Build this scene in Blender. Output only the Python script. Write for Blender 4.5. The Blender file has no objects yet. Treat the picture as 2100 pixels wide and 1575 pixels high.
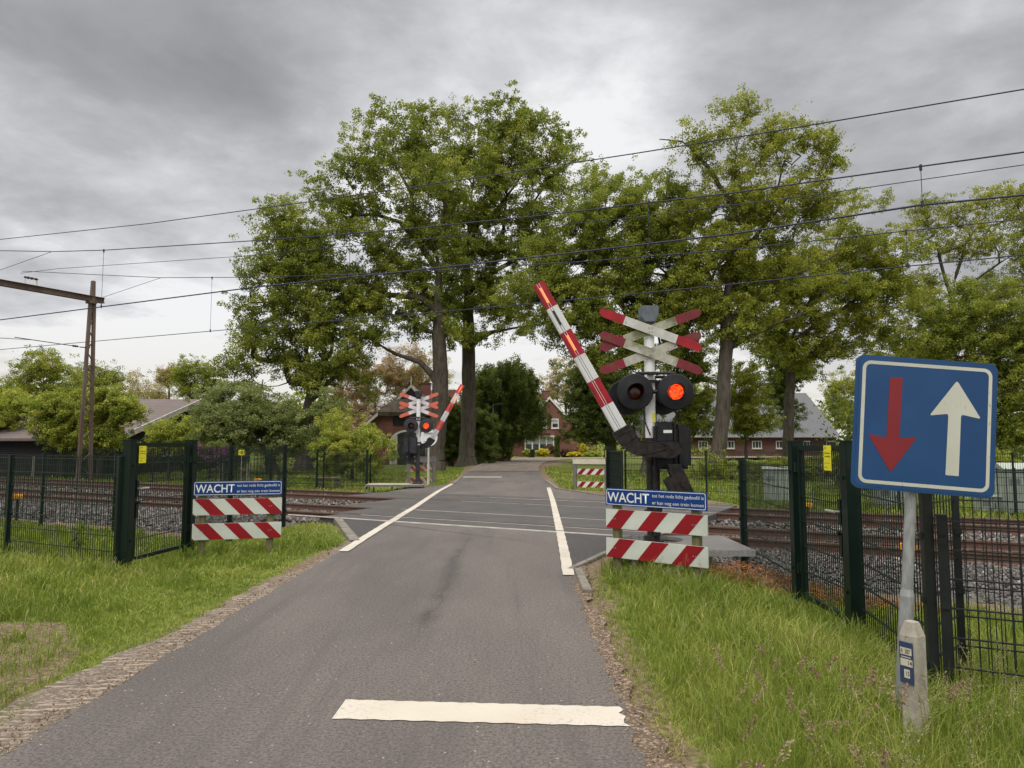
import bpy, math, random
import numpy as np
from mathutils import Vector, Matrix

# ------------------------------------------------------------------ camera, world, sun, exposure
sc = bpy.context.scene
col = sc.collection
F = 1480.0                      # focal length in photo pixels (photo 2100 wide)
PITCH = math.atan((907 - 787.5) / F)
CAM_H = 1.6
cam_d = bpy.data.cameras.new("camera")
cam_d.sensor_fit = 'HORIZONTAL'
cam_d.sensor_width = 36.0
cam_d.lens = 36.0 * F / 2100.0
cam_d.clip_start = 0.05
cam_d.clip_end = 3000
cam = bpy.data.objects.new("camera", cam_d)
col.objects.link(cam)
cam.location = (0, 0, CAM_H)
cam.rotation_euler = (math.radians(90) + PITCH, 0, 0)
sc.camera = cam
sc.render.resolution_x, sc.render.resolution_y = 1024, 768
sc.view_settings.view_transform = 'Standard'
sc.view_settings.look = 'None'
sc.view_settings.exposure = 0.0
sc.view_settings.gamma = 1.0
sc.cycles.max_bounces = 5
sc.cycles.diffuse_bounces = 3
sc.cycles.glossy_bounces = 2
sc.cycles.transmission_bounces = 2
sc.cycles.use_denoising = True
sc.cycles.use_adaptive_sampling = True
sc.cycles.sample_clamp_indirect = 6.0

SUN_EL, SUN_AZ = 48.0, 200.0     # soft brightness behind the camera
sun_d = bpy.data.lights.new("sun", 'SUN')
sun_d.energy = 1.0
sun_d.angle = math.radians(35)
sun_d.color = (1.0, 0.94, 0.84)
sun = bpy.data.objects.new("sun", sun_d)
col.objects.link(sun)
az = math.radians(SUN_AZ)
sdir = Vector((math.sin(az) * math.cos(math.radians(SUN_EL)), math.cos(az) * math.cos(math.radians(SUN_EL)), math.sin(math.radians(SUN_EL))))
sun.rotation_euler = (-sdir).to_track_quat('-Z', 'Y').to_euler()


class NT:
    """tiny node helper"""
    def __init__(s, tree):
        s.t = tree
        s.n = tree.nodes
        s.l = tree.links

    def add(s, typ, **kw):
        nd = s.n.new(typ)
        for k, v in kw.items():
            setattr(nd, k, v)
        return nd

    def put(s, sock, v):
        if v is None:
            return
        if isinstance(v, bpy.types.NodeSocket):
            s.l.new(v, sock)
        else:
            sock.default_value = v

    def math(s, op, a, b=None, c=None, clamp=False):
        nd = s.add('ShaderNodeMath', operation=op)
        nd.use_clamp = clamp
        s.put(nd.inputs[0], a)
        s.put(nd.inputs[1], b)
        if c is not None:
            s.put(nd.inputs[2], c)
        return nd.outputs[0]

    def vmath(s, op, a, b=None):
        nd = s.add('ShaderNodeVectorMath', operation=op)
        s.put(nd.inputs[0], a)
        if b is not None:
            s.put(nd.inputs[1], b)
        return nd.outputs['Value'] if op in ('DOT_PRODUCT', 'LENGTH', 'DISTANCE') else nd.outputs[0]

    def noise(s, vec, scale, detail=4, rough=0.55, dist=0.0):
        nd = s.add('ShaderNodeTexNoise')
        s.put(nd.inputs['Vector'], vec)
        nd.inputs['Scale'].default_value = scale
        nd.inputs['Detail'].default_value = detail
        nd.inputs['Roughness'].default_value = rough
        nd.inputs['Distortion'].default_value = dist
        return nd.outputs[0]

    def smooth(s, v, a, b):
        nd = s.add('ShaderNodeMapRange', interpolation_type='SMOOTHSTEP')
        s.put(nd.inputs[0], v)
        nd.inputs[1].default_value = a
        nd.inputs[2].default_value = b
        return nd.outputs[0]

    def mix(s, f, a, b, blend='MIX'):
        nd = s.add('ShaderNodeMix', data_type='RGBA', blend_type=blend)
        s.put(nd.inputs[0], f)
        for k, v in ((6, a), (7, b)):
            if isinstance(v, tuple) and len(v) == 3:
                v = v + (1.0,)
            s.put(nd.inputs[k], v)
        return nd.outputs[2]

    def ramp(s, f, stops):
        nd = s.add('ShaderNodeValToRGB')
        s.put(nd.inputs[0], f)
        e = nd.color_ramp.elements
        while len(e) < len(stops):
            e.new(0.5)
        for i, (p, c) in enumerate(stops):
            e[i].position = p
            e[i].color = tuple(c) + (1.0,)
        return nd.outputs[0]


world = bpy.data.worlds.new("World")
sc.world = world
world.use_nodes = True
w = NT(world.node_tree)
w.n.clear()
tc = w.add('ShaderNodeTexCoord')
D = tc.outputs['Generated']
sep = w.add('ShaderNodeSeparateXYZ')
w.l.new(D, sep.inputs[0])
z = w.math('MAXIMUM', sep.outputs[2], 0.0)
den = w.math('ADD', z, 0.16)
comb = w.add('ShaderNodeCombineXYZ')
w.l.new(w.math('DIVIDE', sep.outputs[0], den), comb.inputs[0])
w.l.new(w.math('DIVIDE', sep.outputs[1], den), comb.inputs[1])
CL = comb.outputs[0]
n_big = w.noise(CL, 0.75, 3, 0.5, 0.4)
n_mid = w.noise(w.vmath('ADD', CL, (3.7, 9.1, 0)), 1.7, 7, 0.52, 0.35)
n_fin = w.noise(w.vmath('ADD', CL, (7.3, 1.1, 2.0)), 4.2, 6, 0.6, 0.2)


def px_dir(u, v):
    xc, yc = (u - 1050) / F, (787.5 - v) / F
    a = PITCH
    d = Vector((xc, math.cos(a) - yc * math.sin(a), math.sin(a) + yc * math.cos(a)))
    return tuple(d.normalized())


def lobe(u, v, inner, outer):
    d = w.vmath('DOT_PRODUCT', D, px_dir(u, v))
    return w.smooth(d, math.cos(math.radians(outer)), math.cos(math.radians(inner)))


# brightness field of the cloud deck: 0 dark grey belly .. 1 bright gap
b = w.math('ADD', 0.745, w.math('MULTIPLY', w.math('SUBTRACT', n_mid, 0.5), 1.2))
b = w.math('ADD', b, w.math('MULTIPLY', w.math('SUBTRACT', n_big, 0.5), 0.45))
b = w.math('ADD', b, w.math('MULTIPLY', w.math('SUBTRACT', n_fin, 0.5), 0.75))
b = w.math('SUBTRACT', b, w.math('MULTIPLY', lobe(210, 350, 2, 22), 0.31))
b = w.math('SUBTRACT', b, w.math('MULTIPLY', lobe(600, 60, 2, 16), 0.10))
b = w.math('SUBTRACT', b, w.math('MULTIPLY', lobe(30, 80, 2, 22), 0.12))
b = w.math('ADD', b, w.math('MULTIPLY', lobe(1230, 230, 0.5, 8), 0.13))
b = w.math('ADD', b, w.math('MULTIPLY', lobe(1020, 120, 0.5, 12), 0.04))
b = w.math('ADD', b, w.math('MULTIPLY', lobe(1600, 330, 4, 26), 0.07))
b = w.math('ADD', b, w.math('MULTIPLY', lobe(430, 680, 2, 14), 0.20))
b = w.math('ADD', b, w.math('MULTIPLY', lobe(150, 620, 3, 18), 0.36))
b = w.math('ADD', b, w.math('MULTIPLY', lobe(1000, 780, 2, 24), 0.24))
b = w.math('SUBTRACT', b, w.math('MULTIPLY', lobe(2050, 0, 2, 24), 0.34))
b = w.math('SUBTRACT', b, w.math('MULTIPLY', lobe(1650, 60, 2, 12), 0.10))
cl = w.ramp(b, [(0.0, (0.30, 0.305, 0.315)), (0.3, (0.38, 0.385, 0.40)), (0.52, (0.50, 0.50, 0.52)), (0.75, (0.66, 0.665, 0.69)), (1.0, (0.92, 0.92, 0.93))])
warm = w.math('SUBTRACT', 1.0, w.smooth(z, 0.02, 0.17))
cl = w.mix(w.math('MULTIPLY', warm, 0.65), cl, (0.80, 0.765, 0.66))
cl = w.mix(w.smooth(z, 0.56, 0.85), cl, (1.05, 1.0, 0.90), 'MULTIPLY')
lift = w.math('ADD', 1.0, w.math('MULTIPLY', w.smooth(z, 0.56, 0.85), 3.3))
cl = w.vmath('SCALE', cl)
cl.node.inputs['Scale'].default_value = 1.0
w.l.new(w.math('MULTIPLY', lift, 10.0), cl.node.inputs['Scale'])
sky = w.add('ShaderNodeTexSky', sky_type='NISHITA')
sky.sun_disc = False
sky.sun_elevation = math.radians(SUN_EL)
sky.sun_rotation = math.radians(SUN_AZ)
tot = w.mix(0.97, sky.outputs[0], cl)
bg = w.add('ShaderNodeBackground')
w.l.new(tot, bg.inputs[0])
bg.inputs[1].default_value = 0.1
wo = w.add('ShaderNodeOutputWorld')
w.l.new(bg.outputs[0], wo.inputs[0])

# ------------------------------------------------------------------ pixel helpers: where a thing seen in the photo stands


def PW(u, v, Y):
    xc, yc = (u - 1050) / F, (787.5 - v) / F
    k = Y / (math.cos(PITCH) - yc * math.sin(PITCH))
    return Vector((xc * k, Y, CAM_H + k * (math.sin(PITCH) + yc * math.cos(PITCH))))


def G(u, v, z=0.0):
    xc, yc = (u - 1050) / F, (787.5 - v) / F
    dz = math.sin(PITCH) + yc * math.cos(PITCH)
    k = (z - CAM_H) / dz
    return Vector((xc * k, k * (math.cos(PITCH) - yc * math.sin(PITCH)), z))


TH = math.radians(28.2)
TD = Vector((math.cos(TH), -math.sin(TH), 0))     # along the rails, towards the right
ND = Vector((math.sin(TH), math.cos(TH), 0))      # across the rails, away from us


def TN(s, c, z=0.0):
    p = TD * s + ND * c
    return Vector((p.x, p.y, z))


def PN(u, v, c):
    """point on the pixel's ray in the vertical plane n = c"""
    xc, yc = (u - 1050) / F, (787.5 - v) / F
    d = Vector((xc, math.cos(PITCH) - yc * math.sin(PITCH), math.sin(PITCH) + yc * math.cos(PITCH)))
    k = c / (d.x * ND.x + d.y * ND.y)
    return Vector((0, 0, CAM_H)) + d * k


def sstep(a, b, x):
    t = np.clip((np.asarray(x, float) - a) / (b - a), 0, 1)
    return t * t * (3 - 2 * t)


ROAD_L = [(-8, -2.62), (6, -2.62), (9, -2.58), (11.7, -2.5), (15.1, -3.65), (15.6, -5.2), (20, -5.4), (24, -4.2), (27.5, -2.45), (33, -2.3), (41, -2.6), (47, -2.9), (54, -2.6), (62, -1.8), (70, 0.0), (76, 3), (82, 9), (88, 18)]
ROAD_R = [(-8, 0.68), (6, 0.66), (8.4, 0.72), (9.1, 0.8), (10.5, 1.45), (11.0, 2.35), (12.2, 2.45), (12.6, 4.6), (17, 6.5), (22, 5.0), (25.5, 1.6), (33, 1.65), (41, 1.65), (50, 2.3), (58, 4.0), (64, 6.6), (70, 12), (75, 20), (80, 30)]


def road_mask(x, y, m=0.0):
    L = np.interp(y, [p[0] for p in ROAD_L], [p[1] for p in ROAD_L]) - m
    R = np.interp(y, [p[0] for p in ROAD_R], [p[1] for p in ROAD_R]) + m
    d = np.maximum(L - x, x - R)          # >0 outside
    return np.where(y > 88, 9.0, d)


def by_road(x, y):
    """1 on the raised verge close to the road, 0 further out"""
    x = np.asarray(x, float)
    y = np.asarray(y, float)
    d = np.where(x < -1, -2.6 - x, x - 0.7)
    return 1 - sstep(1.3, 2.7, d)


def hgt(x, y):
    """ground height"""
    x = np.asarray(x, float)
    y = np.asarray(y, float)
    c = ND.x * x + ND.y * y
    d = road_mask(x, y)
    kk_ = by_road(x, y)
    near = -0.03 - 0.22 * sstep(6.5, 9.6, c) * (1 - kk_)
    far = -0.25
    base = np.where(c < 15, near, far)
    lim = np.where(kk_ > 0.35, 11.2, 10.2)
    base = np.where((c > lim) & (c < 20.6), -0.45, base)
    bump = 0.03 * np.sin(x * 1.3 + 0.7 * y) * np.sin(y * 0.9 - 0.4 * x) + 0.015 * np.sin(3.1 * x + 1.3) * np.sin(2.7 * y)
    out = sstep(0.0, 1.6, d)
    h = -0.03 * (1 - out) + (base + bump) * out
    h = np.where((c > np.maximum(10.6, lim)) & (c < 19.9), np.minimum(h, -0.42), h)
    return h


def hz(x, y):
    return float(hgt(x, y))


# ------------------------------------------------------------------ object helpers
def tag(o, label=None, cat=None, group=None, kind=None):
    if label:
        o['label'] = label
    if cat:
        o['category'] = cat
    if group:
        o['group'] = group
    if kind:
        o['kind'] = kind
    return o


def thing(name, label, cat, loc=(0, 0, 0), rot=0.0, group=None):
    o = bpy.data.objects.new(name, None)
    o.empty_display_size = 0.2
    col.objects.link(o)
    o.location = loc
    o.rotation_euler = (0, 0, rot)
    return tag(o, label, cat, group)


class MB:
    def __init__(s):
        s.v, s.f, s.m = [], [], []

    def face(s, pts, m=0):
        k = len(s.v)
        s.v.extend([tuple(p) for p in pts])
        s.f.append(tuple(range(k, k + len(pts))))
        s.m.append(m)

    def box(s, c, size, m=0, rot=None, taper=1.0):
        cx, cy, cz = c
        hx, hy, hz_ = size[0] / 2, size[1] / 2, size[2] / 2
        k = len(s.v)
        for (sx, sy, sz) in ((-1, -1, -1), (1, -1, -1), (1, 1, -1), (-1, 1, -1), (-1, -1, 1), (1, -1, 1), (1, 1, 1), (-1, 1, 1)):
            t = taper if sz > 0 else 1.0
            p = Vector((sx * hx * t, sy * hy * t, sz * hz_))
            if rot is not None:
                p = rot @ p
            s.v.append((cx + p.x, cy + p.y, cz + p.z))
        for q in ((3, 2, 1, 0), (4, 5, 6, 7), (0, 1, 5, 4), (1, 2, 6, 5), (2, 3, 7, 6), (3, 0, 4, 7)):
            s.f.append(tuple(k + i for i in q))
            s.m.append(m)

    def beam(s, p0, p1, wx, wz, m=0, up=(0, 0, 1)):
        p0, p1 = Vector(p0), Vector(p1)
        d = (p1 - p0).normalized()
        upv = Vector(up)
        if abs(d.dot(upv)) > 0.98:
            upv = Vector((0, 1, 0))
        a = d.cross(upv).normalized()
        b_ = a.cross(d).normalized()
        k = len(s.v)
        for p in (p0, p1):
            for (i, j) in ((-1, -1), (1, -1), (1, 1), (-1, 1)):
                s.v.append(tuple(p + a * (i * wx / 2) + b_ * (j * wz / 2)))
        for q in ((0, 1, 2, 3), (7, 6, 5, 4), (0, 4, 5, 1), (1, 5, 6, 2), (2, 6, 7, 3), (3, 7, 4, 0)):
            s.f.append(tuple(k + i for i in q))
            s.m.append(m)

    def cyl(s, p0, p1, r0, r1=None, n=12, m=0, cap=True):
        if r1 is None:
            r1 = r0
        p0, p1 = Vector(p0), Vector(p1)
        d = (p1 - p0).normalized()
        ref = Vector((0, 0, 1)) if abs(d.z) < 0.9 else Vector((1, 0, 0))
        a = d.cross(ref).normalized()
        b_ = d.cross(a).normalized()
        k = len(s.v)
        for p, r in ((p0, r0), (p1, r1)):
            for i in range(n):
                t = 2 * math.pi * i / n
                s.v.append(tuple(p + a * (r * math.cos(t)) + b_ * (r * math.sin(t))))
        for i in range(n):
            j = (i + 1) % n
            s.f.append((k + i, k + j, k + n + j, k + n + i))
            s.m.append(m)
        if cap:
            s.f.append(tuple(k + i for i in reversed(range(n))))
            s.f.append(tuple(k + n + i for i in range(n)))
            s.m += [m, m]

    def lathe(s, prof, c=(0, 0, 0), axis='z', n=24, m=0):
        """prof: list of (r, h)"""
        k = len(s.v)
        for (r, h) in prof:
            for i in range(n):
                t = 2 * math.pi * i / n
                x, y = r * math.cos(t), r * math.sin(t)
                if axis == 'z':
                    p = (c[0] + x, c[1] + y, c[2] + h)
                else:
                    p = (c[0] + x, c[1] + h, c[2] + y)
                s.v.append(p)
        for a in range(len(prof) - 1):
            for i in range(n):
                j = (i + 1) % n
                s.f.append((k + a * n + i, k + a * n + j, k + (a + 1) * n + j, k + (a + 1) * n + i))
                s.m.append(m)

    def prism(s, poly, y0, y1, m=0, plane='xz', O=(0, 0, 0)):
        """extrude a 2D polygon; plane xz extrudes along y, plane xy along z, yz along x"""
        def P(a, b, t):
            if plane == 'xz':
                return (O[0] + a, O[1] + t, O[2] + b)
            if plane == 'xy':
                return (O[0] + a, O[1] + b, O[2] + t)
            return (O[0] + t, O[1] + a, O[2] + b)
        k = len(s.v)
        n = len(poly)
        for t in (y0, y1):
            for (a, b_) in poly:
                s.v.append(P(a, b_, t))
        s.f.append(tuple(k + i for i in range(n)))
        s.f.append(tuple(k + n + i for i in reversed(range(n))))
        s.m += [m, m]
        for i in range(n):
            j = (i + 1) % n
            s.f.append((k + j, k + i, k + n + i, k + n + j))
            s.m.append(m)

    def build(s, name, mats, parent=None, smooth=False, bevel=0.0, label=None):
        me = bpy.data.meshes.new(name)
        me.from_pydata(s.v, [], s.f)
        if not isinstance(mats, (list, tuple)):
            mats = [mats]
        for m in mats:
            me.materials.append(m)
        me.polygons.foreach_set('material_index', s.m)
        if bevel > 0:
            import bmesh
            bm = bmesh.new()
            bm.from_mesh(me)
            bmesh.ops.recalc_face_normals(bm, faces=bm.faces)
            ed = [e for e in bm.edges if len(e.link_faces) == 2 and e.calc_face_angle(0) > 0.5]
            bmesh.ops.bevel(bm, geom=ed, offset=bevel, segments=2, affect='EDGES', clamp_overlap=True)
            bm.to_mesh(me)
            bm.free()
        else:
            import bmesh
            bm = bmesh.new()
            bm.from_mesh(me)
            bmesh.ops.recalc_face_normals(bm, faces=bm.faces)
            bm.to_mesh(me)
            bm.free()
        me.update()
        o = bpy.data.objects.new(name, me)
        col.objects.link(o)
        if smooth:
            me.polygons.foreach_set('use_smooth', [True] * len(me.polygons))
            try:
                me.set_sharp_from_angle(angle=math.radians(35))
            except Exception:
                pass
        if parent is not None:
            o.parent = parent
        if label:
            o['label'] = label
        return o


def np_mesh(name, V, faces_list, mat, parent=None, tint=None, smooth=False):
    """faces_list: list of int arrays (n,k); tint: per-face float in the same order"""
    me = bpy.data.meshes.new(name)
    V = np.ascontiguousarray(V, dtype=np.float32)
    me.vertices.add(len(V))
    me.vertices.foreach_set('co', V.ravel())
    loops = np.concatenate([f.ravel() for f in faces_list]).astype(np.int32)
    sizes = np.concatenate([np.full(len(f), f.shape[1], np.int32) for f in faces_list])
    starts = np.concatenate([[0], np.cumsum(sizes)[:-1]]).astype(np.int32)
    me.loops.add(len(loops))
    me.loops.foreach_set('vertex_index', loops)
    me.polygons.add(len(sizes))
    me.polygons.foreach_set('loop_start', starts)
    try:
        me.polygons.foreach_set('loop_total', sizes)
    except Exception:
        pass
    me.materials.append(mat)
    me.update(calc_edges=True)
    if tint is not None:
        a = me.attributes.new('tint', 'FLOAT', 'FACE')
        a.data.foreach_set('value', np.ascontiguousarray(tint, dtype=np.float32))
    if smooth:
        me.polygons.foreach_set('use_smooth', [True] * len(me.polygons))
    o = bpy.data.objects.new(name, me)
    col.objects.link(o)
    if parent is not None:
        o.parent = parent
    return o


# ------------------------------------------------------------------ materials
def new_mat(name):
    m = bpy.data.materials.new(name)
    m.use_nodes = True
    t = NT(m.node_tree)
    bs = t.n['Principled BSDF']
    return m, t, bs


def mat(name, c, c2=None, scale=6.0, rough=0.7, bump=0.0, bscale=None, metal=0.0, spec=0.4, lo=0.35, hi=0.65, detail=5, c3=None, s3=1.0, lo3=0.5, hi3=0.7, stretch=None):
    m, t, bs = new_mat(name)
    bs.inputs['Roughness'].default_value = rough
    bs.inputs['Metallic'].default_value = metal
    bs.inputs['Specular IOR Level'].default_value = spec
    tcn = t.add('ShaderNodeTexCoord')
    vec = tcn.outputs['Object']
    if stretch:
        mp = t.add('ShaderNodeMapping')
        mp.inputs['Scale'].default_value = stretch
        t.l.new(vec, mp.inputs[0])
        vec = mp.outputs[0]
    if c2 is None:
        c2 = tuple(x * 0.8 for x in c)
    f = t.smooth(t.noise(vec, scale, detail, 0.6), lo, hi)
    cc = t.mix(f, c, c2)
    if c3 is not None:
        f3 = t.smooth(t.noise(t.vmath('ADD', vec, (5.2, 1.7, 3.3)), s3, 6, 0.65), lo3, hi3)
        cc = t.mix(f3, cc, c3)
    t.l.new(cc, bs.inputs['Base Color'])
    if bump > 0:
        bn = t.add('ShaderNodeBump')
        bn.inputs['Strength'].default_value = 1.0
        bn.inputs['Distance'].default_value = bump
        t.l.new(t.noise(vec, bscale or scale * 3, 5, 0.65), bn.inputs['Height'])
        t.l.new(bn.outputs[0], bs.inputs['Normal'])
    return m


def emis(name, c, strength, cell=None):
    m, t, bs = new_mat(name)
    bs.inputs['Base Color'].default_value = c + (1,)
    bs.inputs['Emission Color'].default_value = c + (1,)
    bs.inputs['Emission Strength'].default_value = strength
    if cell:
        tcn = t.add('ShaderNodeTexCoord')
        vo = t.add('ShaderNodeTexVoronoi')
        vo.inputs['Scale'].default_value = cell
        t.l.new(tcn.outputs['Object'], vo.inputs[0])
        e = t.mix(t.smooth(vo.outputs[0], 0.15, 0.75), (1.0, 0.13, 0.02), (0.62, 0.0, 0.0))
        t.l.new(e, bs.inputs['Emission Color'])
    return m


def foliage(name, stops, transl=0.45, rough=0.6):
    m = bpy.data.materials.new(name)
    m.use_nodes = True
    t = NT(m.node_tree)
    t.n.clear()
    at = t.add('ShaderNodeAttribute')
    at.attribute_name = 'tint'
    c = t.ramp(at.outputs['Fac'], stops)
    df = t.add('ShaderNodeBsdfDiffuse')
    tr = t.add('ShaderNodeBsdfTranslucent')
    t.l.new(c, df.inputs[0])
    c2 = t.mix(0.5, c, (0.16, 0.20, 0.02))
    t.l.new(c2, tr.inputs[0])
    mx = t.add('ShaderNodeMixShader')
    mx.inputs[0].default_value = transl
    t.l.new(df.outputs[0], mx.inputs[1])
    t.l.new(tr.outputs[0], mx.inputs[2])
    gl = t.add('ShaderNodeBsdfGlossy')
    gl.inputs['Roughness'].default_value = 0.45
    gl.inputs[0].default_value = (0.8, 0.85, 0.8, 1)
    mx2 = t.add('ShaderNodeMixShader')
    mx2.inputs[0].default_value = 0.015
    t.l.new(mx.outputs[0], mx2.inputs[1])
    t.l.new(gl.outputs[0], mx2.inputs[2])
    ou = t.add('ShaderNodeOutputMaterial')
    t.l.new(mx2.outputs[0], ou.inputs[0])
    return m


def brick_mat(name, c1, c2, mortar, sx=1.0, rot=None):
    m, t, bs = new_mat(name)
    bs.inputs['Roughness'].default_value = 0.9
    tcn = t.add('ShaderNodeTexCoord')
    mp = t.add('ShaderNodeMapping')
    mp.inputs['Rotation'].default_value = rot or (math.radians(90), 0, 0)
    t.l.new(tcn.outputs['Object'], mp.inputs[0])
    br = t.add('ShaderNodeTexBrick')
    t.l.new(mp.outputs[0], br.inputs[0])
    br.inputs['Scale'].default_value = 1.0 / sx
    br.inputs['Brick Width'].default_value = 0.22
    br.inputs['Row Height'].default_value = 0.065
    br.inputs['Mortar Size'].default_value = 0.008
    br.inputs['Color1'].default_value = c1 + (1,)
    br.inputs['Color2'].default_value = c2 + (1,)
    br.inputs['Mortar'].default_value = mortar + (1,)
    n = t.smooth(t.noise(tcn.outputs['Object'], 0.8, 5), 0.35, 0.7)
    cc = t.mix(n, br.outputs[0], tuple(x * 0.7 for x in c1))
    t.l.new(cc, bs.inputs['Base Color'])
    return m


def wave_mat(name, c1, c2, scale, axis='X', rough=0.7, spec=0.3, noise_c=None, bump=0.02, distort=0.0):
    """corrugated sheet / tiles / boards: regular relief along one axis"""
    m, t, bs = new_mat(name)
    bs.inputs['Roughness'].default_value = rough
    bs.inputs['Specular IOR Level'].default_value = spec
    tcn = t.add('ShaderNodeTexCoord')
    wv = t.add('ShaderNodeTexWave', wave_type='BANDS', bands_direction=axis)
    wv.inputs['Scale'].default_value = scale
    wv.inputs['Distortion'].default_value = distort
    t.l.new(tcn.outputs['Object'], wv.inputs[0])
    n = t.smooth(t.noise(tcn.outputs['Object'], 0.9, 6), 0.3, 0.75)
    cc = t.mix(t.math('MULTIPLY', wv.outputs[1], 0.6), c1, c2)
    cc = t.mix(n, cc, noise_c or tuple(x * 0.75 for x in c1))
    t.l.new(cc, bs.inputs['Base Color'])
    bn = t.add('ShaderNodeBump')
    bn.inputs['Distance'].default_value = bump
    t.l.new(wv.outputs[1], bn.inputs['Height'])
    t.l.new(bn.outputs[0], bs.inputs['Normal'])
    return m


M = {}
M['black'] = mat('black_metal', (0.010, 0.010, 0.013), (0.018, 0.017, 0.019), 9, 0.45, 0.0008, 60, spec=0.35)
M['dark'] = mat('dark_cast_metal', (0.012, 0.011, 0.012), (0.030, 0.023, 0.020), 14, 0.5, 0.001, 60, spec=0.3)
M['disc'] = mat('matt_black_disc', (0.009, 0.009, 0.012), (0.018, 0.018, 0.021), 5, 0.5, spec=0.3)
M['farblack'] = mat('faded_black_metal', (0.022, 0.022, 0.028), (0.042, 0.040, 0.046), 9, 0.55, spec=0.3)
M['mast'] = mat('white_painted_mast', (0.78, 0.79, 0.80), (0.62, 0.62, 0.60), 4, 0.4, spec=0.4, lo=0.5, hi=0.8, stretch=(6, 6, 1))
M['armwhite'] = mat('white_barrier_film', (0.64, 0.65, 0.66), (0.50, 0.50, 0.48), 5, 0.35, spec=0.5, lo=0.5, hi=0.8)
M['armred'] = mat('red_barrier_film', (0.36, 0.004, 0.014), (0.25, 0.004, 0.012), 6, 0.3, spec=0.5)
M['armredf'] = mat('pale_red_barrier_film', (0.66, 0.06, 0.04), (0.55, 0.04, 0.035), 6, 0.35, spec=0.5)
M['plwhite'] = mat('dirty_white_plank', (0.46, 0.455, 0.41), (0.31, 0.30, 0.22), 5, 0.5, c3=(0.13, 0.13, 0.065), s3=4.0, lo3=0.46, hi3=0.68)
M['plclean'] = mat('white_plank', (0.58, 0.58, 0.58), (0.47, 0.47, 0.43), 5, 0.45, c3=(0.34, 0.32, 0.24), s3=7, lo3=0.62, hi3=0.8)
M['plred'] = mat('red_plank_end', (0.40, 0.012, 0.03), (0.38, 0.012, 0.03), 6, 0.45)
M['plredd'] = mat('dull_red_plank_end', (0.21, 0.010, 0.030), (0.14, 0.018, 0.022), 6, 0.5, c3=(0.14, 0.05, 0.03), s3=7, lo3=0.5, hi3=0.7)
M['plredf'] = mat('faded_salmon_plank_end', (0.66, 0.16, 0.10), (0.58, 0.13, 0.09), 6, 0.5)
M['plwhitef'] = mat('pinkish_white_plank', (0.74, 0.70, 0.74), (0.66, 0.62, 0.66), 6, 0.5)
M['boxgrey'] = mat('grey_bell_box', (0.13, 0.15, 0.18), (0.10, 0.115, 0.135), 8, 0.45)
M['yellow'] = mat('yellow_sticker', (0.78, 0.72, 0.02), (0.72, 0.64, 0.03), 6, 0.5)
M['redon'] = emis('lit_red_lens', (1.0, 0.06, 0.02), 1.7, 55)
M['redhood'] = mat('red_glow_hood', (0.02, 0.02, 0.02), rough=0.35)
M['redoff'] = mat('unlit_red_lens', (0.06, 0.004, 0.006), rough=0.2, spec=0.6)
M['orangeon'] = emis('lit_orange_strip', (1.0, 0.16, 0.03), 2.2)
M['zinc'] = mat('galvanised_steel', (0.36, 0.37, 0.38), (0.26, 0.265, 0.27), 12, 0.5, metal=0.35, stretch=(4, 4, 1))
M['grate'] = wave_mat('grey_grating', (0.22, 0.215, 0.21), (0.08, 0.08, 0.08), 14, 'X', 0.7, bump=0.006)
M['green'] = mat('dark_green_coated_steel', (0.0045, 0.0145, 0.0105), (0.003, 0.010, 0.0075), 5, 0.38, spec=0.32)
M['gwire'] = mat('green_coated_wire', (0.006, 0.014, 0.0115), (0.010, 0.020, 0.0165), 4, 0.4, spec=0.3)
M['bwire'] = mat('black_coated_wire', (0.010, 0.012, 0.014), (0.016, 0.02, 0.022), 4, 0.4, spec=0.4)
M['handle'] = mat('steel_handle', (0.55, 0.55, 0.55), (0.45, 0.45, 0.45), 5, 0.35, metal=0.6)
M['signblue'] = mat('blue_sign_film', (0.003, 0.042, 0.215), (0.003, 0.036, 0.18), 3, 0.45, spec=0.3)
M['signwhite'] = mat('white_sign_film', (0.74, 0.76, 0.74), (0.66, 0.68, 0.65), 3, 0.4)
M['boardwhite'] = mat('white_board_film', (0.58, 0.61, 0.55), (0.50, 0.53, 0.47), 2.5, 0.45, c3=(0.36, 0.38, 0.30), s3=14, lo3=0.66, hi3=0.8)
M['boardred'] = mat('red_board_film', (0.28, 0.003, 0.010), (0.23, 0.003, 0.010), 3, 0.4)
M['dullred'] = mat('weathered_red_board', (0.30, 0.035, 0.03), (0.22, 0.035, 0.03), 6, 0.6)
M['cream'] = mat('cream_board', (0.62, 0.58, 0.46), (0.50, 0.47, 0.37), 4, 0.6)
M['woodpost'] = mat('mossy_wooden_post', (0.17, 0.14, 0.075), (0.10, 0.11, 0.035), 7, 0.85, 0.002, 30, stretch=(3, 3, 0.8))
M['greypost'] = mat('grey_wooden_post', (0.20, 0.185, 0.175), (0.13, 0.12, 0.11), 8, 0.85, 0.002, 30, stretch=(3, 3, 0.8))
M['plateblue'] = mat('dirty_navy_plate', (0.022, 0.045, 0.12), (0.035, 0.055, 0.11), 20, 0.5)
M['concrete'] = mat('weathered_concrete', (0.40, 0.37, 0.32), (0.27, 0.245, 0.20), 7, 0.9, 0.003, 60, c3=(0.10, 0.09, 0.07), s3=30, lo3=0.62, hi3=0.72)
M['kerb'] = mat('concrete_kerb', (0.22, 0.20, 0.175), (0.14, 0.125, 0.105), 6, 0.9, 0.003, 50)
M['rust'] = mat('rusty_rail_steel', (0.090, 0.048, 0.036), (0.125, 0.075, 0.055), 6, 0.8, 0.001, 40, stretch=(0.6, 6, 6))
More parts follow.
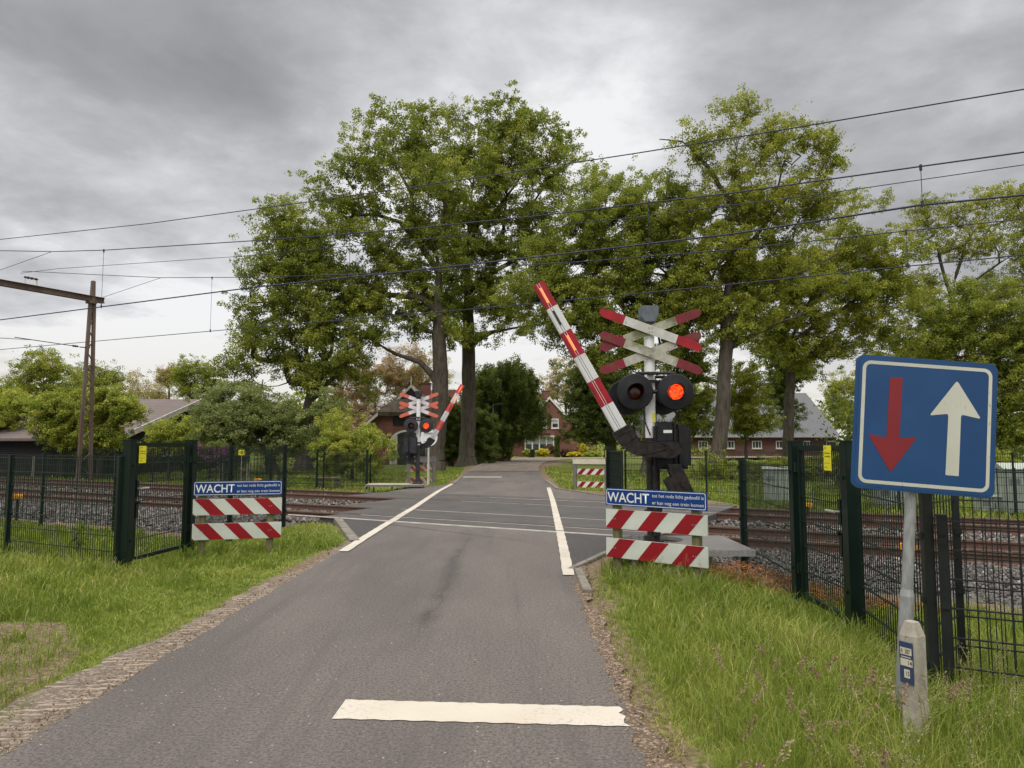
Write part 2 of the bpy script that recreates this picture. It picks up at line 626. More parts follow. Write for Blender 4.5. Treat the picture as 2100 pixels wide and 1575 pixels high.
M['railtop'] = mat('worn_rail_head', (0.20, 0.14, 0.12), (0.12, 0.07, 0.055), 3, 0.4, metal=0.5, stretch=(0.4, 4, 4))
M['railshine'] = mat('bare_rail_head', (0.46, 0.43, 0.41), (0.34, 0.31, 0.28), 3, 0.4, metal=0.1, stretch=(0.4, 4, 4))
M['sleeper'] = mat('stained_sleeper', (0.30, 0.25, 0.20), (0.17, 0.12, 0.09), 5, 0.9, 0.003, 40)
M['lattice'] = mat('brown_mast_steel', (0.10, 0.062, 0.050), (0.16, 0.12, 0.10), 1.2, 0.7, 0.002, 20, spec=0.35, stretch=(1, 1, 0.4))
M['wire'] = mat('dark_overhead_wire', (0.022, 0.025, 0.07), rough=0.6)
M['insul'] = mat('brown_insulator', (0.05, 0.035, 0.03), rough=0.3)
M['cabinet'] = mat('grey_green_cabinet', (0.36, 0.41, 0.36), (0.30, 0.35, 0.30), 3, 0.55)
M['orange'] = mat('yellow_orange_plastic', (0.78, 0.38, 0.01), (0.70, 0.30, 0.01), 5, 0.5)
M['whitewin'] = mat('white_window_paint', (0.72, 0.72, 0.69), (0.62, 0.62, 0.58), 3, 0.5)
M['glass'] = mat('dark_window_glass', (0.03, 0.035, 0.04), (0.06, 0.065, 0.07), 2, 0.08, spec=0.8)
M['blind'] = mat('grey_window_blind', (0.34, 0.37, 0.38), (0.28, 0.31, 0.32), 2, 0.4)
M['blacktimber'] = wave_mat('black_boarded_timber', (0.022, 0.020, 0.022), (0.008, 0.008, 0.009), 3.2, 'Z', 0.8, bump=0.02)
M['tiles'] = wave_mat('grey_brown_roof_tiles', (0.17, 0.135, 0.13), (0.09, 0.07, 0.07), 2.6, 'Z', 0.8, bump=0.03)
M['corr'] = wave_mat('grey_corrugated_roof', (0.17, 0.175, 0.19), (0.075, 0.078, 0.085), 1.9, 'X', 0.75, noise_c=(0.125, 0.13, 0.14), bump=0.04)
M['thatch'] = mat('dark_mossy_thatch', (0.045, 0.034, 0.028), (0.075, 0.060, 0.038), 2.2, 0.95, 0.05, 8)
M['redtile'] = mat('orange_roof_tiles', (0.34, 0.12, 0.07), (0.25, 0.09, 0.06), 5, 0.8)
M['bricks'] = brick_mat('red_brick_wall', (0.22, 0.075, 0.060), (0.16, 0.052, 0.045), (0.20, 0.15, 0.13), 1.6)
M['bricksb'] = brick_mat('brown_brick_wall', (0.15, 0.070, 0.055), (0.12, 0.055, 0.045), (0.12, 0.09, 0.08), 1.6)
M['barge'] = mat('pale_bargeboard', (0.62, 0.58, 0.54), (0.46, 0.43, 0.40), 4, 0.7)
M['bark'] = mat('oak_bark', (0.105, 0.085, 0.070), (0.055, 0.044, 0.036), 3.0, 0.95, 0.03, 9, stretch=(2.2, 2.2, 0.5), c3=(0.10, 0.11, 0.06), s3=0.8, lo3=0.5, hi3=0.75)
M['bark2'] = mat('pale_bark', (0.20, 0.17, 0.14), (0.11, 0.095, 0.08), 3.0, 0.95, 0.02, 9, stretch=(2.2, 2.2, 0.5))
M['stone'] = mat('sandstone', (0.34, 0.29, 0.22), (0.22, 0.19, 0.15), 5, 0.9, 0.01, 20)
M['purple'] = foliage('purple_blossom', [(0.0, (0.16, 0.03, 0.13)), (0.5, (0.30, 0.06, 0.24)), (1.0, (0.42, 0.14, 0.36))], 0.25)
for key, cs in {
    'oak': [(0.0, (0.125, 0.162, 0.028)), (0.5, (0.273, 0.318, 0.049)), (1.0, (0.459, 0.467, 0.089))],
    'oaky': [(0.0, (0.157, 0.187, 0.030)), (0.5, (0.314, 0.345, 0.049)), (1.0, (0.514, 0.496, 0.085))],
    'darkleaf': [(0.0, (0.059, 0.092, 0.025)), (0.5, (0.140, 0.190, 0.047)), (1.0, (0.265, 0.305, 0.076))],
    'willow': [(0.0, (0.132, 0.169, 0.055)), (0.5, (0.251, 0.297, 0.104)), (1.0, (0.389, 0.411, 0.180))],
    'spring': [(0.0, (0.281, 0.216, 0.097)), (0.5, (0.459, 0.365, 0.152)), (1.0, (0.651, 0.529, 0.248))],
    'bright': [(0.0, (0.207, 0.258, 0.036)), (0.5, (0.370, 0.420, 0.067)), (1.0, (0.562, 0.569, 0.110))],
    'lime': [(0.0, (0.444, 0.407, 0.034)), (0.5, (0.710, 0.584, 0.041)), (1.0, (0.962, 0.745, 0.055))],
    'maroon': [(0.0, (0.059, 0.025, 0.030)), (0.5, (0.133, 0.060, 0.055)), (1.0, (0.222, 0.122, 0.089))],
    'copper': [(0.0, (0.237, 0.156, 0.083)), (0.5, (0.414, 0.278, 0.152)), (1.0, (0.592, 0.420, 0.248))],
}.items():
    M[key] = foliage('leaves_' + key, cs)
M['grass'] = foliage('grass_blades', [(0.0, (0.095, 0.150, 0.022)), (0.45, (0.235, 0.31, 0.048)), (0.8, (0.43, 0.43, 0.11)), (0.93, (0.48, 0.40, 0.20)), (1.0, (0.55, 0.43, 0.27))], 0.35)
M['seed'] = foliage('grass_seed_heads', [(0.0, (0.20, 0.085, 0.095)), (0.5, (0.32, 0.20, 0.16)), (1.0, (0.38, 0.36, 0.20))], 0.2)
M['litter'] = foliage('dry_litter', [(0.0, (0.08, 0.055, 0.035)), (0.5, (0.26, 0.17, 0.10)), (1.0, (0.45, 0.36, 0.25))], 0.1)
M['bracken'] = foliage('rusty_dead_fern', [(0.0, (0.14, 0.055, 0.025)), (0.5, (0.33, 0.13, 0.055)), (1.0, (0.45, 0.24, 0.11))], 0.2)
M['stones'] = foliage('ballast_stone', [(0.0, (0.038, 0.035, 0.034)), (0.5, (0.120, 0.112, 0.110)), (0.85, (0.23, 0.21, 0.195)), (1.0, (0.36, 0.32, 0.28))], 0.0)

# ------------------------------------------------------------------ the ground
def ground_mat():
    m, t, bs = new_mat('meadow_and_soil')
    bs.inputs['Roughness'].default_value = 0.95
    bs.inputs['Specular IOR Level'].default_value = 0.1
    tcn = t.add('ShaderNodeTexCoord')
    v = tcn.outputs['Object']
    g = t.ramp(t.noise(v, 0.35, 8, 0.62), [(0.25, (0.10, 0.125, 0.028)), (0.5, (0.165, 0.195, 0.040)), (0.75, (0.24, 0.25, 0.070))])
    g2 = t.mix(t.smooth(t.noise(v, 9, 6, 0.7), 0.35, 0.7), g, (0.055, 0.075, 0.018))
    soil = t.mix(t.smooth(t.noise(v, 26, 6, 0.75), 0.35, 0.65), (0.085, 0.062, 0.042), (0.27, 0.205, 0.14))
    at = t.add('ShaderNodeAttribute')
    at.attribute_name = 'soil'
    f = t.math('ADD', at.outputs['Fac'], t.math('MULTIPLY', t.math('SUBTRACT', t.noise(v, 6, 6, 0.7), 0.5), 1.1))
    f = t.smooth(f, 0.30, 0.62)
    t.l.new(t.mix(f, g2, soil), bs.inputs['Base Color'])
    bn = t.add('ShaderNodeBump')
    bn.inputs['Distance'].default_value = 0.03
    t.l.new(t.noise(v, 14, 6, 0.7), bn.inputs['Height'])
    t.l.new(bn.outputs[0], bs.inputs['Normal'])
    return m


M['ground'] = ground_mat()


def graded(a0, a1, fine0, fine1, step, g=1.12):
    xs = list(np.arange(fine0, fine1, step))
    s, x = step, fine0
    left = []
    while x > a0:
        s *= g
        x -= s
        left.append(x)
    s, x = step, xs[-1]
    right = []
    while x < a1:
        s *= g
        x += s
        right.append(x)
    return np.array(left[::-1] + xs + right)


gx = graded(-500, 500, -14, 14, 0.16)
gy = graded(-60, 900, 0, 32, 0.16)
X, Y = np.meshgrid(gx, gy)
Z = hgt(X, Y)
nx, ny = len(gx), len(gy)
ii = np.arange(nx * ny).reshape(ny, nx)
quads = np.stack([ii[:-1, :-1], ii[:-1, 1:], ii[1:, 1:], ii[1:, :-1]], -1).reshape(-1, 4)
ground = np_mesh('ground', np.stack([X, Y, Z], -1).reshape(-1, 3), [quads], M['ground'], smooth=True)
tag(ground, kind='structure')


def vnoise(x, y, s, seed=0):
    """cheap smooth noise in 0..1"""
    r = np.random.RandomState(seed)
    v = np.zeros_like(x)
    for i in range(7):
        a = r.uniform(0, 6.28)
        f = s * r.uniform(0.5, 2.0)
        v += np.sin((x * math.cos(a) + y * math.sin(a)) * f + r.uniform(0, 6.28))
    return 0.5 + v / 7.5


def bare_map(x, y):
    """1 where the soil is worn bare"""
    d = road_mask(x, y)
    c = ND.x * x + ND.y * y
    b1 = sstep(0.62, 0.78, vnoise(x, y, 1.7, 8)) * 0.6
    b2 = np.where((x < 0) & (y < 6.8) & (x > -4.9), sstep(0.46, 0.58, vnoise(x, y, 1.6, 9)) * 0.95, 0)
    edge = 1 - sstep(0.05, 0.55, d)
    near = (y < 12) | (c > 20)
    b = np.maximum(np.maximum(b1 * 0.6, b2), np.where(near, edge, 0))
    b = np.where((c > 8.2) & (c < 11) & (by_road(x, y) < 0.5), np.maximum(b, 0.8), b)
    return np.where(y > 60, b * 0.3, b)


_at = ground.data.attributes.new('soil', 'FLOAT', 'POINT')
_at.data.foreach_set('value', bare_map(X, Y).astype(np.float32).ravel())


# ------------------------------------------------------------------ asphalt
def asphalt_mat(name, c1, c2, tyre=True, fine=1.0):
    m, t, bs = new_mat(name)
    bs.inputs['Roughness'].default_value = 0.82
    bs.inputs['Specular IOR Level'].default_value = 0.35
    tcn = t.add('ShaderNodeTexCoord')
    v = tcn.outputs['Object']
    mp = t.add('ShaderNodeMapping')
    mp.inputs['Scale'].default_value = (1.0, 0.35, 1)
    t.l.new(v, mp.inputs[0])
    c = t.mix(t.smooth(t.noise(mp.outputs[0], 0.9, 6, 0.6), 0.3, 0.7), c1, c2)
    # worn wheel tracks and a darker tarred trail between them
    sp = t.add('ShaderNodeSeparateXYZ')
    t.l.new(v, sp.inputs[0])
    if tyre:
        wob = t.math('MULTIPLY', t.math('SUBTRACT', t.noise(mp.outputs[0], 1.6, 6, 0.7), 0.5), 0.55)
        xx = t.math('ADD', sp.outputs[0], wob)
        d = t.math('ABSOLUTE', t.math('ADD', xx, 0.76))
        patch = t.smooth(t.noise(t.vmath('ADD', v, (3, 8, 0)), 1.1, 5, 0.65), 0.42, 0.62)
        f = t.math('ADD', t.math('MULTIPLY', t.math('SUBTRACT', 1.0, t.smooth(d, 0.01, 0.17)), t.math('ADD', 0.25, t.math('MULTIPLY', patch, 0.5))), t.math('MULTIPLY', t.math('SUBTRACT', 1.0, t.smooth(d, 0.004, 0.016)), 0.6), clamp=True)
        yw = t.math('MULTIPLY', t.smooth(sp.outputs[1], 5.6, 7), t.math('SUBTRACT', 1.0, t.smooth(sp.outputs[1], 11.5, 13.4)))
        c = t.mix(t.math('MULTIPLY', t.math('MULTIPLY', f, yw), 0.75), c, (0.035, 0.034, 0.036))
        d2 = t.smooth(t.math('ABSOLUTE', t.math('SUBTRACT', sp.outputs[0], 0.1)), 0.15, 0.8)
        c = t.mix(t.math('MULTIPLY', t.math('SUBTRACT', 1.0, d2), 0.22), c, (0.20, 0.175, 0.15))
    grain = t.noise(v, 46 * fine, 6, 0.92)
    c = t.mix(t.math('MULTIPLY', t.smooth(grain, 0.47, 0.56), 0.78), c, (0.036, 0.033, 0.033))
    g2 = t.noise(t.vmath('ADD', v, (4, 4, 0)), 44 * fine, 4, 0.8)
    c = t.mix(t.math('MULTIPLY', t.smooth(g2, 0.60, 0.66), 0.55), c, (0.36, 0.32, 0.28))
    mp2 = t.add('ShaderNodeMapping')
    mp2.inputs['Scale'].default_value = (1.9, 0.12, 1)
    t.l.new(v, mp2.inputs[0])
    stk = t.noise(mp2.outputs[0], 1.6, 5, 0.6)
    c = t.mix(t.math('MULTIPLY', t.smooth(stk, 0.50, 0.66), 0.42), c, (0.070, 0.064, 0.062))
    vo = t.add('ShaderNodeTexVoronoi')
    vo.inputs['Scale'].default_value = 26
    t.l.new(v, vo.inputs[0])
    sepc = t.add('ShaderNodeSeparateColor')
    t.l.new(vo.outputs['Color'], sepc.inputs[0])
    chip = t.math('MULTIPLY', t.math('LESS_THAN', vo.outputs['Distance'], 0.16), t.math('GREATER_THAN', sepc.outputs[0], 0.955))
    c = t.mix(chip, c, (0.40, 0.33, 0.25))
    blot = t.smooth(t.noise(v, 3.2, 7, 0.75), 0.62, 0.70)
    c = t.mix(t.math('MULTIPLY', blot, 0.45), c, (0.06, 0.055, 0.055))
    t.l.new(c, bs.inputs['Base Color'])
    bn = t.add('ShaderNodeBump')
    bn.inputs['Distance'].default_value = 0.004
    t.l.new(grain, bn.inputs['Height'])
    t.l.new(bn.outputs[0], bs.inputs['Normal'])
    return m


M['asphalt'] = asphalt_mat('old_asphalt', (0.158, 0.137, 0.126), (0.108, 0.096, 0.091))
M['asphalt2'] = asphalt_mat('newer_dark_asphalt', (0.062, 0.059, 0.061), (0.046, 0.045, 0.047), False)
M['lane'] = asphalt_mat('brown_lane_surface', (0.27, 0.215, 0.165), (0.20, 0.16, 0.13), False, 0.4)
random.seed(3)


def sheet(name, pts, m, z, kind='structure', label=None, sub=0):
    mb = MB()
    mb.face([(p[0], p[1], z) for p in pts])
    o = mb.build(name, m)
    return tag(o, label, kind=kind)


def wob(pts, amp, step=0.25, seed=1):
    """subdivide a polyline and roughen it"""
    rnd = random.Random(seed)
    out = []
    for a, b_ in zip(pts[:-1], pts[1:]):
        a, b_ = Vector(a[:2]), Vector(b_[:2])
        n = max(1, int((b_ - a).length / step))
        for i in range(n):
            p = a.lerp(b_, i / n)
            out.append((p.x + rnd.uniform(-amp, amp), p.y + rnd.uniform(-amp, amp) * 0.3))
    out.append(tuple(pts[-1][:2]))
    return out


C0, C1 = 11.85, 18.95          # near and far edge of the crossing deck (across the rails)
kl0, kl1 = G(742, 1106), G(700, 1063)      # kerb, left
kr0, kr1 = G(1176, 1166), G(1247, 1131)    # kerb, right
dl = TN(0, C0)
sL = kl1.dot(TD) - 0.05
sR = -3.7


def fill_left(y):
    return -2.62


left_edge = wob([(-2.66, -8), (-2.64, 3), (-2.60, 6), (-2.58, 8.6), (kl0.x - 0.03, kl0.y - 0.05)], 0.02, 0.2, 2)
right_edge = wob([(0.66, -8), (0.66, 3), (0.67, 6), (0.70, 8.2), (kr0.x, kr0.y)], 0.035, 0.16, 3)
nl = TN(sL, C0 - 0.004)
nr = TN(sR, C0 - 0.004)
poly = left_edge + [(kl1.x, kl1.y), (nl.x, nl.y)] + [(nr.x, nr.y), (nr.x + 0.1, nr.y - 1.2), (kr1.x, kr1.y)] + right_edge[::-1]
road = sheet('road', poly, M['asphalt'], 0.0)
# darker wings of newer asphalt beside the lane
LW0, LW1 = G(697, 1132), G(786, 1078)      # left line
RW0, RW1 = G(1166, 1180), G(1141, 1085)
wl = [kl0, kl1, nl, TN(PW(805, 1069, 15).dot(TD), C0 - 0.004), LW0 + Vector((0.02, 0.25, 0))]
lp = G(800, 1070)
wingL = sheet('road_shoulder', [(kl0.x, kl0.y), (kl1.x, kl1.y), (nl.x, nl.y), (lp.x - 0.02, lp.y - 0.05), (LW0.x + 0.05, LW0.y + 0.3)], M['asphalt2'], 0.004)
rp = G(1147, 1086)
wingR = sheet('road_shoulder', [(rp.x, rp.y), (RW0.x + 0.02, RW0.y + 0.25), (kr0.x, kr0.y), (kr1.x, kr1.y), (nr.x + 0.1, nr.y - 1.2), (nr.x, nr.y)], M['asphalt2'], 0.004)

# far side: asphalt up to the brown lane
fl = [G(929, 992), G(829, 1003), G(792, 1009)]
fr = [G(1118, 986), G(1140, 1003), G(1243, 1018), G(1330, 1030)]
sFL, sFR = TN(-9.0, C1), TN(sR, C1)
end_l, end_r = G(958, 966.5), G(1106, 966.5)
poly = [(sFL.x, sFL.y), (fl[2].x, fl[2].y + 0.1), (fl[1].x, fl[1].y), (fl[0].x, fl[0].y), (G(948, 975).x, G(948, 975).y), (end_l.x, end_l.y), (end_r.x, end_r.y),
        (fr[0].x, fr[0].y), (fr[1].x, fr[1].y), (fr[2].x, fr[2].y), (fr[3].x, fr[3].y), (sFR.x, sFR.y)]
road2 = sheet('road', poly, M['asphalt'], 0.0)
Ll = [G(u, v) for u, v in ((958, 966.3), (972, 957), (990, 950), (1010, 944.5), (1040, 940.5), (1080, 938.6))]
Rr = [G(u, v) for u, v in ((1106, 966.3), (1105, 958), (1112, 951), (1128, 946), (1160, 942), (1240, 939.6))]
far_end = [Vector((14, 78, 0)), Vector((26, 84, 0)), Vector((60, 92, 0)), Vector((60, 84, 0)), Vector((30, 77, 0)), Vector((20, 73, 0))]
poly = [(p.x, p.y) for p in Ll + far_end[:3] + far_end[3:] + Rr[::-1]]
lane = sheet('road', poly, M['lane'], 0.012)

# crossing deck of rubber panels, with open slots beside the rails
def deck_mat():
    m, t, bs = new_mat('rubber_deck_panels')
    bs.inputs['Roughness'].default_value = 0.7
    tcn = t.add('ShaderNodeTexCoord')
    v = tcn.outputs['Object']
    ck = t.add('ShaderNodeTexChecker')
    ck.inputs['Scale'].default_value = 24
    mp = t.add('ShaderNodeMapping')
    mp.inputs['Rotation'].default_value = (0, 0, math.radians(17))
    t.l.new(v, mp.inputs[0])
    t.l.new(mp.outputs[0], ck.inputs[0])
    c = t.mix(t.smooth(t.noise(v, 1.2, 6, 0.6), 0.3, 0.7), (0.088, 0.079, 0.075), (0.056, 0.053, 0.054))
    c = t.mix(t.math('MULTIPLY', ck.outputs[1], 0.38), c, (0.035, 0.034, 0.036))
    t.l.new(c, bs.inputs['Base Color'])
    bn = t.add('ShaderNodeBump')
    bn.inputs['Distance'].default_value = 0.006
    t.l.new(ck.outputs[1], bn.inputs['Height'])
    t.l.new(bn.outputs[0], bs.inputs['Normal'])
    return m


M['deck'] = deck_mat()
RAILS = [12.57, 14.07, 16.72, 18.20]
strips = [(C0, RAILS[0] - 0.045, 0), (RAILS[0] + 0.10, RAILS[1] - 0.10, 1), (RAILS[1] + 0.045, RAILS[2] - 0.045, 0), (RAILS[2] + 0.10, RAILS[3] - 0.10, 1), (RAILS[3] + 0.045, C1, 0)]
sA = [-11.4, -11.0, -10.4, -9.6, -9.2]
sleft = [G(690, 1056).dot(TD), G(693, 1052).dot(TD), G(715, 1035).dot(TD), G(745, 1014).dot(TD), G(790, 1010).dot(TD)]
deck = thing('crossing_deck', 'dark rubber panelled level crossing deck with rails let into it across the road', 'crossing deck', (0, 0, 0))
M['steeledge'] = mat('pale_steel_edge', (0.52, 0.50, 0.46), (0.40, 0.38, 0.34), 4, 0.6)
for i, (c0, c1, inner) in enumerate(strips):
    a, b_ = sleft[i], sR
    mid0, mid1 = PW(805, 1069, 15), 0
    mb = MB()
    q = [TN(a, c0), TN(b_, c0), TN(b_, c1), TN(a, c1)]
    k = 0.016 if inner else 0.010
    mb.prism([(p.x, p.y) for p in q], -0.16, k, 0, 'xy')
    mb.build('deck_panel', M['deck'] if True else M['asphalt2'], deck)
# plain asphalt-like wings on the deck outside the lane lines
ml = [G(834, 1048), G(800, 1070)]
mb = MB()
for s0, c0, c1 in ((sleft[0], C0 - 0.03, C0 + 0.03),):
    a, b_ = TN(s0 - 0.9, c0), TN(sR, c0)
    mb.prism([(p.x, p.y) for p in (TN(s0 - 0.9, c0), TN(sR, c0), TN(sR, c1), TN(s0 - 0.9, c1))], 0.0, 0.017, 0, 'xy')
mb.build('edge_strip', M['steeledge'], deck)


# white lines
def line_strip(name, pts, wid, z, label=None, seed=0):
    mb = MB()
    rnd = random.Random(seed)
    P2 = [Vector((p[0], p[1])) for p in pts]
    L, R = [], []
    for i, p in enumerate(P2):
        d = (P2[min(i + 1, len(P2) - 1)] - P2[max(i - 1, 0)]).normalized()
        n = Vector((-d.y, d.x))
        L.append(p + n * wid / 2)
        R.append(p - n * wid / 2)
    for i in range(len(P2) - 1):
        n = max(1, int((P2[i + 1] - P2[i]).length / 0.12))
        for j in range(n):
            a, b_ = j / n, (j + 1) / n
            q = [L[i].lerp(L[i + 1], a), L[i].lerp(L[i + 1], b_), R[i].lerp(R[i + 1], b_), R[i].lerp(R[i + 1], a)]
            mb.face([(p.x, p.y, z) for p in q][::-1])
    # roughen the rim
    for i, vv in enumerate(mb.v):
        h = math.sin(vv[0] * 57.3 + vv[1] * 91.7) * 0.004
        mb.v[i] = (vv[0] + h, vv[1] + h, vv[2])
    o = mb.build(name, M['paint'])
    return tag(o, label, kind='structure')


def paint_mat():
    m, t, bs = new_mat('worn_road_paint')
    bs.inputs['Roughness'].default_value = 0.7
    tcn = t.add('ShaderNodeTexCoord')
    v = tcn.outputs['Object']
    c = t.mix(t.smooth(t.noise(v, 1.1, 5), 0.3, 0.7), (0.52, 0.49, 0.43), (0.47, 0.415, 0.34))
    c = t.mix(t.smooth(t.noise(v, 60, 5, 0.8), 0.60, 0.72), c, (0.40, 0.34, 0.28))
    c = t.mix(t.smooth(t.noise(v, 6, 8, 0.75), 0.66, 0.72), c, (0.30, 0.22, 0.19))
    wear = t.math('MULTIPLY', t.smooth(t.noise(v, 34, 8, 0.85), 0.53, 0.60), t.smooth(t.noise(t.vmath('ADD', v, (2, 5, 1)), 1.7, 4), 0.38, 0.62))
    c = t.mix(t.math('MULTIPLY', wear, 0.75), c, (0.13, 0.115, 0.105))
    t.l.new(c, bs.inputs['Base Color'])
    return m


M['paint'] = paint_mat()
q = [G(709, 1436), G(1271, 1451), G(1286, 1491), G(681, 1475)]
mb = MB()
N = 40
edge = []
for i in range(N + 1):
    p = q[0].lerp(q[1], i / N)
    edge.append((p.x, p.y + 0.006 * math.sin(i * 2.1)))
for i in range(7):
    p = q[1].lerp(q[2], i / 6)
    edge.append((p.x + (0.02 * math.sin(i * 2.4)), p.y))
for i in range(N + 1):
    p = q[2].lerp(q[3], i / N)
    edge.append((p.x, p.y + 0.006 * math.sin(i * 1.7)))
mb.face([(x, y, 0.005) for x, y in edge])
tag(mb.build('road_marking', M['paint']), 'wide worn white stop bar painted across the right half of the nearest asphalt', kind='structure')
lz = 0.021
pl = [G(704, 1132), G(747, 1104), G(790, 1077), G(818, 1061)]
line_strip('road_marking', [(p.x, p.y) for p in pl], 0.15, 0.0125, 'white edge line left of the lane before the rails')
pl = [G(816, 1062), G(851, 1041), G(880, 1021), G(900, 1008), G(928, 993)]
line_strip('road_marking', [(p.x, p.y) for p in pl], 0.15, lz, 'white edge line left of the lane across the rails')
pl = [G(1166, 1181), G(1158, 1136), G(1148, 1088)]
line_strip('road_marking', [(p.x, p.y) for p in pl], 0.14, 0.0125, 'white edge line right of the lane before the rails')
pl = [G(1148, 1090), G(1141, 1060), G(1134, 1030), G(1125, 1001)]
line_strip('road_marking', [(p.x, p.y) for p in pl], 0.14, lz, 'white edge line right of the lane across the rails')
a, b_ = G(949, 978.5), G(1029, 978.5)
line_strip('road_marking', [(a.x, a.y), (b_.x, b_.y)], 0.6, 0.008, 'white stop line for the far direction')

# kerbs
def kerb(pts, wid, label, h=0.022):
    mb = MB()
    P2 = [Vector((p[0], p[1], 0)) for p in pts]
    for p0, p1 in zip(P2[:-1], P2[1:]):
        n = max(1, round((p1 - p0).length / 1.0))
        for i in range(n):
            a, b_ = p0.lerp(p1, i / n + 0.006), p0.lerp(p1, (i + 1) / n - 0.006)
            mb.beam(a + Vector((0, 0, h / 2 - 0.05)), b_ + Vector((0, 0, h / 2 - 0.05)), wid, h + 0.1)
    o = mb.build('kerb', M['kerb'], bevel=0.008)
    return tag(o, label, kind='structure')


kerb([kl1 + Vector((-0.08, 0.0, 0)), kl0 + Vector((-0.06, -0.25, 0))], 0.16, 'pale concrete kerb at the left wing of the crossing')
kerb([G(700, 1062), G(672, 1060.5)], 0.06, 'pale concrete edging beside the left ballast')
kerb([kr0 + Vector((-0.05, -0.08, 0)), G(1176, 1164), kr1, Vector((nr.x + 0.1, nr.y - 1.2, 0)), Vector((nr.x, nr.y - 0.1, 0))], 0.09, 'narrow concrete kerb at the right wing of the crossing', 0.015)
kerb([G(1176, 1166) + Vector((0.05, -0.1, 0)), G(1186, 1215) + Vector((0.1, 0, 0))], 0.10, 'short kerb of broken concrete beside the right verge', 0.03)
kerb([fr[0] + Vector((0.05, 0, 0)), fr[1] + Vector((0.05, 0.1, 0)), fr[2] + Vector((0, .1, 0)), fr[3] + Vector((0, .1, 0))], 0.1, 'thin kerb on the far right side of the crossing', 0.03)
kerb([G(948, 976), G(931, 992)], 0.12, 'thin kerb on the far left side of the crossing', 0.03)

# ------------------------------------------------------------------ verge strips
def ribbon(name, L, R, m, z, seed):
    mb = MB()
    for i in range(len(L) - 1):
        mb.face([(L[i][0], L[i][1], z), (R[i][0], R[i][1], z), (R[i + 1][0], R[i + 1][1], z), (L[i + 1][0], L[i + 1][1], z)])
    return tag(mb.build(name, m), kind='structure')


def dirt_mat(name, a, b_, c_, ridged=False):
    m, t, bs = new_mat(name)
    bs.inputs['Roughness'].default_value = 0.95
    tcn = t.add('ShaderNodeTexCoord')
    v = tcn.outputs['Object']
    c = t.mix(t.smooth(t.noise(v, 5, 7, 0.7), 0.35, 0.65), a, b_)
    vo = t.add('ShaderNodeTexVoronoi')
    vo.inputs['Scale'].default_value = 55
    t.l.new(v, vo.inputs[0])
    sc_ = t.add('ShaderNodeSeparateColor')
    t.l.new(vo.outputs['Color'], sc_.inputs[0])
    c = t.mix(t.smooth(sc_.outputs[0], 0.55, 0.9), c, c_)
    h = vo.outputs['Distance']
    if ridged:
        mp = t.add('ShaderNodeMapping')
        mp.inputs['Rotation'].default_value = (0, 0, math.radians(-8))
        t.l.new(v, mp.inputs[0])
        wv = t.add('ShaderNodeTexWave', wave_type='BANDS', bands_direction='Y')
        wv.inputs['Scale'].default_value = 3.6
        wv.inputs['Distortion'].default_value = 3.2
        wv.inputs['Detail'].default_value = 3
        wv.inputs['Detail Scale'].default_value = 3
        t.l.new(mp.outputs[0], wv.inputs[0])
        brk = t.math('MULTIPLY', t.smooth(wv.outputs[1], 0.45, 0.7), t.smooth(t.noise(v, 3.2, 5), 0.44, 0.56))
        c = t.mix(t.math('MULTIPLY', brk, 0.8), c, (0.33, 0.27, 0.215))
        h = t.math('ADD', t.math('MULTIPLY', h, 0.4), t.math('MULTIPLY', brk, 1.6))
    t.l.new(c, bs.inputs['Base Color'])
    bn = t.add('ShaderNodeBump')
    bn.inputs['Distance'].default_value = 0.02
    t.l.new(h, bn.inputs['Height'])
    t.l.new(bn.outputs[0], bs.inputs['Normal'])
    return m


M['gravelstrip'] = dirt_mat('gritty_concrete_verge', (0.155, 0.122, 0.095), (0.10, 0.078, 0.060), (0.25, 0.20, 0.155), True)
M['dirtstrip'] = dirt_mat('dry_verge_soil', (0.16, 0.115, 0.08), (0.10, 0.072, 0.05), (0.34, 0.25, 0.18))
rnd = random.Random(11)
ys = np.arange(1.2, 13.2, 0.12)
L, R = [], []
for y in ys:
    wd = 0.47 * (1 - 0.55 * min(1, max(0, (y - 5.0) / 4.5))) + 0.05 * math.sin(y * 1.7) + rnd.uniform(-0.05, 0.05)
    wd = max(0.1, wd)
    xr = float(np.interp(y, [0, 6, 8.6, kl0.y], [-2.56, -2.52, -2.50, kl0.x + 0.05]))
    L.append((xr - wd - 0.03, y))
    R.append((xr, y))
ribbon('gravel_verge', L, R, M['gravelstrip'], -0.006, 1)
L, R = [], []
for y in np.arange(1.0, 10.2, 0.12):
    xr = float(np.interp(y, [0, 6, 8.2, 9.3, 10.2], [0.64, 0.65, 0.69, 0.74, 0.9]))
    L.append((xr - 0.02, y))
    R.append((xr + 0.15 + 0.03 * math.sin(y * 2.3) + rnd.uniform(-0.05, 0.05), y))
ribbon('soil_verge', L, R, M['dirtstrip'], -0.004, 2)

# ------------------------------------------------------------------ ballast and tracks
rs = np.random.RandomState(5)
S = np.arange(-75, 60, 0.35)
cs = np.array([9.55, 9.9, 10.3, 10.7, 11.1, 11.4, 12.0, 13.3, 14.6, 15.4, 16.2, 17.4, 18.6, 19.3, 19.8, 20.4, 21.0])
bz = np.array([-0.42, -0.34, -0.25, -0.19, -0.165, -0.16, -0.16, -0.17, -0.16, -0.17, -0.16, -0.17, -0.16, -0.16, -0.20, -0.30, -0.42])
SS, CC = np.meshgrid(S, cs)
ZZ = np.repeat(bz[:, None], len(S), 1) + rs.uniform(-0.015, 0.015, SS.shape)
PX = TD.x * SS + ND.x * CC
PY = TD.y * SS + ND.y * CC
in_road = (SS > max(sleft) - 0.3) & (SS < sR)
ZZ = np.where(road_mask(PX, PY) < 0.6, np.minimum(ZZ, -0.2), ZZ)
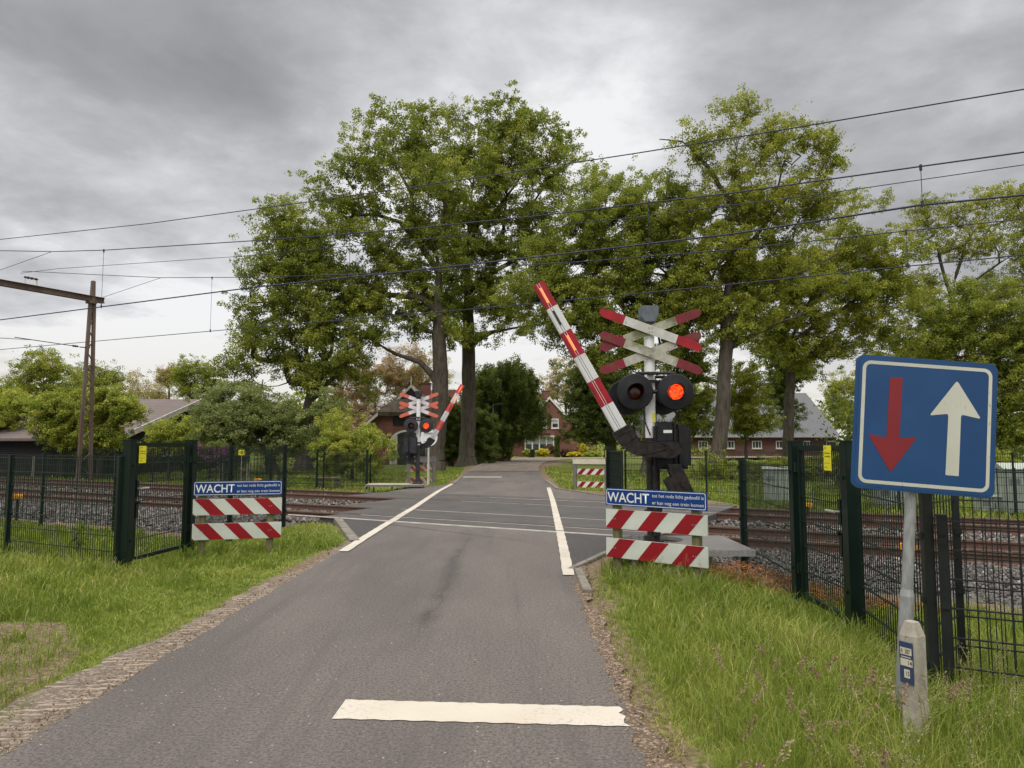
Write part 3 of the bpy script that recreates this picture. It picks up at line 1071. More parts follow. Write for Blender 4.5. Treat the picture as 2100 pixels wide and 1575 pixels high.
ii = np.arange(SS.size).reshape(SS.shape)
qd = np.stack([ii[:-1, :-1], ii[:-1, 1:], ii[1:, 1:], ii[1:, :-1]], -1).reshape(-1, 4)
M['ballastbed'] = dirt_mat('ballast_bed', (0.10, 0.095, 0.095), (0.06, 0.055, 0.055), (0.18, 0.17, 0.165))
bb = np_mesh('ballast', np.stack([PX, PY, ZZ], -1).reshape(-1, 3), [qd], M['ballastbed'])
tag(bb, kind='structure')
# loose stones
NS = 90000
s_ = rs.uniform(-34, 16, NS)
c_ = np.where(rs.rand(NS) < 0.62, rs.uniform(9.6, 12.5, NS), rs.uniform(12.5, 20.2, NS))
dist = np.hypot(TD.x * s_ + ND.x * c_, TD.y * s_ + ND.y * c_)
px_, py_ = TD.x * s_ + ND.x * c_, TD.y * s_ + ND.y * c_
lat = np.abs(px_) < 0.80 * py_ + 1.0
keep = lat & (rs.rand(NS) < np.clip(16.0 / dist, 0.25, 1.0) ** 1.5) & ~((s_ > sL - 0.1) & (s_ < sR - 0.1))
keep &= ~((c_ < 11.0) & (by_road(px_, py_) > 0.45) & (px_ > -6))
keep &= ~((c_ < C0 + 0.2) & (road_mask(px_, py_) < 0.35))
px_, py_, c_, dist = px_[keep], py_[keep], c_[keep], dist[keep]
zb = np.interp(c_, cs, bz)
rad = rs.uniform(0.014, 0.034, len(px_)) * np.clip(dist / 11, 1, 1.9)
base = np.array([(1, 0, 0), (-1, 0, 0), (0, 1, 0), (0, -1, 0), (0, 0, 1), (0, 0, -1)], float)
Vs = base[None] * rad[:, None, None] * rs.uniform(0.6, 1.25, (len(px_), 6, 1))
Vs += rs.normal(0, 0.22, Vs.shape) * rad[:, None, None]
Vs += np.stack([px_, py_, zb + rad * 0.5], -1)[:, None, :]
fi = np.array([(0, 2, 4), (2, 1, 4), (1, 3, 4), (3, 0, 4), (2, 0, 5), (1, 2, 5), (3, 1, 5), (0, 3, 5)])
fs = (np.arange(len(px_)) * 6)[:, None, None] + fi[None]
tn = np.repeat(np.clip(rs.beta(2, 2.6, len(px_)) + (rs.rand(len(px_)) < 0.02) * 0.5, 0, 1), 8)
st = np_mesh('ballast_stones', Vs.reshape(-1, 3), [fs.reshape(-1, 3)], M['stones'], tint=tn)
tag(st, 'grey crushed stones of the track bed', 'ballast', kind='stuff')

prof = [(-0.075, 0), (0.075, 0), (0.075, 0.012), (0.012, 0.03), (0.010, 0.115), (0.036, 0.128), (0.036, 0.155), (0.030, 0.163), (-0.030, 0.163), (-0.036, 0.155), (-0.036, 0.128), (-0.010, 0.115), (-0.012, 0.03), (-0.075, 0.012)]


def rail_mesh(c, parent):
    mb = MB()
    segs = [(-75, sL, 0), (sL, sR, 1), (sR, 60, 0)]
    z0 = -0.148
    for a, b_, shine in segs:
        n = len(prof)
        k = len(mb.v)
        for s in (a, b_):
            for (dx, dz) in prof:
                p = TN(s, c + dx, z0 + dz)
                mb.v.append(tuple(p))
        for i in range(n):
            j = (i + 1) % n
            mb.f.append((k + i, k + j, k + n + j, k + n + i))
            mb.m.append(0 if i != 7 else (2 if shine else 1))
    return mb.build('rail', [M['rust'], M['railtop'], M['railshine']], parent)


for ti, (ra, rb) in enumerate(((RAILS[0], RAILS[1]), (RAILS[2], RAILS[3]))):
    lab = ['nearer railway track of rusty rails on concrete sleepers', 'farther railway track of rusty rails beyond the nearer one'][ti]
    tr = thing('railway_track', lab, 'railway track', (0, 0, 0), group='railway tracks at the crossing')
    rail_mesh(ra, tr)
    rail_mesh(rb, tr)
    cm = (ra + rb) / 2
    cnt = 0
    for i in range(-60, 40):
        s = i * 0.6
        if sL - 0.35 < s < sR + 0.2 or cnt >= 90 or s < -36 or s > 15:
            continue
        mb = MB()
        p = TN(s, cm)
        rot = Matrix.Rotation(-TH, 3, 'Z')
        mb.box((p.x, p.y, -0.205), (0.25, 2.56, 0.11), 0, rot, 0.92)
        for rr in (ra, rb):
            for dd in (-0.11, 0.11):
                pc = TN(s, rr + dd)
                mb.box((pc.x, pc.y, -0.135), (0.10, 0.07, 0.03), 1, rot)
        mb.build('sleeper', [M['sleeper'], M['rust']], tr)
        cnt += 1
mb = MB()
pa, pb = TN(sR + 0.2, 12.95, -0.10), TN(sR + 6, 13.0, -0.12)
mb.cyl(pa, pb, 0.018, n=8)
mb.cyl(pa.lerp(pb, 0.25) - Vector((.05, 0, 0)), pa.lerp(pb, 0.25) + Vector((.05, 0, 0)), 0.035, n=10)
tag(mb.build('track_cable', M['barge']), 'pale cable lying beside the nearest rail right of the crossing', 'cable')

# ------------------------------------------------------------------ lettering
def letters(parent, name, text, x0, x1, zc, h, y, m, thick=0.0012, stretch=True, bold=0.0, O=None):
    """flat raised lettering facing -y, fitted between x0 and x1 (width) with cap height h"""
    cu = bpy.data.curves.new(name, 'FONT')
    cu.body = text
    cu.size = 1.0
    cu.offset = bold
    cu.resolution_u = 3
    tmp = bpy.data.objects.new(name, cu)
    col.objects.link(tmp)
    dg = bpy.context.evaluated_depsgraph_get()
    me = bpy.data.meshes.new_from_object(tmp.evaluated_get(dg))
    col.objects.unlink(tmp)
    bpy.data.objects.remove(tmp)
    bpy.data.curves.remove(cu)
    n = len(me.vertices)
    co = np.zeros(n * 3)
    me.vertices.foreach_get('co', co)
    co = co.reshape(-1, 3)
    w_ = co[:, 0].max() - co[:, 0].min()
    caps = 0.70
    sx = (x1 - x0) / w_ if stretch else h / caps
    out = np.zeros_like(co)
    out[:, 0] = x0 + (co[:, 0] - co[:, 0].min()) * sx
    out[:, 2] = zc - h / 2 + co[:, 1] * (h / caps)
    out[:, 1] = y
    me.vertices.foreach_set('co', out.ravel())
    me.materials.clear()
    me.materials.append(m)
    me.name = name
    me.update()
    o = bpy.data.objects.new(name, me)
    col.objects.link(o)
    o.parent = parent
    return o


def rrect(x0, x1, z0, z1, r, n=5):
    out = []
    for (cx, cz, a0) in ((x1 - r, z1 - r, 0), (x0 + r, z1 - r, 90), (x0 + r, z0 + r, 180), (x1 - r, z0 + r, 270)):
        for i in range(n + 1):
            a = math.radians(a0 + 90 * i / n)
            out.append((cx + r * math.cos(a), cz + r * math.sin(a)))
    return out


def ring(mb, outer, inner, y, m):
    n = len(outer)
    for i in range(n):
        j = (i + 1) % n
        mb.face([(outer[i][0], y, outer[i][1]), (outer[j][0], y, outer[j][1]), (inner[j][0], y, inner[j][1]), (inner[i][0], y, inner[i][1])], m)


# ------------------------------------------------------------------ level crossing barrier with lights and crosses
def crossing_signal(label, loc, rot, far, on_front, on_back):
    t = thing('crossing_barrier', label, 'crossing barrier', loc, rot, group='half barriers with crosses and flashing lights')
    blk = M['farblack'] if far else M['black']
    drk = M['farblack'] if far else M['dark']
    mb = MB()
    mb.cyl((0, 0, 1.55), (0, 0, 3.28), 0.072, n=20)
    for zz in (3.05, 2.72):
        mb.cyl((0, 0, zz), (0, 0, zz + 0.012), 0.075, n=20, m=0)
    mb.build('mast', M['mast'], t, smooth=True)
    mb = MB()
    mb.cyl((0, 0, 0.28), (0, 0, 1.62), 0.066, n=16)
    mb.cyl((0.05, -0.1, 0.34), (0.05, -0.1, 1.28), 0.05, n=12)
    mb.cyl((0, 0, 1.36), (0, 0, 1.42), 0.095, n=16)
    mb.cyl((0, 0, 1.60), (0, 0, 1.66), 0.10, n=16)
    mb.cyl((0, 0, 0.62), (0, 0, 0.68), 0.10, n=16)
    mb.build('lower_post', drk, t, smooth=True)
    mb = MB()
    mb.lathe([(0.15, 0.14), (0.19, 0.16), (0.19, 0.2), (0.12, 0.24), (0.11, 0.33), (0.0, 0.34)], n=16)
    for i in range(6):
        a = i * math.pi / 3 + 0.3
        mb.cyl((0.155 * math.cos(a), 0.155 * math.sin(a), 0.2), (0.155 * math.cos(a), 0.155 * math.sin(a), 0.25), 0.018, n=6)
    mb.build('base_flange', drk, t)
    mb = MB()
    mb.box((0, 0, -0.05), (0.62, 0.62, 0.40) if far else (0.42, 0.42, 0.40), 0)
    mb.build('foundation', M['concrete'], t, bevel=0.02)
    # bell box on top
    mb = MB()
    mb.prism([(-0.125, 3.49), (0.115, 3.49), (0.115, 3.36), (0.06, 3.26), (-0.075, 3.26), (-0.125, 3.33)], -0.13, 0.12)
    mb.cyl((0.05, -0.06, 3.22), (0.05, -0.06, 3.31), 0.04, n=12)
    mb.cyl((0, 0, 3.2), (0, 0, 3.28), 0.08, n=16)
    mb.build('bell_box', M['farblack'] if far else M['boxgrey'], t, bevel=0.008)
    # cross boards
    L, W = 0.752, 0.062
    red1, wh1 = (M['plredf'], M['plwhitef']) if far else (M['armred'], M['plclean'])
    red2, wh2 = (M['plredf'], M['plwhitef']) if far else (M['plredd'], M['plwhite'])
    for (zc, sgn, yy, r_, w_) in ((3.15, -1, -0.115, red1, wh1), (2.83, -1, -0.113, red2, wh2), (3.15, 1, -0.092, red2, wh2), (2.83, 1, -0.090, red2, wh2)):
        mb = MB()
        a = math.radians(20.3) * sgn
        R2 = Matrix.Rotation(a, 2)
        k = 0.385

        def pl(pts, m):
            q = []
            for (x, z_) in pts:
                v = R2 @ Vector((x, z_))
                q.append((v.x, v.y + zc))
            mb.prism(q, yy - 0.006, yy + 0.006, m)
        pl([(-k, -W), (k, -W), (k, W), (-k, W)], 0)
        pl([(k + .0005, -W), (L - 0.05, -W), (L - .01, -W * 0.55), (L, W * 0.3), (L - 0.07, W), (k + .0005, W)], 1)
        pl([(-k - .0005, W), (-L + 0.05, W), (-L + .01, W * 0.55), (-L, -W * 0.3), (-L + 0.07, -W), (-k - .0005, -W)], 1)
        if not far:
            for bx in (-0.02, 0.02):
                for bz in (-0.03, 0.03):
                    mb.cyl((bx, yy - 0.006, zc + bz), (bx, yy - 0.014, zc + bz), 0.009, n=8, m=2)
            v = R2 @ Vector((-k + 0.03 if sgn < 0 else k - 0.03, -0.02))
            mb.cyl((v.x, yy - 0.006, v.y + zc), (v.x, yy - 0.014, v.y + zc), 0.009, n=8, m=2)
        mb.build('cross_board', [w_, r_, M['zinc']], t)
    # lamp brackets
    mb = MB()
    mb.cyl((-0.22, -0.14, 2.545), (0.33, -0.14, 2.545), 0.022, n=10)
    mb.cyl((-0.28, 0.16, 2.52), (0.26, 0.16, 2.52), 0.022, n=10)
    mb.box((0, 0, 2.545), (0.10, 0.34, 0.03))
    mb.box((0, -0.02, 2.44), (0.17, 0.19, 0.035))
    mb.cyl((-0.24, -0.12, 2.29), (0.31, -0.12, 2.29), 0.03, n=10)
    mb.build('lamp_bracket', drk, t)

    def lamp(x, y, z_, face, on):
        # face -1: looks towards -y, +1: towards +y
        s = face
        mb = MB()
        rd, rl = 0.25, 0.113
        mb.lathe([(rl, 0), (rd - 0.012, s * -0.02), (rd, s * -0.035), (rd - 0.006, s * -0.05), (0.12, s * -0.055), (0.11, s * -0.16), (0.0, s * -0.17)], (x, y, z_), 'y', 36)
        dd = mb.build('signal_disc', M['farblack'] if far else M['disc'], t, smooth=True)
        mb = MB()
        k = len(mb.v)
        n = 24
        for (r_, hh) in ((0.108, 0.0), (0.112, 1.0)):
            for i in range(n + 1):
                a = math.radians(-60 + 300 * i / n)
                reach = 0.03 + 0.12 * max(0.0, math.sin(a)) if hh else -0.01
                mb.v.append((x + r_ * math.cos(a), y + s * reach, z_ + r_ * math.sin(a)))
        for i in range(n):
            mb.f.append((k + i, k + i + 1, k + n + 2 + i, k + n + 1 + i))
            mb.m.append(0)
        hd = mb.build('lamp_hood', M['farblack'] if far else M['disc'], dd, smooth=True)
        so = hd.modifiers.new('thick', 'SOLIDIFY')
        so.thickness = 0.006
        mb = MB()
        mb.lathe([(0.0, s * -0.012), (0.05, s * -0.014), (0.09, s * -0.022), (0.108, s * -0.035)], (x, y, z_), 'y', 28)
        ln = mb.build('lens', M['redon'] if on else M['redoff'], dd, smooth=True)
        ln['label'] = 'lit red lens' if on else 'dark unlit lens'
    lamp(-0.24, -0.24, 2.285, -1, on_front[0])
    lamp(0.31, -0.24, 2.285, -1, on_front[1])
    lamp(-0.31, 0.26, 2.235, 1, on_back[0])
    lamp(0.22, 0.26, 2.235, 1, on_back[1])
    # sticker
    mb = MB()
    mb.box((0.035, -0.066, 1.94), (0.035, 0.02, 0.13))
    mb.build('sticker', M['yellow'], t)
    # drive box
    mb = MB()
    mb.box((0.155, -0.02, 1.545), (0.28, 0.40, 0.62))
    o = mb.build('drive_box', blk, t, bevel=0.035)
    mb = MB()
    mb.box((0.40, -0.02, 1.54), (0.22, 0.44, 0.60))
    mb.build('box_cover', blk, o, bevel=0.05)
    mb = MB()
    mb.box((0.285, -0.02, 1.545), (0.03, 0.46, 0.66))
    mb.build('box_flange', blk, o, bevel=0.012)
    mb = MB()
    for bx in (0.08, 0.16, 0.20):
        mb.cyl((bx, -0.08, 1.85), (bx, -0.08, 1.885), 0.022, n=8)
    mb.box((0.17, -0.05, 1.868), (0.2, 0.06, 0.02))
    mb.cyl((0.42, -0.235, 1.31), (0.42, -0.25, 1.31), 0.045, n=14)
    mb.build('box_fittings', blk, o)
    mb = MB()
    mb.box((0.19, -0.222, 1.745), (0.115, 0.006, 0.04))
    mb.build('type_plate', M['signwhite'], o)

    mb = MB()
    pc_ = [(0.30, -0.12, 1.26), (0.27, -0.17, 1.12), (0.19, -0.20, 0.95), (0.10, -0.19, 0.75), (0.07, -0.16, 0.5), (0.06, -0.12, 0.34)]
    for a_, b_ in zip(pc_[:-1], pc_[1:]):
        mb.cyl(a_, b_, 0.016, n=8)
    pc_ = [(-0.05, 0.0, 2.46), (-0.09, -0.02, 2.2), (-0.085, -0.02, 1.9), (-0.02, -0.09, 1.7)]
    for a_, b_ in zip(pc_[:-1], pc_[1:]):
        mb.cyl(a_, b_, 0.010, n=8)
    mb.build('cable', drk, t, smooth=True)
    # bracket carrying the arm
    def cv(px):
        return [((1040 + x / 4.038 - 1328) * 0.00672, 1.6 + (907 - (560 + y / 4.038)) * 0.00672) for x, y in px]
    mb = MB()
    br = cv([(822, 1335), (838, 1318), (905, 1290), (965, 1275), (985, 1292), (1003, 1345), (1032, 1385), (1080, 1400), (1180, 1390), (1290, 1385), (1335, 1395), (1368, 1455), (1362, 1475), (1310, 1522), (1255, 1530), (1180, 1522), (1060, 1515), (985, 1495), (925, 1458), (885, 1415), (850, 1380)])
    mb.prism(br, -0.42, -0.395)
    mb.prism(br, -0.275, -0.25)
    cx = sum(p[0] for p in br) / len(br)
    n = len(br)
    for i in range(n):       # rim flange
        j = (i + 1) % n
        p, q = Vector((br[i][0], -0.335, br[i][1])), Vector((br[j][0], -0.335, br[j][1]))
        if i in (0, 1, 2):
            continue
        mb.beam(p, q, 0.18, 0.012, 0, up=(0, 1, 0)) if False else mb.face([(p.x, -0.43, p.z), (q.x, -0.43, q.z), (q.x, -0.24, q.z), (p.x, -0.24, p.z)])
    hub = cv([(1283, 1441)])[0]
    mb.cyl((hub[0], -0.45, hub[1]), (hub[0], -0.15, hub[1]), 0.035, n=14)
    mb.cyl((hub[0], -0.428, hub[1]), (hub[0], -0.42, hub[1]), 0.075, n=20)
    for a_, b_ in (((1283, 1441), (1050, 1500)), ((1283, 1441), (1180, 1395)), ((1283, 1441), (1320, 1400)), ((1283, 1441), (1240, 1525)), ((1000, 1350), (905, 1420)), ((965, 1300), (860, 1345))):
        p, q = cv([a_, b_])
        mb.beam((p[0], -0.424, p[1]), (q[0], -0.424, q[1]), 0.012, 0.018, 0, up=(0, 1, 0))
    mb.build('arm_bracket', drk, t)
    # lever down to the counterweight
    mb = MB()
    cw = lambda pts: [((u - 1328) * 0.00672, 1.6 + (907 - v) * 0.00672) for u, v in pts]
    mb.prism(cw([(1350, 950), (1376, 950), (1404, 1012), (1374, 1016)]), -0.40, -0.36)
    mb.prism(cw([(1350, 950), (1376, 950), (1404, 1012), (1374, 1016)]), -0.24, -0.20)
    mb.prism(cw([(1346, 984), (1360, 974), (1378, 1010), (1362, 1014)]), -0.46, -0.16)
    mb.cyl(*[(p[0], yy, p[1]) for p, yy in ((cw([(1379, 992)])[0], -0.42), (cw([(1379, 992)])[0], -0.16))], 0.022, n=10)
    p, q = cw([(1352, 960), (1372, 1010)])
    mb.beam((p[0], -0.44, p[1]), (q[0], -0.44, q[1]), 0.02, 0.02, 0, up=(0, 1, 0))
    mb.build('counterweight', drk, t)
    # the arm
    base = Vector((-0.463, 1.772))
    tip = Vector((-1.56, 3.745))
    d = (tip - base)
    Ln = d.length
    d.normalize()
    nrm = Vector((d.y, -d.x))
    arm = bpy.data.objects.new('barrier_arm', None)
    mbw, mbr = MB(), MB()

    def hw(f):
        return 0.090 - 0.010 * f
    y0, y1 = -0.385, -0.305

    def seg(mb, f0, f1, w0=None, w1=None, ya=None, m=0, off=0.0):
        a0, a1 = base + d * (Ln * f0), base + d * (Ln * f1)
        h0, h1 = (w0 or hw(f0)), (w1 or hw(f1))
        c = [a0 + nrm * (off - h0), a0 + nrm * (off + h0), a1 + nrm * (off + h1), a1 + nrm * (off - h1)]
        if ya is None:
            # slightly rounded box: chamfer by adding two prisms
            mb.prism([(p.x, p.y) for p in c], y0, y1, m)
            c2 = [a0 + nrm * (off - h0 * 0.8), a0 + nrm * (off + h0 * 0.8), a1 + nrm * (off + h1 * 0.8), a1 + nrm * (off - h1 * 0.8)]
            mb.prism([(p.x, p.y) for p in c2], y0 - 0.008, y0 - 0.0005, m)
            mb.prism([(p.x, p.y) for p in c2], y1 + 0.0005, y1 + 0.008, m)
        else:
            mb.prism([(p.x, p.y) for p in c], ya[0], ya[1], m)
    mb = MB()
    rd = M['armredf'] if far else M['armred']
    for i in range(6):
        f0, f1 = i / 6, (i + 1) / 6
        seg(mb, f0 + (0.0006 if i else 0), f1, m=(1 if i % 2 == 1 else 0))
    for sgn_y in (y0 - 0.0085, y1 + 0.0085):
        for off in (-0.028, 0.002) if not far else (-0.012, 0.016):
            for i in range(6):
                seg(mb, i / 6 + 0.002, (i + 1) / 6 - 0.002, 0.0028, 0.0028, (sgn_y - 0.0008, sgn_y + 0.0008), m=(2 if i % 2 == 1 else 3), off=off)
    arm = mb.build('barrier_arm', [M['armwhite'], rd, M['armwhite'], M['farblack']], t)

    def strip(f0, f1, on):
        mb = MB()
        for (ya, yb) in ((y0 - 0.022, y0 - 0.0095), (y1 + 0.0095, y1 + 0.022)):
            seg(mb, f0, f1, 0.0095, 0.0095, (ya, yb), off=-0.013)
        o = mb.build('arm_light', M['orangeon'] if on else M['farblack'], arm)
        o['label'] = 'glowing orange strip light' if on else 'dark strip light'
    if far:
        strip(0.885, 0.965, True)
        strip(0.715, 0.79, True)
        strip(0.53, 0.63, False)
    else:
        strip(0.865, 0.965, True)
        strip(0.715, 0.81, False)
        strip(0.54, 0.64, True)
    # steel shoe holding the arm
    mb = MB()
    a0, a1 = base - d * 0.20, base + d * 0.0
    c = [a0 + nrm * -0.10, a0 + nrm * 0.10, a1 + nrm * 0.10, a1 + nrm * -0.10]
    mb.prism([(p.x, p.y) for p in c], -0.40, -0.27)
    c = [a1 + nrm * -0.115 - d * 0.02, a1 + nrm * 0.115 - d * 0.02, a1 + nrm * 0.115 + d * 0.015, a1 + nrm * -0.115 + d * 0.015]
    mb.prism([(p.x, p.y) for p in c], -0.43, -0.24)
    mb.build('arm_shoe', drk, arm, bevel=0.006)
    return t


NM = Vector((1.915, 10.0, 0))
near_sig = crossing_signal('nearer half barrier with bright red and white arm leaning left and right lamp lit', NM, 0, False, (False, True), (False, False))
FM = PW(857, 950, 26.0)
far_sig = crossing_signal('farther half barrier beyond the tracks with salmon crosses and arm leaning right', (FM.x, 26.0, -0.05), math.pi, True, (False, False), (True, False))


# maintenance platforms
def platform(label, x0, x1, y0, y1, z, hole, mats, legs):
    t = thing('maintenance_platform', label, 'platform', ((x0 + x1) / 2, (y0 + y1) / 2, -0.1), 0, 'grating platforms at the barriers')
    ox, oy, oz = (x0 + x1) / 2, (y0 + y1) / 2, -0.1
    mb = MB()
    N = 48
    hx, hy, hr = hole
    inner, outer = [], []
    for i in range(N):
        a = 2 * math.pi * i / N
        inner.append((hx + hr * math.cos(a), hy + hr * math.sin(a)))
        ca, sa = math.cos(a), math.sin(a)
        ts = []
        if ca > 1e-9:
            ts.append((x1 - hx) / ca)
        if ca < -1e-9:
            ts.append((x0 - hx) / ca)
        if sa > 1e-9:
            ts.append((y1 - hy) / sa)
        if sa < -1e-9:
            ts.append((y0 - hy) / sa)
        k = min(ts)
        outer.append((hx + k * ca, hy + k * sa))
    for i in range(N):
        j = (i + 1) % N
        mb.face([(inner[i][0] - ox, inner[i][1] - oy, z - oz), (outer[i][0] - ox, outer[i][1] - oy, z - oz), (outer[j][0] - ox, outer[j][1] - oy, z - oz), (inner[j][0] - ox, inner[j][1] - oy, z - oz)])
        mb.face([(inner[i][0] - ox, inner[i][1] - oy, z - oz), (inner[j][0] - ox, inner[j][1] - oy, z - oz), (inner[j][0] - ox, inner[j][1] - oy, z - 0.05 - oz), (inner[i][0] - ox, inner[i][1] - oy, z - 0.05 - oz)], 1)
    cs_ = [(x0, y0), (x1, y0), (x1, y1), (x0, y1)]
    mb.build('grating', [mats[0], mats[1]], t)
    mb = MB()
    for i in range(4):
        a, b_ = cs_[i], cs_[(i + 1) % 4]
        mb.beam((a[0] - ox, a[1] - oy, z - 0.038 - oz), (b_[0] - ox, b_[1] - oy, z - 0.038 - oz), 0.012, 0.072)
    mb.build('rim', mats[1], t)
    for (lx, ly) in legs:
        mb = MB()
        mb.cyl((lx - ox, ly - oy, -0.2), (lx - ox, ly - oy, z - 0.03 - oz), 0.028, n=10)
        mb.build('leg', mats[1], t)
    return t


platform('grey grating platform on short pipe legs around the foot of the nearer barrier', 1.42, 2.97, 8.95, 10.35, 0.285, (1.9, 9.98, 0.42), (M['grate'], M['zinc']), [(2.78, 9.02), (2.25, 9.02), (2.78, 10.2), (1.5, 9.02)])
platform('brownish low platform beside the foot of the farther barrier', -5.15, -3.1, 25.4, 26.4, 0.12, (-3.4, 26.0, 0.3), (M['concrete'], M['greypost']), [(-5.0, 25.5), (-4.2, 25.5), (-5.0, 26.3), (-3.2, 25.5)])


# ------------------------------------------------------------------ warning boards
def wacht(label, A, B, slope, ground_a):
    """A left end, B right end (world xy); local x along the board"""
    A, B = Vector(A), Vector(B)
    dv = B - A
    W = dv.length
    rz = math.atan2(dv.y, dv.x)
    t = thing('warning_board', label, 'warning board', (A.x, A.y, 0), rz, 'red and white striped boards with blue wait signs')
    for px in (0.12, W - 0.16):
        mb = MB()
        mb.box((px, 0.06, 0.40), (0.095, 0.085, 1.18))
        mb.build('post', M['woodpost'], t, bevel=0.006)
    for (z0, z1) in ((0.205, 0.435), (0.555, 0.785)):
        mb = MB()
        h = z1 - z0
        mb.box((W / 2, 0, (z0 + z1) / 2), (W, 0.02, h), 0)
        per = W / 3.0
        # parallelogram stripes clipped to the board
        for i in range(-1, 5):
            if slope < 0:      # stripes lean like a backslash
                xt = i * per + 0.015
                q = [(xt, z1), (xt + per * 0.48, z1), (xt + per * 0.48 + h * 0.98, z0), (xt + h * 0.98, z0)]
            else:
                xt = i * per + 0.19
                q = [(xt, z1), (xt + per * 0.49, z1), (xt + per * 0.49 - h * 0.86, z0), (xt - h * 0.86, z0)]
            q = clip(q, 0.002, W - 0.002)
            if len(q) >= 3:
                mb.prism(q, -0.0125, -0.0101, 1)
        for bx in (0.105, 0.135, W - 0.175, W - 0.145):
            mb.cyl((bx, -0.010, (z0 + z1) / 2), (bx, -0.0165, (z0 + z1) / 2), 0.0065, n=8, m=2)
        mb.build('striped_board', [M['boardwhite'], M['boardred'], M['zinc']], t)
    mb = MB()
    mb.box((W / 2, -0.002, 0.935), (W, 0.022, 0.205), 0)
    ring(mb, rrect(0.012, W - 0.012, 0.842, 1.028, 0.022), rrect(0.019, W - 0.019, 0.849, 1.021, 0.017), -0.0140, 1)
    bb_ = mb.build('text_panel', [M['signblue'], M['signwhite']], t)
    letters(bb_, 'lettering', 'WACHT', 0.028, W * 0.455, 0.935, 0.115, -0.0145, M['signwhite'], bold=0.012)
    letters(bb_, 'lettering', 'tot het rode licht gedoofd is', W * 0.485, W - 0.035, 0.975, 0.040, -0.0145, M['signwhite'], bold=0.0)
    letters(bb_, 'lettering', 'er kan nog een trein komen', W * 0.485, W - 0.035, 0.893, 0.040, -0.0145, M['signwhite'], bold=0.0)
    return t


def clip(q, x0, x1):
    for (lim, sg) in ((x0, 1), (x1, -1)):
        out = []
        n = len(q)
        for i in range(n):
            a, b_ = q[i], q[(i + 1) % n]
            ina, inb = sg * (a[0] - lim) >= 0, sg * (b_[0] - lim) >= 0
            if ina:
                out.append(a)
            if ina != inb:
                f = (lim - a[0]) / (b_[0] - a[0])
                out.append((lim, a[1] + f * (b_[1] - a[1])))
        q = out
        if len(q) < 3:
            return []
    return q


pA, pB = PW(1243, 1000, 9.0), PW(1450, 1015, 8.15)
wacht('right warning board with stripes rising to the right, before the nearer barrier', (pA.x, 9.0), (pB.x, 8.15), 1, 0)
pA, pB = PW(397, 1000, 10.45), PW(579, 1000, 10.75)
wacht('left warning board with stripes falling to the right, beside the left gate', (pA.x, 10.45), (pB.x, 10.75), -1, 0)


def rear_board(label, A, B, z0, cream, lean, white, red, post):
    A, B = Vector(A), Vector(B)
    dv = B - A
    W = dv.length
    t = thing('striped_barricade', label, 'barricade', (A.x, A.y, z0), math.atan2(dv.y, dv.x), 'striped barricades beyond the tracks')
    for px in (0.06, W - 0.06):
        mb = MB()
        mb.box((px, 0, 0.45), (0.12, 0.10, 1.5))
        mb.build('post', post, t, bevel=0.008)
    mb = MB()
    mb.box((W / 2, -0.055, 1.06), (W, 0.02, 0.22))
    mb.box((W / 2, -0.06, 1.175), (W + 0.04, 0.05, 0.012))
    mb.build('top_board', cream, t)
    for zc in (0.22, 0.68):
        mb = MB()
        mb.box((W / 2, 0.062, zc), (W, 0.02, 0.21), 0)
        n = 4
        per = (W - 0.24) / 3.2
        for i in range(-1, 5):
            x = 0.12 + i * per
            h = 0.21
            if lean > 0:
                q = [(x, zc - h / 2), (x + per * 0.5, zc - h / 2), (x + per * 0.5 + h * .9, zc + h / 2), (x + h * .9, zc + h / 2)]
            else:
                q = [(x + h * .9, zc - h / 2), (x + h * .9 + per * 0.5, zc - h / 2), (x + per * 0.5, zc + h / 2), (x, zc + h / 2)]
            q = clip(q, 0.001, W - 0.001)
            if len(q) >= 3:
                mb.prism(q, 0.0485, 0.0515, 1)
        mb.build('striped_board', [white, red], t)
    return t


a, b_ = PW(1176, 970, 26.0), PW(1247, 970, 25.4)
rear_board('cream topped barricade with red and white stripes on the far right verge of the road', (a.x, 26.0), (b_.x, 25.4), -0.12, M['cream'], 1, M['signwhite'], M['boardred'], M['greypost'])
a, b_ = PW(835, 970, 29.0), PW(893, 970, 29.6)
rear_board('weathered grey barricade with dull red stripes behind the farther barrier', (a.x, 29.0), (b_.x, 29.6), -0.15, M['greypost'], -1, M['plwhite'], M['dullred'], M['greypost'])

# ------------------------------------------------------------------ the tilted blue priority sign
base = PW(1847, 1440, 4.27)
ps = thing('road_sign', 'large tilted blue square sign with red down arrow and white up arrow on grey pole', 'road sign', (base.x, 4.27, hz(base.x, 4.27)), 0)
ps.rotation_euler = (0, math.radians(4.6), math.radians(-3.0))
mb = MB()
mb.cyl((0, 0, -0.3), (0, 0, 0.76), 0.040, n=20)
mb.cyl((0, 0, 0.76), (0, 0, 0.80), 0.040, 0.031, n=20)
mb.cyl((0, 0, 0.80), (0, 0, 2.05), 0.031, n=20)
mb.build('pole', M['zinc'], ps, smooth=True)
pc = PW(1887, 872, 4.23)
SX, SZ = pc.x - base.x - 0.126, 1.749
S2 = 0.40


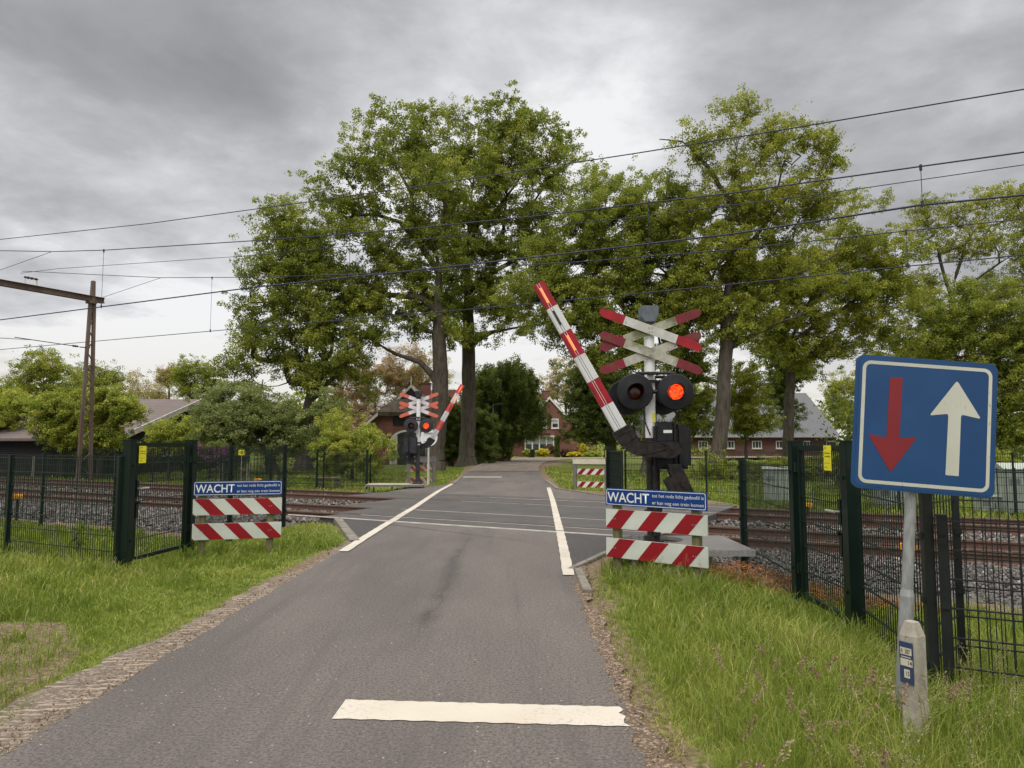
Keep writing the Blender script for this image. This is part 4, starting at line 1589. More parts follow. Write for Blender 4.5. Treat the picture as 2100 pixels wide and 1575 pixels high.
def sign_mat(name, c, c2, streak, dens=0.62):
    m, t, bs = new_mat(name)
    bs.inputs['Roughness'].default_value = 0.28
    tcn = t.add('ShaderNodeTexCoord')
    v = tcn.outputs['Object']
    mp = t.add('ShaderNodeMapping')
    mp.inputs['Scale'].default_value = (1, 1, 0.35)
    t.l.new(v, mp.inputs[0])
    cc = t.mix(t.smooth(t.noise(v, 2.2, 4), 0.35, 0.7), c, c2)
    spk = t.math('MULTIPLY', t.smooth(t.noise(mp.outputs[0], 60, 4, 0.75), dens, dens + 0.07), t.smooth(t.noise(v, 3.0, 3), 0.42, 0.6))
    cc = t.mix(t.math('MULTIPLY', spk, 0.75), cc, streak)
    t.l.new(cc, bs.inputs['Base Color'])
    t.l.new(t.math('ADD', 0.22, t.math('MULTIPLY', t.noise(v, 30, 5), 0.2)), bs.inputs['Roughness'])
    return m


M['sblue'] = sign_mat('dirty_blue_sign', (0.006, 0.050, 0.165), (0.010, 0.062, 0.19), (0.03, 0.04, 0.06))
M['sred'] = sign_mat('dirty_red_arrow', (0.235, 0.012, 0.022), (0.19, 0.012, 0.020), (0.07, 0.03, 0.04))
M['swhite'] = sign_mat('dirty_white_arrow', (0.56, 0.56, 0.50), (0.47, 0.47, 0.41), (0.22, 0.18, 0.12), 0.58)
mb = MB()
mb.prism([(SX + x, SZ + z_) for x, z_ in rrect(-S2, S2, -S2 + 0.01, S2 - 0.01, 0.045, 6)], -0.062, -0.040)
mb.prism([(SX + x, SZ + z_) for x, z_ in rrect(-S2 + 0.012, S2 - 0.012, -S2 + 0.022, S2 - 0.022, 0.036, 6)], -0.064, -0.0625)
o = mb.build('sign_plate', M['sblue'], ps, bevel=0.003)
mb = MB()
ring(mb, [(SX + x, SZ + z_) for x, z_ in rrect(-S2 + 0.032, S2 - 0.032, -S2 + 0.042, S2 - 0.042, 0.048, 7)], [(SX + x, SZ + z_) for x, z_ in rrect(-S2 + 0.052, S2 - 0.052, -S2 + 0.062, S2 - 0.062, 0.030, 7)], -0.0652, 0)
mb.build('border', M['swhite'], o)


def roundpoly(pts, r=0.012):
    out = []
    n = len(pts)
    for i in range(n):
        p0, p1, p2 = Vector(pts[i - 1]), Vector(pts[i]), Vector(pts[(i + 1) % n])
        a, b_ = (p0 - p1), (p2 - p1)
        k = min(r, a.length * 0.45, b_.length * 0.45)
        s, e = p1 + a.normalized() * k, p1 + b_.normalized() * k
        for j in range(5):
            tt = j / 4
            out.append(tuple((s * (1 - tt) ** 2 + p1 * 2 * tt * (1 - tt) + e * tt ** 2)))
    return out


def px_sign(pts):
    """sign-plane coordinates from the picture of the sign (u across 1748..2026, v down)"""
    out = []
    for (u, v) in pts:
        fx = (u - 1753) / 277.0
        v0 = 729 + fx * 21
        hgt_ = 259 + fx * 9
        fz = (v - v0) / hgt_
        fx2 = (u + fz * 9 - 1753) / (277.0 + 3 * fz)
        out.append((SX - S2 + fx2 * 2 * S2, SZ + S2 - 0.01 - fz * (2 * S2 - 0.02)))
    return out


z5 = lambda pts: [(1480 + x * 0.2952, 700 + y * 0.2952) for x, y in pts]
mb = MB()
q = px_sign(z5([(1143, 255), (1228, 258), (1210, 660), (1330, 652), (1152, 882), (998, 625), (1122, 655)]))
# sharp shaft top, rounded head
q2 = roundpoly(q, 0.014)
mb.face([(x, -0.0655, z_) for x, z_ in [q[0], q[1]] + q2[10:]])
mb.build('red_arrow', M['sred'], o)
mb = MB()
q = px_sign(z5([(1590, 280), (1750, 540), (1618, 508), (1605, 918), (1517, 908), (1534, 502), (1408, 512)]))
q2 = roundpoly(q, 0.016)
mb.face([(x, -0.0655, z_) for x, z_ in q2[:15] + [q[3], q[4]] + q2[25:]])
mb.build('white_arrow', M['swhite'], o)
mb = MB()
for dz in (-0.25, 0.25):
    mb.box((SX * 0.3, -0.02, SZ + dz), (0.30, 0.04, 0.03))
mb.build('clamp', M['zinc'], ps)

# concrete marker post with a small blue plate
kp = PW(1878, 1470, 3.98)
kt = thing('marker_post', 'stubby weathered concrete post with small blue number plate beside the tilted sign pole', 'marker post', (kp.x, 3.98, hz(kp.x, 3.98)), math.radians(-62))
mb = MB()
a = 0.052
sec = [(-a, -a + 0.014), (-a + 0.014, -a), (a - 0.014, -a), (a, -a + 0.014), (a, a - 0.014), (a - 0.014, a), (-a + 0.014, a), (-a, a - 0.014)]
levels = [(-0.3, 0.96), (0.620, 0.96), (0.69, 0.55)]
k0 = 0
for li, (z_, sc_) in enumerate(levels):
    for (x, y) in sec:
        mb.v.append((x * sc_, y * sc_ * (1.0), z_ if li < 2 else z_))
for li in range(2):
    for i in range(8):
        j = (i + 1) % 8
        mb.f.append((li * 8 + i, li * 8 + j, li * 8 + 8 + j, li * 8 + 8 + i))
        mb.m.append(0)
mb.f.append(tuple(range(16, 24)))
mb.m.append(0)
mb.build('post', M['concrete'], kt)
mb = MB()
mb.box((-0.002, -a - 0.0035, 0.48), (0.076, 0.004, 0.215))
pp = mb.build('number_plate', M['plateblue'], kt)
mb = MB()
yf = -a - 0.0062
for (x0, x1, z0, z1) in ((-0.034, 0.030, 0.522, 0.558), (-0.030, 0.024, 0.5075, 0.5115), (-0.034, 0.033, 0.463, 0.500), (-0.015, 0.016, 0.402, 0.446)):
    mb.box(((x0 + x1) / 2, yf, (z0 + z1) / 2), (x1 - x0, 0.0012, z1 - z0))
mb.build('number_field', M['cream'], pp)
letters(pp, 'lettering', 'A  387', -0.032, 0.022, 0.540, 0.024, yf - 0.0012, M['black'], bold=0.01)
letters(pp, 'lettering', '14', 0.010, 0.031, 0.482, 0.024, yf - 0.0012, M['black'], bold=0.01)
letters(pp, 'lettering', '15', -0.004, 0.014, 0.425, 0.024, yf - 0.0012, M['black'], bold=0.01)

# ------------------------------------------------------------------ fences and gates
def wire_panel(name, parent, p0, p1, z0, z1, gap=0.05, rw=0.0030, m=None, rows=None, comb=0.03, O=(0, 0, 0)):
    mb = MB()
    p0, p1 = Vector(p0), Vector(p1)
    L = (p1 - p0).length
    n = max(2, int(round(L / gap)))
    d = (p1 - p0).normalized()
    up = Vector((0, 0, 1))
    for i in range(n + 1):
        q = p0.lerp(p1, i / n)
        mb.beam((q.x, q.y, q.z + z0), (q.x, q.y, q.z + z1 + comb), rw * 2, rw * 2, 0, up=tuple(d))
    rows = rows or max(2, int(round((z1 - z0) / 0.2)))
    nrm = Vector((-d.y, d.x, 0)) * (rw * 2.2)
    for i in range(rows + 1):
        z_ = z0 + (z1 - z0) * i / rows
        for s in (-1, 1):
            a = p0 + nrm * s
            b_ = p1 + nrm * s
            mb.beam((a.x, a.y, a.z + z_), (b_.x, b_.y, b_.z + z_), rw * 2.6, rw * 2.6)
    return mb.build(name, m or M['gwire'], parent)


def fence(label, pts, H, group='green steel mesh fences', gap=0.05, rw=0.003, m=None, pm=None, post=(0.06, 0.045), zb=None, first=True, last=True, ph=None, z0=0.04, rows=None):
    pts = [Vector((p[0], p[1], 0)) for p in pts]
    zs = [zb if zb is not None else hz(p.x, p.y) for p in pts]
    o = pts[0]
    t = thing('mesh_fence', label, 'fence', (o.x, o.y, zs[0]), 0, group)
    rel = [Vector((p.x - o.x, p.y - o.y, zs[i] - zs[0])) for i, p in enumerate(pts)]
    for i, p in enumerate(rel):
        if (i == 0 and not first) or (i == len(rel) - 1 and not last):
            continue
        d = (rel[min(i + 1, len(rel) - 1)] - rel[max(i - 1, 0)])
        a = math.atan2(d.y, d.x)
        mb = MB()
        hh = (ph or H) + 0.03
        R_ = Matrix.Rotation(a, 3, 'Z')
        mb.box((p.x, p.y, p.z + hh / 2 - 0.15), (post[1], post[0], hh + 0.3), 0, R_)
        mb.box((p.x, p.y, p.z + hh + 0.006), (post[1] + 0.01, post[0] + 0.01, 0.014), 0, R_)
        for zz in (0.2, 0.6, 1.0, H - 0.06):
            off = R_ @ Vector((0, -post[0] / 2 - 0.008, 0))
            mb.box((p.x + off.x, p.y + off.y, p.z + zz), (0.05, 0.018, 0.04), 0, R_)
        mb.build('post', pm or M['green'], t)
    for i in range(len(rel) - 1):
        wire_panel('wire_panel', t, rel[i], rel[i + 1], z0, H, gap, rw, m, rows)
    return t


def run(a, d, n, step=2.5):
    a = Vector((a[0], a[1], 0))
    d = Vector((d[0], d[1], 0)).normalized()
    return [a + d * (step * i) for i in range(n)]


LG1, LG2 = G(256, 1166), G(385, 1131)          # left gate posts
RG1, RG2 = G(1641, 1236), G(1756, 1302)        # right gate posts
LF = G(237, 1168)
fence('low green mesh fence running off to the left from the left gate, close to us', run((LF.x, LF.y), -TD, 6), 1.40, zb=-0.02)
Lm, Le = PW(473, 1000, 12.7), PW(583, 1000, 15.0)
fence('green mesh fence from the left gate back towards the rails behind the blue board', [(LG2.x, LG2.y), (Lm.x, 12.7), (Le.x, 15.0)], 1.50, zb=-0.0, first=False, post=(0.075, 0.06))
bk = PW(88, 1000, 15.6)
st_ = Vector((bk.x, bk.y))
fence('second green mesh fence further back beside the left ballast', [(bk.x - 4.4, bk.y + 2.36), (bk.x - 2.2, bk.y + 1.18), (bk.x, bk.y), (bk.x + 2.2, bk.y - 1.2), (PW(262, 1000, 13.9).x, 13.6)], 1.42, zb=-0.10)
Ed = G(1527, 1160)
fence('green mesh fence panel between the grating platform and the right gate', [(Ed.x, Ed.y), (RG1.x, RG1.y)], 1.33, zb=0.0, last=False, post=(0.085, 0.06))
Rc = G(1916, 1428)
fence('dark mesh fence panel behind the tilted sign, between the right gate and a thick post', [(RG2.x + 0.02, RG2.y - 0.1), (Rc.x, Rc.y)], 1.36, zb=0.0, first=False, post=(0.062, 0.062), ph=1.40, pm=M['bwire'])
Re = G(1958, 1440)
fence('low black mesh fence nearest to us at the right edge, in tall grass', run((Re.x, Re.y + 0.05), TD, 4), 1.12, zb=-0.02, gap=0.058, m=M['bwire'], pm=M['bwire'], post=(0.06, 0.055), rows=6)
fence('taller black mesh fence just behind the lowest one at the right edge', [(Rc.x + 0.03, Rc.y + 0.03)] + [(PW(1957, 1000, 5.0).x + 2.5 * i * TD.x, 5.0 + 2.5 * i * TD.y) for i in range(4)], 1.40, zb=0.0, m=M['bwire'], pm=M['bwire'], first=False, post=(0.045, 0.04))
# beyond the tracks
a0 = TN(PN(752, 1000, 21.6).dot(TD), 21.6)
fence('green mesh fence beyond the tracks left of the farther barrier', [(a0.x, a0.y)] + [tuple((a0 - TD * (2.5 * i))[:2]) for i in range(1, 9)], 1.55, zb=-0.27, rw=0.0035)
a1 = TN(PN(1283, 1000, 21.6).dot(TD), 21.6)
fence('long green mesh fence beyond the tracks right of the crossing', [(a1.x, a1.y)] + [tuple((a1 + TD * (2.5 * i))[:2]) for i in range(1, 8)], 1.58, zb=-0.27, rw=0.0035)
gl = [(PW(663, 1000, 28.0).x - 5.0, 30.6), (PW(663, 1000, 28.0).x - 2.5, 29.3), (PW(663, 1000, 28.0).x, 28.0), (PW(759, 1000, 30.5).x, 30.5), (PW(759, 1000, 30.5).x + 1.2, 33)]
fence('thin green fence deeper in the left garden behind the trackside one', gl, 1.30, zb=-0.25, rw=0.0035)


def notice(parent, x, y, z_, s=1.0):
    mb = MB()
    mb.box((x, y, z_), (0.135 * s, 0.004, 0.20 * s))
    o = mb.build('notice_plate', M['yellow'], parent)
    yy = y - 0.0035
    letters(o, 'lettering', 'LET OP', x - 0.05 * s, x - 0.012 * s, z_ + 0.078 * s, 0.014 * s, yy, M['boardred'], bold=0.02)
    letters(o, 'lettering', 'Verboden toegang', x - 0.05 * s, x + 0.05 * s, z_ + 0.040 * s, 0.013 * s, yy, M['black'], bold=0.02)
    letters(o, 'lettering', 'voor onbevoegden', x - 0.05 * s, x + 0.05 * s, z_ + 0.014 * s, 0.013 * s, yy, M['black'], bold=0.02)
    letters(o, 'lettering', 'Wetboek van Strafrecht', x - 0.05 * s, x + 0.04 * s, z_ - 0.040 * s, 0.009 * s, yy, M['black'])
    letters(o, 'lettering', 'art. 461 Sr', x - 0.05 * s, x + 0.0 * s, z_ - 0.074 * s, 0.012 * s, yy, M['black'], bold=0.01)
    return o


def gate(label, A, B, handle_at_a, H=1.62, notice_x=None, nz=1.5):
    """A nearer/left post, B other post; local x from A to B"""
    A, B = Vector((A.x, A.y, 0)), Vector((B.x, B.y, 0))
    dv = B - A
    W = dv.length
    t = thing('mesh_gate', label, 'gate', (A.x, A.y, 0.0), math.atan2(dv.y, dv.x), 'green mesh gates in the fences')
    for px in (0, W):
        mb = MB()
        mb.box((px, 0, H / 2 - 0.15), (0.118, 0.118, H + 0.3))
        mb.box((px, 0, H + 0.008), (0.13, 0.13, 0.018))
        for zz in (0.35, 1.30):
            mb.box((px, -0.066, zz), (0.03, 0.016, 0.03))
        mb.build('post', M['green'], t, bevel=0.004)
    # leaf
    x0, x1, z0, z1 = 0.11, W - 0.11, 0.10, H - 0.055
    mb = MB()
    for xx in (x0 + 0.02, x1 - 0.02):
        mb.box((xx, 0, (z0 + z1) / 2), (0.045, 0.05, z1 - z0))
    for zz in (z0, z1):
        mb.box(((x0 + x1) / 2, 0, zz), (x1 - x0, 0.048, 0.05))
    lf = mb.build('leaf_frame', M['green'], t, bevel=0.003)
    n = int((x1 - x0) / 0.03)
    mb = MB()
    for i in range(1, n):       # comb along the top rail
        x = x0 + (x1 - x0) * i / n
        mb.beam((x, 0, z1 + 0.02), (x, 0, z1 + 0.055), 0.006, 0.006, 0, up=(0, 1, 0))
    mb.build('comb', M['green'], lf)
    wire_panel('wire_panel', t, (x0 + 0.03, 0, 0), (x1 - 0.03, 0, 0), z0, z1, 0.042, 0.0032, M['gwire'], 6, comb=0)
    mb = MB()
    for xx in ((W - 0.07) if handle_at_a else 0.07,):
        for zz in (0.35, 1.35):
            mb.cyl((xx, -0.03, zz - 0.05), (xx, -0.03, zz + 0.05), 0.018, n=10)
    mb.build('hinge', M['green'], t)
    hx = x0 + 0.02 if handle_at_a else x1 - 0.02
    sg = 1 if handle_at_a else -1
    mb = MB()
    mb.box((hx, -0.035, 1.0), (0.05, 0.03, 0.22))
    mb.cyl((hx, -0.05, 0.82), (hx, -0.075, 0.82), 0.018, n=10)
    mb.box((hx, -0.035, 0.72), (0.04, 0.02, 0.20))
    lk = mb.build('lock_case', M['green'], t)
    mb = MB()
    mb.cyl((hx, -0.03, 1.0), (hx, -0.095, 1.0), 0.012, n=10)
    mb.cyl((hx, -0.09, 1.0), (hx + sg * 0.16, -0.095, 1.0), 0.013, n=10)
    mb.build('handle', M['handle'], lk)
    nt = notice(t, notice_x * W, -0.045, nz, 1.12)
    return t


gate('green mesh gate on the left with yellow notice, between two thick green posts', LG1, LG2, True, 1.62, 0.14, 1.44)
gate('green mesh gate on the right with yellow notice, half behind the tilted sign', RG1, RG2, False, 1.60, 0.72, 1.46)
# green gate standing open beyond the tracks, seen edge on
ga, gb = PW(1247, 960, 23.4), PW(1276, 960, 21.9)
t = thing('open_gate', 'dark green gate leaf seen almost edge on behind the far barricade', 'gate', (ga.x, 23.4, -0.15), math.atan2(21.9 - 23.4, gb.x - ga.x))
W = math.hypot(gb.x - ga.x, 1.5)
mb = MB()
mb.box((0, 0, 0.78), (0.13, 0.13, 1.66))
mb.build('post', M['green'], t)
mb = MB()
mb.box((W, 0, 0.72), (0.05, 0.05, 1.5))
for zz in (0.02, 1.46):
    mb.box((W / 2 + 0.05, 0, zz), (W - 0.1, 0.05, 0.05))
mb.box((0.10, 0, 0.74), (0.05, 0.05, 1.46))
mb.build('leaf_frame', M['green'], t)
wire_panel('wire_panel', t, (0.12, 0, 0), (W - 0.02, 0, 0), 0.04, 1.44, 0.03, 0.0045, M['gwire'], 6, comb=0)
mb = MB()
mb.box((-0.03, -0.068, 1.38), (0.04, 0.006, 0.22))
mb.build('sticker', M['yellow'], t)


# ------------------------------------------------------------------ trackside equipment
def marker(label, u, v, Y, z_top, ears=True, s=1.0):
    p = PW(u, v, Y)
    zb = hz(p.x, Y)
    c = p.x * ND.x + Y * ND.y
    if 10 < c < 20.5:
        zb = -0.2
    t = thing('track_marker', label, 'track marker', (p.x, Y, zb), -TH, 'yellow caps on short posts by the track')
    zt = p.z - zb
    mb = MB()
    mb.cyl((0, 0, -0.1), (0, 0, zt - 0.03 * s), 0.026 * s, n=10)
    mb.build('stem', M['black'], t)
    mb = MB()
    mb.prism([(-0.11 * s, zt - 0.045 * s), (0.11 * s, zt - 0.045 * s), (0.115 * s, zt + 0.01 * s), (0.10 * s, zt + 0.045 * s), (-0.10 * s, zt + 0.045 * s), (-0.115 * s, zt + 0.01 * s)], -0.06 * s, 0.06 * s)
    for k in (-0.07, -0.025, 0.02, 0.065):
        mb.box((k * s, -0.0605 * s, zt), (0.012 * s, 0.012 * s, 0.07 * s))
    mb.build('cap', M['orange'], t, bevel=0.008)
    return t


marker('wide orange yellow cap on a black stem in the left ballast, at the left edge', 36, 1018, 17.2, 0, s=1.1)
marker('small orange cap peeping over the left blue text board', 529, 984, 20.5, 0, s=0.85)
marker('orange yellow cap beside the rails behind the right gate mesh', 1656, 1035, 15.9, 0, s=0.85)
marker('orange yellow cap just left of the grey sign pole, by the nearest rail', 1862, 1121, 9.6, 0, s=0.9)
p = PW(496, 928, 23.0)
t = thing('marker_sign', 'small yellow plate with black bars on a thin pole beyond the left rails', 'marker sign', (p.x, 23.0, -0.25), -0.2)
mb = MB()
mb.cyl((0, 0, -0.1), (0, 0, p.z + 0.2), 0.02, n=8)
mb.build('pole', M['greypost'], t)
mb = MB()
mb.box((0, -0.03, p.z + 0.25), (0.20, 0.01, 0.17))
o = mb.build('plate', M['yellow'], t)
mb = MB()
for k in range(4):
    mb.box((-0.055 + k * 0.037, -0.037, p.z + 0.25), (0.012, 0.003, 0.10))
mb.build('bar_marks', M['black'], o)

# pale box lid by the left rails
p = PN(421, 989, 19.7)
mb = MB()
mb.prism([(-0.55, 0), (0.55, 0), (0.50, 0.17), (0.30, 0.24), (-0.45, 0.24), (-0.55, 0.15)], -0.25, 0.25)
o = mb.build('equipment_lid', M['plclean'], bevel=0.02)
o.location = (p.x, p.y, -0.22)
o.rotation_euler = (0, 0, -TH)
tag(o, 'pale rounded equipment lid beside the left rails behind the fence', 'equipment box')


def cabinet(label, u0, u1, v0, v1, Y, d=0.6, roof=0.05, plinth=True, rz=-TH * 0.6):
    a, b_ = PW(u0, v0, Y), PW(u1, v1, Y)
    Wd, H = abs(b_.x - a.x), a.z - (-0.27)
    t = thing('trackside_cabinet', label, 'cabinet', ((a.x + b_.x) / 2, Y, -0.27), rz, 'grey green cabinets behind the right fence')
    mb = MB()
    mb.box((0, 0, H / 2 + 0.05), (Wd, d, H - 0.1))
    body = mb.build('body', M['cabinet'], t, bevel=0.01)
    mb = MB()
    mb.prism([(-d / 2 - 0.05, H), (d / 2 + 0.05, H), (d / 2 + 0.05, H + 0.02), (0, H + roof + 0.04), (-d / 2 - 0.05, H + 0.02)], -Wd / 2 - 0.04, Wd / 2 + 0.04, plane='yz')
    mb.build('lid', M['cabinet'], t)
    mb = MB()
    mb.box((0, -d / 2 - 0.004, H / 2 + 0.05), (0.008, 0.01, H - 0.16))
    mb.box((0.06, -d / 2 - 0.012, H * 0.55), (0.025, 0.02, 0.14))
    for k in range(5):
        mb.box((-Wd * 0.25, -d / 2 - 0.004, H * 0.80 - k * 0.03), (Wd * 0.3, 0.008, 0.01))
    mb.build('door_fittings', M['boxgrey'], t)
    mb = MB()
    mb.box((0, 0, 0.0), (Wd - 0.04, d - 0.04, 0.14))
    mb.build('plinth', M['dark'], t)


cabinet('tall grey cabinet behind the fence left of the right gate', 1566, 1617, 962, 1042, 22.2)
cabinet('grey green cabinet seen behind the tilted sign pole', 1797, 1862, 995, 1055, 20.0)
cabinet('tallest grey green cabinet cut by the right edge of the photo', 2052, 2125, 962, 1055, 18.6, 0.9, 0.12)
cabinet('low flat grey green box at the foot of the tallest cabinet', 2006, 2052, 1018, 1055, 18.9, 0.5, 0.0)

# ------------------------------------------------------------------ overhead line
mc = 20.6
mp = PN(172, 985, mc)
mt = thing('catenary_mast', 'brown lattice mast with crossbeam carrying the overhead wires on the left', 'catenary mast', (mp.x, mp.y, -0.3), -TH)
# local x along the rails, local y away across
Hm = PN(186, 577, mc).z + 0.3
for sx in (-1, 1):
    mb = MB()
    b0, b1 = Vector((0, sx * 0.30, -0.2)), Vector((0, sx * 0.085, Hm - 0.9))
    mb.beam(b0, b1, 0.15, 0.14, 0, up=(0, 1, 0))
    mb.build('mast_leg', M['lattice'], mt, bevel=0.012)
mb = MB()
n = 15
for i in range(n):
    z0, z1 = 0.35 + (Hm - 1.6) * i / n, 0.35 + (Hm - 1.6) * (i + 1) / n
    w0, w1 = 0.30 - 0.215 * z0 / Hm, 0.30 - 0.215 * z1 / Hm
    s = 1 if i % 2 else -1
    mb.beam((0, -s * w0, z0), (0, s * w1, z1), 0.04, 0.05, 0, up=(1, 0, 0))
mb.build('lacing', M['lattice'], mt)
mb = MB()
mb.box((0, 0, Hm - 0.55), (0.22, 0.20, 1.1), 0, None, 0.8)
mb.build('mast_head', M['lattice'], mt, bevel=0.02)
mb = MB()
zb_ = 8.45 + 0.3
mb.beam((0, 0.55, zb_), (0, -11.0, zb_), 0.10, 0.26)
for s in (-1, 1):
    mb.beam((s * 0.09, 0.55, zb_ + 0.12), (s * 0.09, -11.0, zb_ + 0.12), 0.10, 0.02)
    mb.beam((s * 0.09, 0.55, zb_ - 0.12), (s * 0.09, -11.0, zb_ - 0.12), 0.10, 0.02)
mb.box((0, -0.05, zb_ - 0.19), (0.34, 0.36, 0.10))
mb.build('crossbeam', M['lattice'], mt)
mb = MB()
for yy in (-3.05, -2.55):
    mb.beam((0, yy, zb_ + 0.12), (0, yy, zb_ + 0.42), 0.05, 0.05)
fr_ = mb.build('insulator_frame', M['armwhite'], mt)
mb = MB()
mb.lathe([(0.02, -0.30), (0.06, -0.26), (0.03, -0.2), (0.07, -0.12), (0.03, -0.05), (0.07, 0.03), (0.03, 0.1), (0.06, 0.2), (0.02, 0.3)], (0, -2.8, zb_ + 0.44), 'y', 12)
mb.build('insulator', M['insul'], fr_)
# registration arm to the contact wire
q0 = PN(168, 715, mc) - mp - Vector((0, 0, -0.3))
za = PN(168, 715, mc).z + 0.3
mb = MB()
mb.cyl((0, 0, za), (0, -0.5, za - 0.02), 0.025, n=8)
mb.lathe([(0.02, 0.0), (0.06, 0.05), (0.03, 0.1), (0.06, 0.15), (0.03, 0.2), (0.05, 0.25), (0.02, 0.3)], (0, -0.85, za), 'y', 10, 1)
mb.cyl((0, -0.8, za), (-0.3, -3.2, za + 0.12), 0.018, n=8)
mb.cyl((-0.3, -2.4, za + 0.1), (-0.5, -3.9, za + 0.02), 0.013, n=8)
mb.build('registration_arm', [M['wire'], M['insul']], mt)
mb = MB()
lp_ = PN(168, 908, mc).z + 0.3
mb.box((-0.085, -0.24, lp_), (0.012, 0.10, 0.26))
mb.build('number_plate', M['cream'], mt)


def wire(label, pts, r, group='overhead wires above the tracks', name='overhead_wire'):
    """pts: world points joined by a straight or gently sagging cable"""
    mb = MB()
    for a, b_ in zip(pts[:-1], pts[1:]):
        mb.cyl(a, b_, r, n=6, cap=False)
    return tag(mb.build(name, M['wire']), label, 'overhead wire', group)


def poly_px(px, c, ext0=40, ext1=25, sag=True):
    P = [PN(u, v, c) for u, v in px]
    d0 = (P[0] - P[1]).normalized()
    d1 = (P[-1] - P[-2]).normalized()
    d0.z *= 0.3
    d1.z *= 0.3
    return [P[0] + d0 * ext0] + P + [P[-1] + d1 * ext1]


NC, FC = 13.32, 17.46
wire('highest overhead wire, crossing the sky above the treetops', poly_px([(0, 491), (300, 459), (640, 413), (1000, 361), (1300, 315), (1600, 267), (1850, 225), (2100, 183)], 15.2), 0.013)
w2 = [(0, 514), (110, 516), (215, 513), (530, 493), (800, 473), (1100, 443), (1500, 396), (1890, 341), (2100, 312)]
wire('second highest overhead wire, carrying the droppers on the right', poly_px(w2, NC), 0.013)
wire('third overhead wire from the beam insulator, thin and just below the second on the right', poly_px([(45, 560), (118, 551), (530, 523), (900, 487), (1300, 446), (1700, 396), (2100, 338)], 16.2, 0.1), 0.009)
w4 = [(0, 656), (210, 629), (530, 588), (800, 560), (1100, 527), (1500, 480), (1886, 421), (2100, 400)]
wire('thickest overhead wire, running behind the top of the raised arm', poly_px(w4, NC), 0.017)
w5 = [(48, 556), (190, 563), (328, 569.5), (525, 568.5), (800, 560), (1200, 536), (1500, 512), (1855, 474), (2100, 449)]
wire('sagging overhead wire dipping right of the mast head', poly_px(w5, FC, 0.1), 0.012)
w6 = [(0, 717), (170, 702), (525, 671), (900, 640), (1300, 603), (1500, 583), (1860, 546), (2100, 523)]
wire('lowest overhead wire, passing behind the crosses of the nearer barrier', poly_px(w6, FC), 0.013)
wire('short slanting wire at the left edge above the beam', [PN(-60, 575, NC), PN(104, 517, NC)], 0.008)
wire('short slanting wire just right of the mast head', [PN(210, 610, FC), PN(329, 570, FC)], 0.008)


def at_u(w_, u):
    return float(np.interp(u, [p[0] for p in w_], [p[1] for p in w_]))


for (u, wa, wb, c, lab) in ((213, w2, w4, NC, 'thin dropper between two wires just right of the mast'), (435, w5, w6, FC, 'thin dropper right of the mast, in open sky left of the oaks'),
                            (718, w2, w4, NC, 'thin dropper in front of the left oaks'), (1330, w2, w4, NC, 'thin dropper above the nearer crosses'),
                            (1888, w2, w4, NC, 'thin dropper in open sky near the right edge'), (1858, w5, w6, FC, 'thin dropper in front of the sparse tree at the right')):
    a = PN(u, at_u(wa, u), c)
    b_ = Vector((a.x, a.y, 0))
    # vertical wire: find height on lower wire at the same place
    k = (a.x * ND.x + a.y * ND.y)
    u2 = u
    b_ = PN(u2, at_u(wb, u2), c)
    mb = MB()
    mb.cyl(a, (a.x, a.y, b_.z), 0.006, n=5, cap=False)
    mb.cyl((a.x, a.y, a.z - 0.07), (a.x, a.y, a.z + 0.03), 0.022, n=6)
    mb.cyl((a.x, a.y, b_.z - 0.03), (a.x, a.y, b_.z + 0.07), 0.022, n=6)
    tag(mb.build('dropper_wire', M['wire']), lab, 'overhead wire', 'droppers between the overhead wires')

# ------------------------------------------------------------------ street lamp and the back of a round sign
p = PW(1011, 945, 60.0)
t = thing('street_lamp', 'slim grey street lamp beside the dense drooping tree', 'street lamp', (p.x, 60, -0.2), 0)
zt = PW(1011, 830, 60.0).z + 0.2
mb = MB()
mb.cyl((0, 0, 0), (0, 0, 1.4), 0.075, n=10)
mb.cyl((0, 0, 1.4), (0, 0, zt), 0.05, 0.04, n=10)
mb.cyl((0, 0, zt), (0.45, 0, zt + 0.08), 0.03, n=8)
mb.build('pole', M['zinc'], t)
mb = MB()
mb.lathe([(0, 0.07), (0.10, 0.05), (0.13, 0.0), (0.09, -0.05), (0, -0.06)], (0.0, 0, 0), n=12)
o = mb.build('lamp_head', M['zinc'], t, smooth=True)
o.scale = (2.6, 1, 1)
o.location = (0.66, 0, zt + 0.08)
p = PW(879, 897, 28.3)
t = thing('round_sign', 'back of a round white traffic sign on a pole behind the farther barrier', 'road sign', (p.x, 28.3, -0.2), 0.1)
mb = MB()
mb.cyl((0, 0, -0.2), (0, 0, p.z + 0.4), 0.035, n=12)
mb.cyl((0, 0, -0.2), (0, 0, 0.95), 0.05, n=12)
mb.build('pole', M['plclean'], t)
mb = MB()
mb.lathe([(0, -0.06), (0.335, -0.06), (0.345, -0.075), (0.345, -0.045), (0, -0.045)], (0, 0, p.z + 0.2), 'y', 32)
o = mb.build('sign_disc', M['mast'], t)
mb = MB()
for zz in (-0.17, 0.17):
    mb.box((0, -0.085, p.z + 0.2 + zz), (0.36, 0.02, 0.03))
mb.build('bracket', M['zinc'], o)


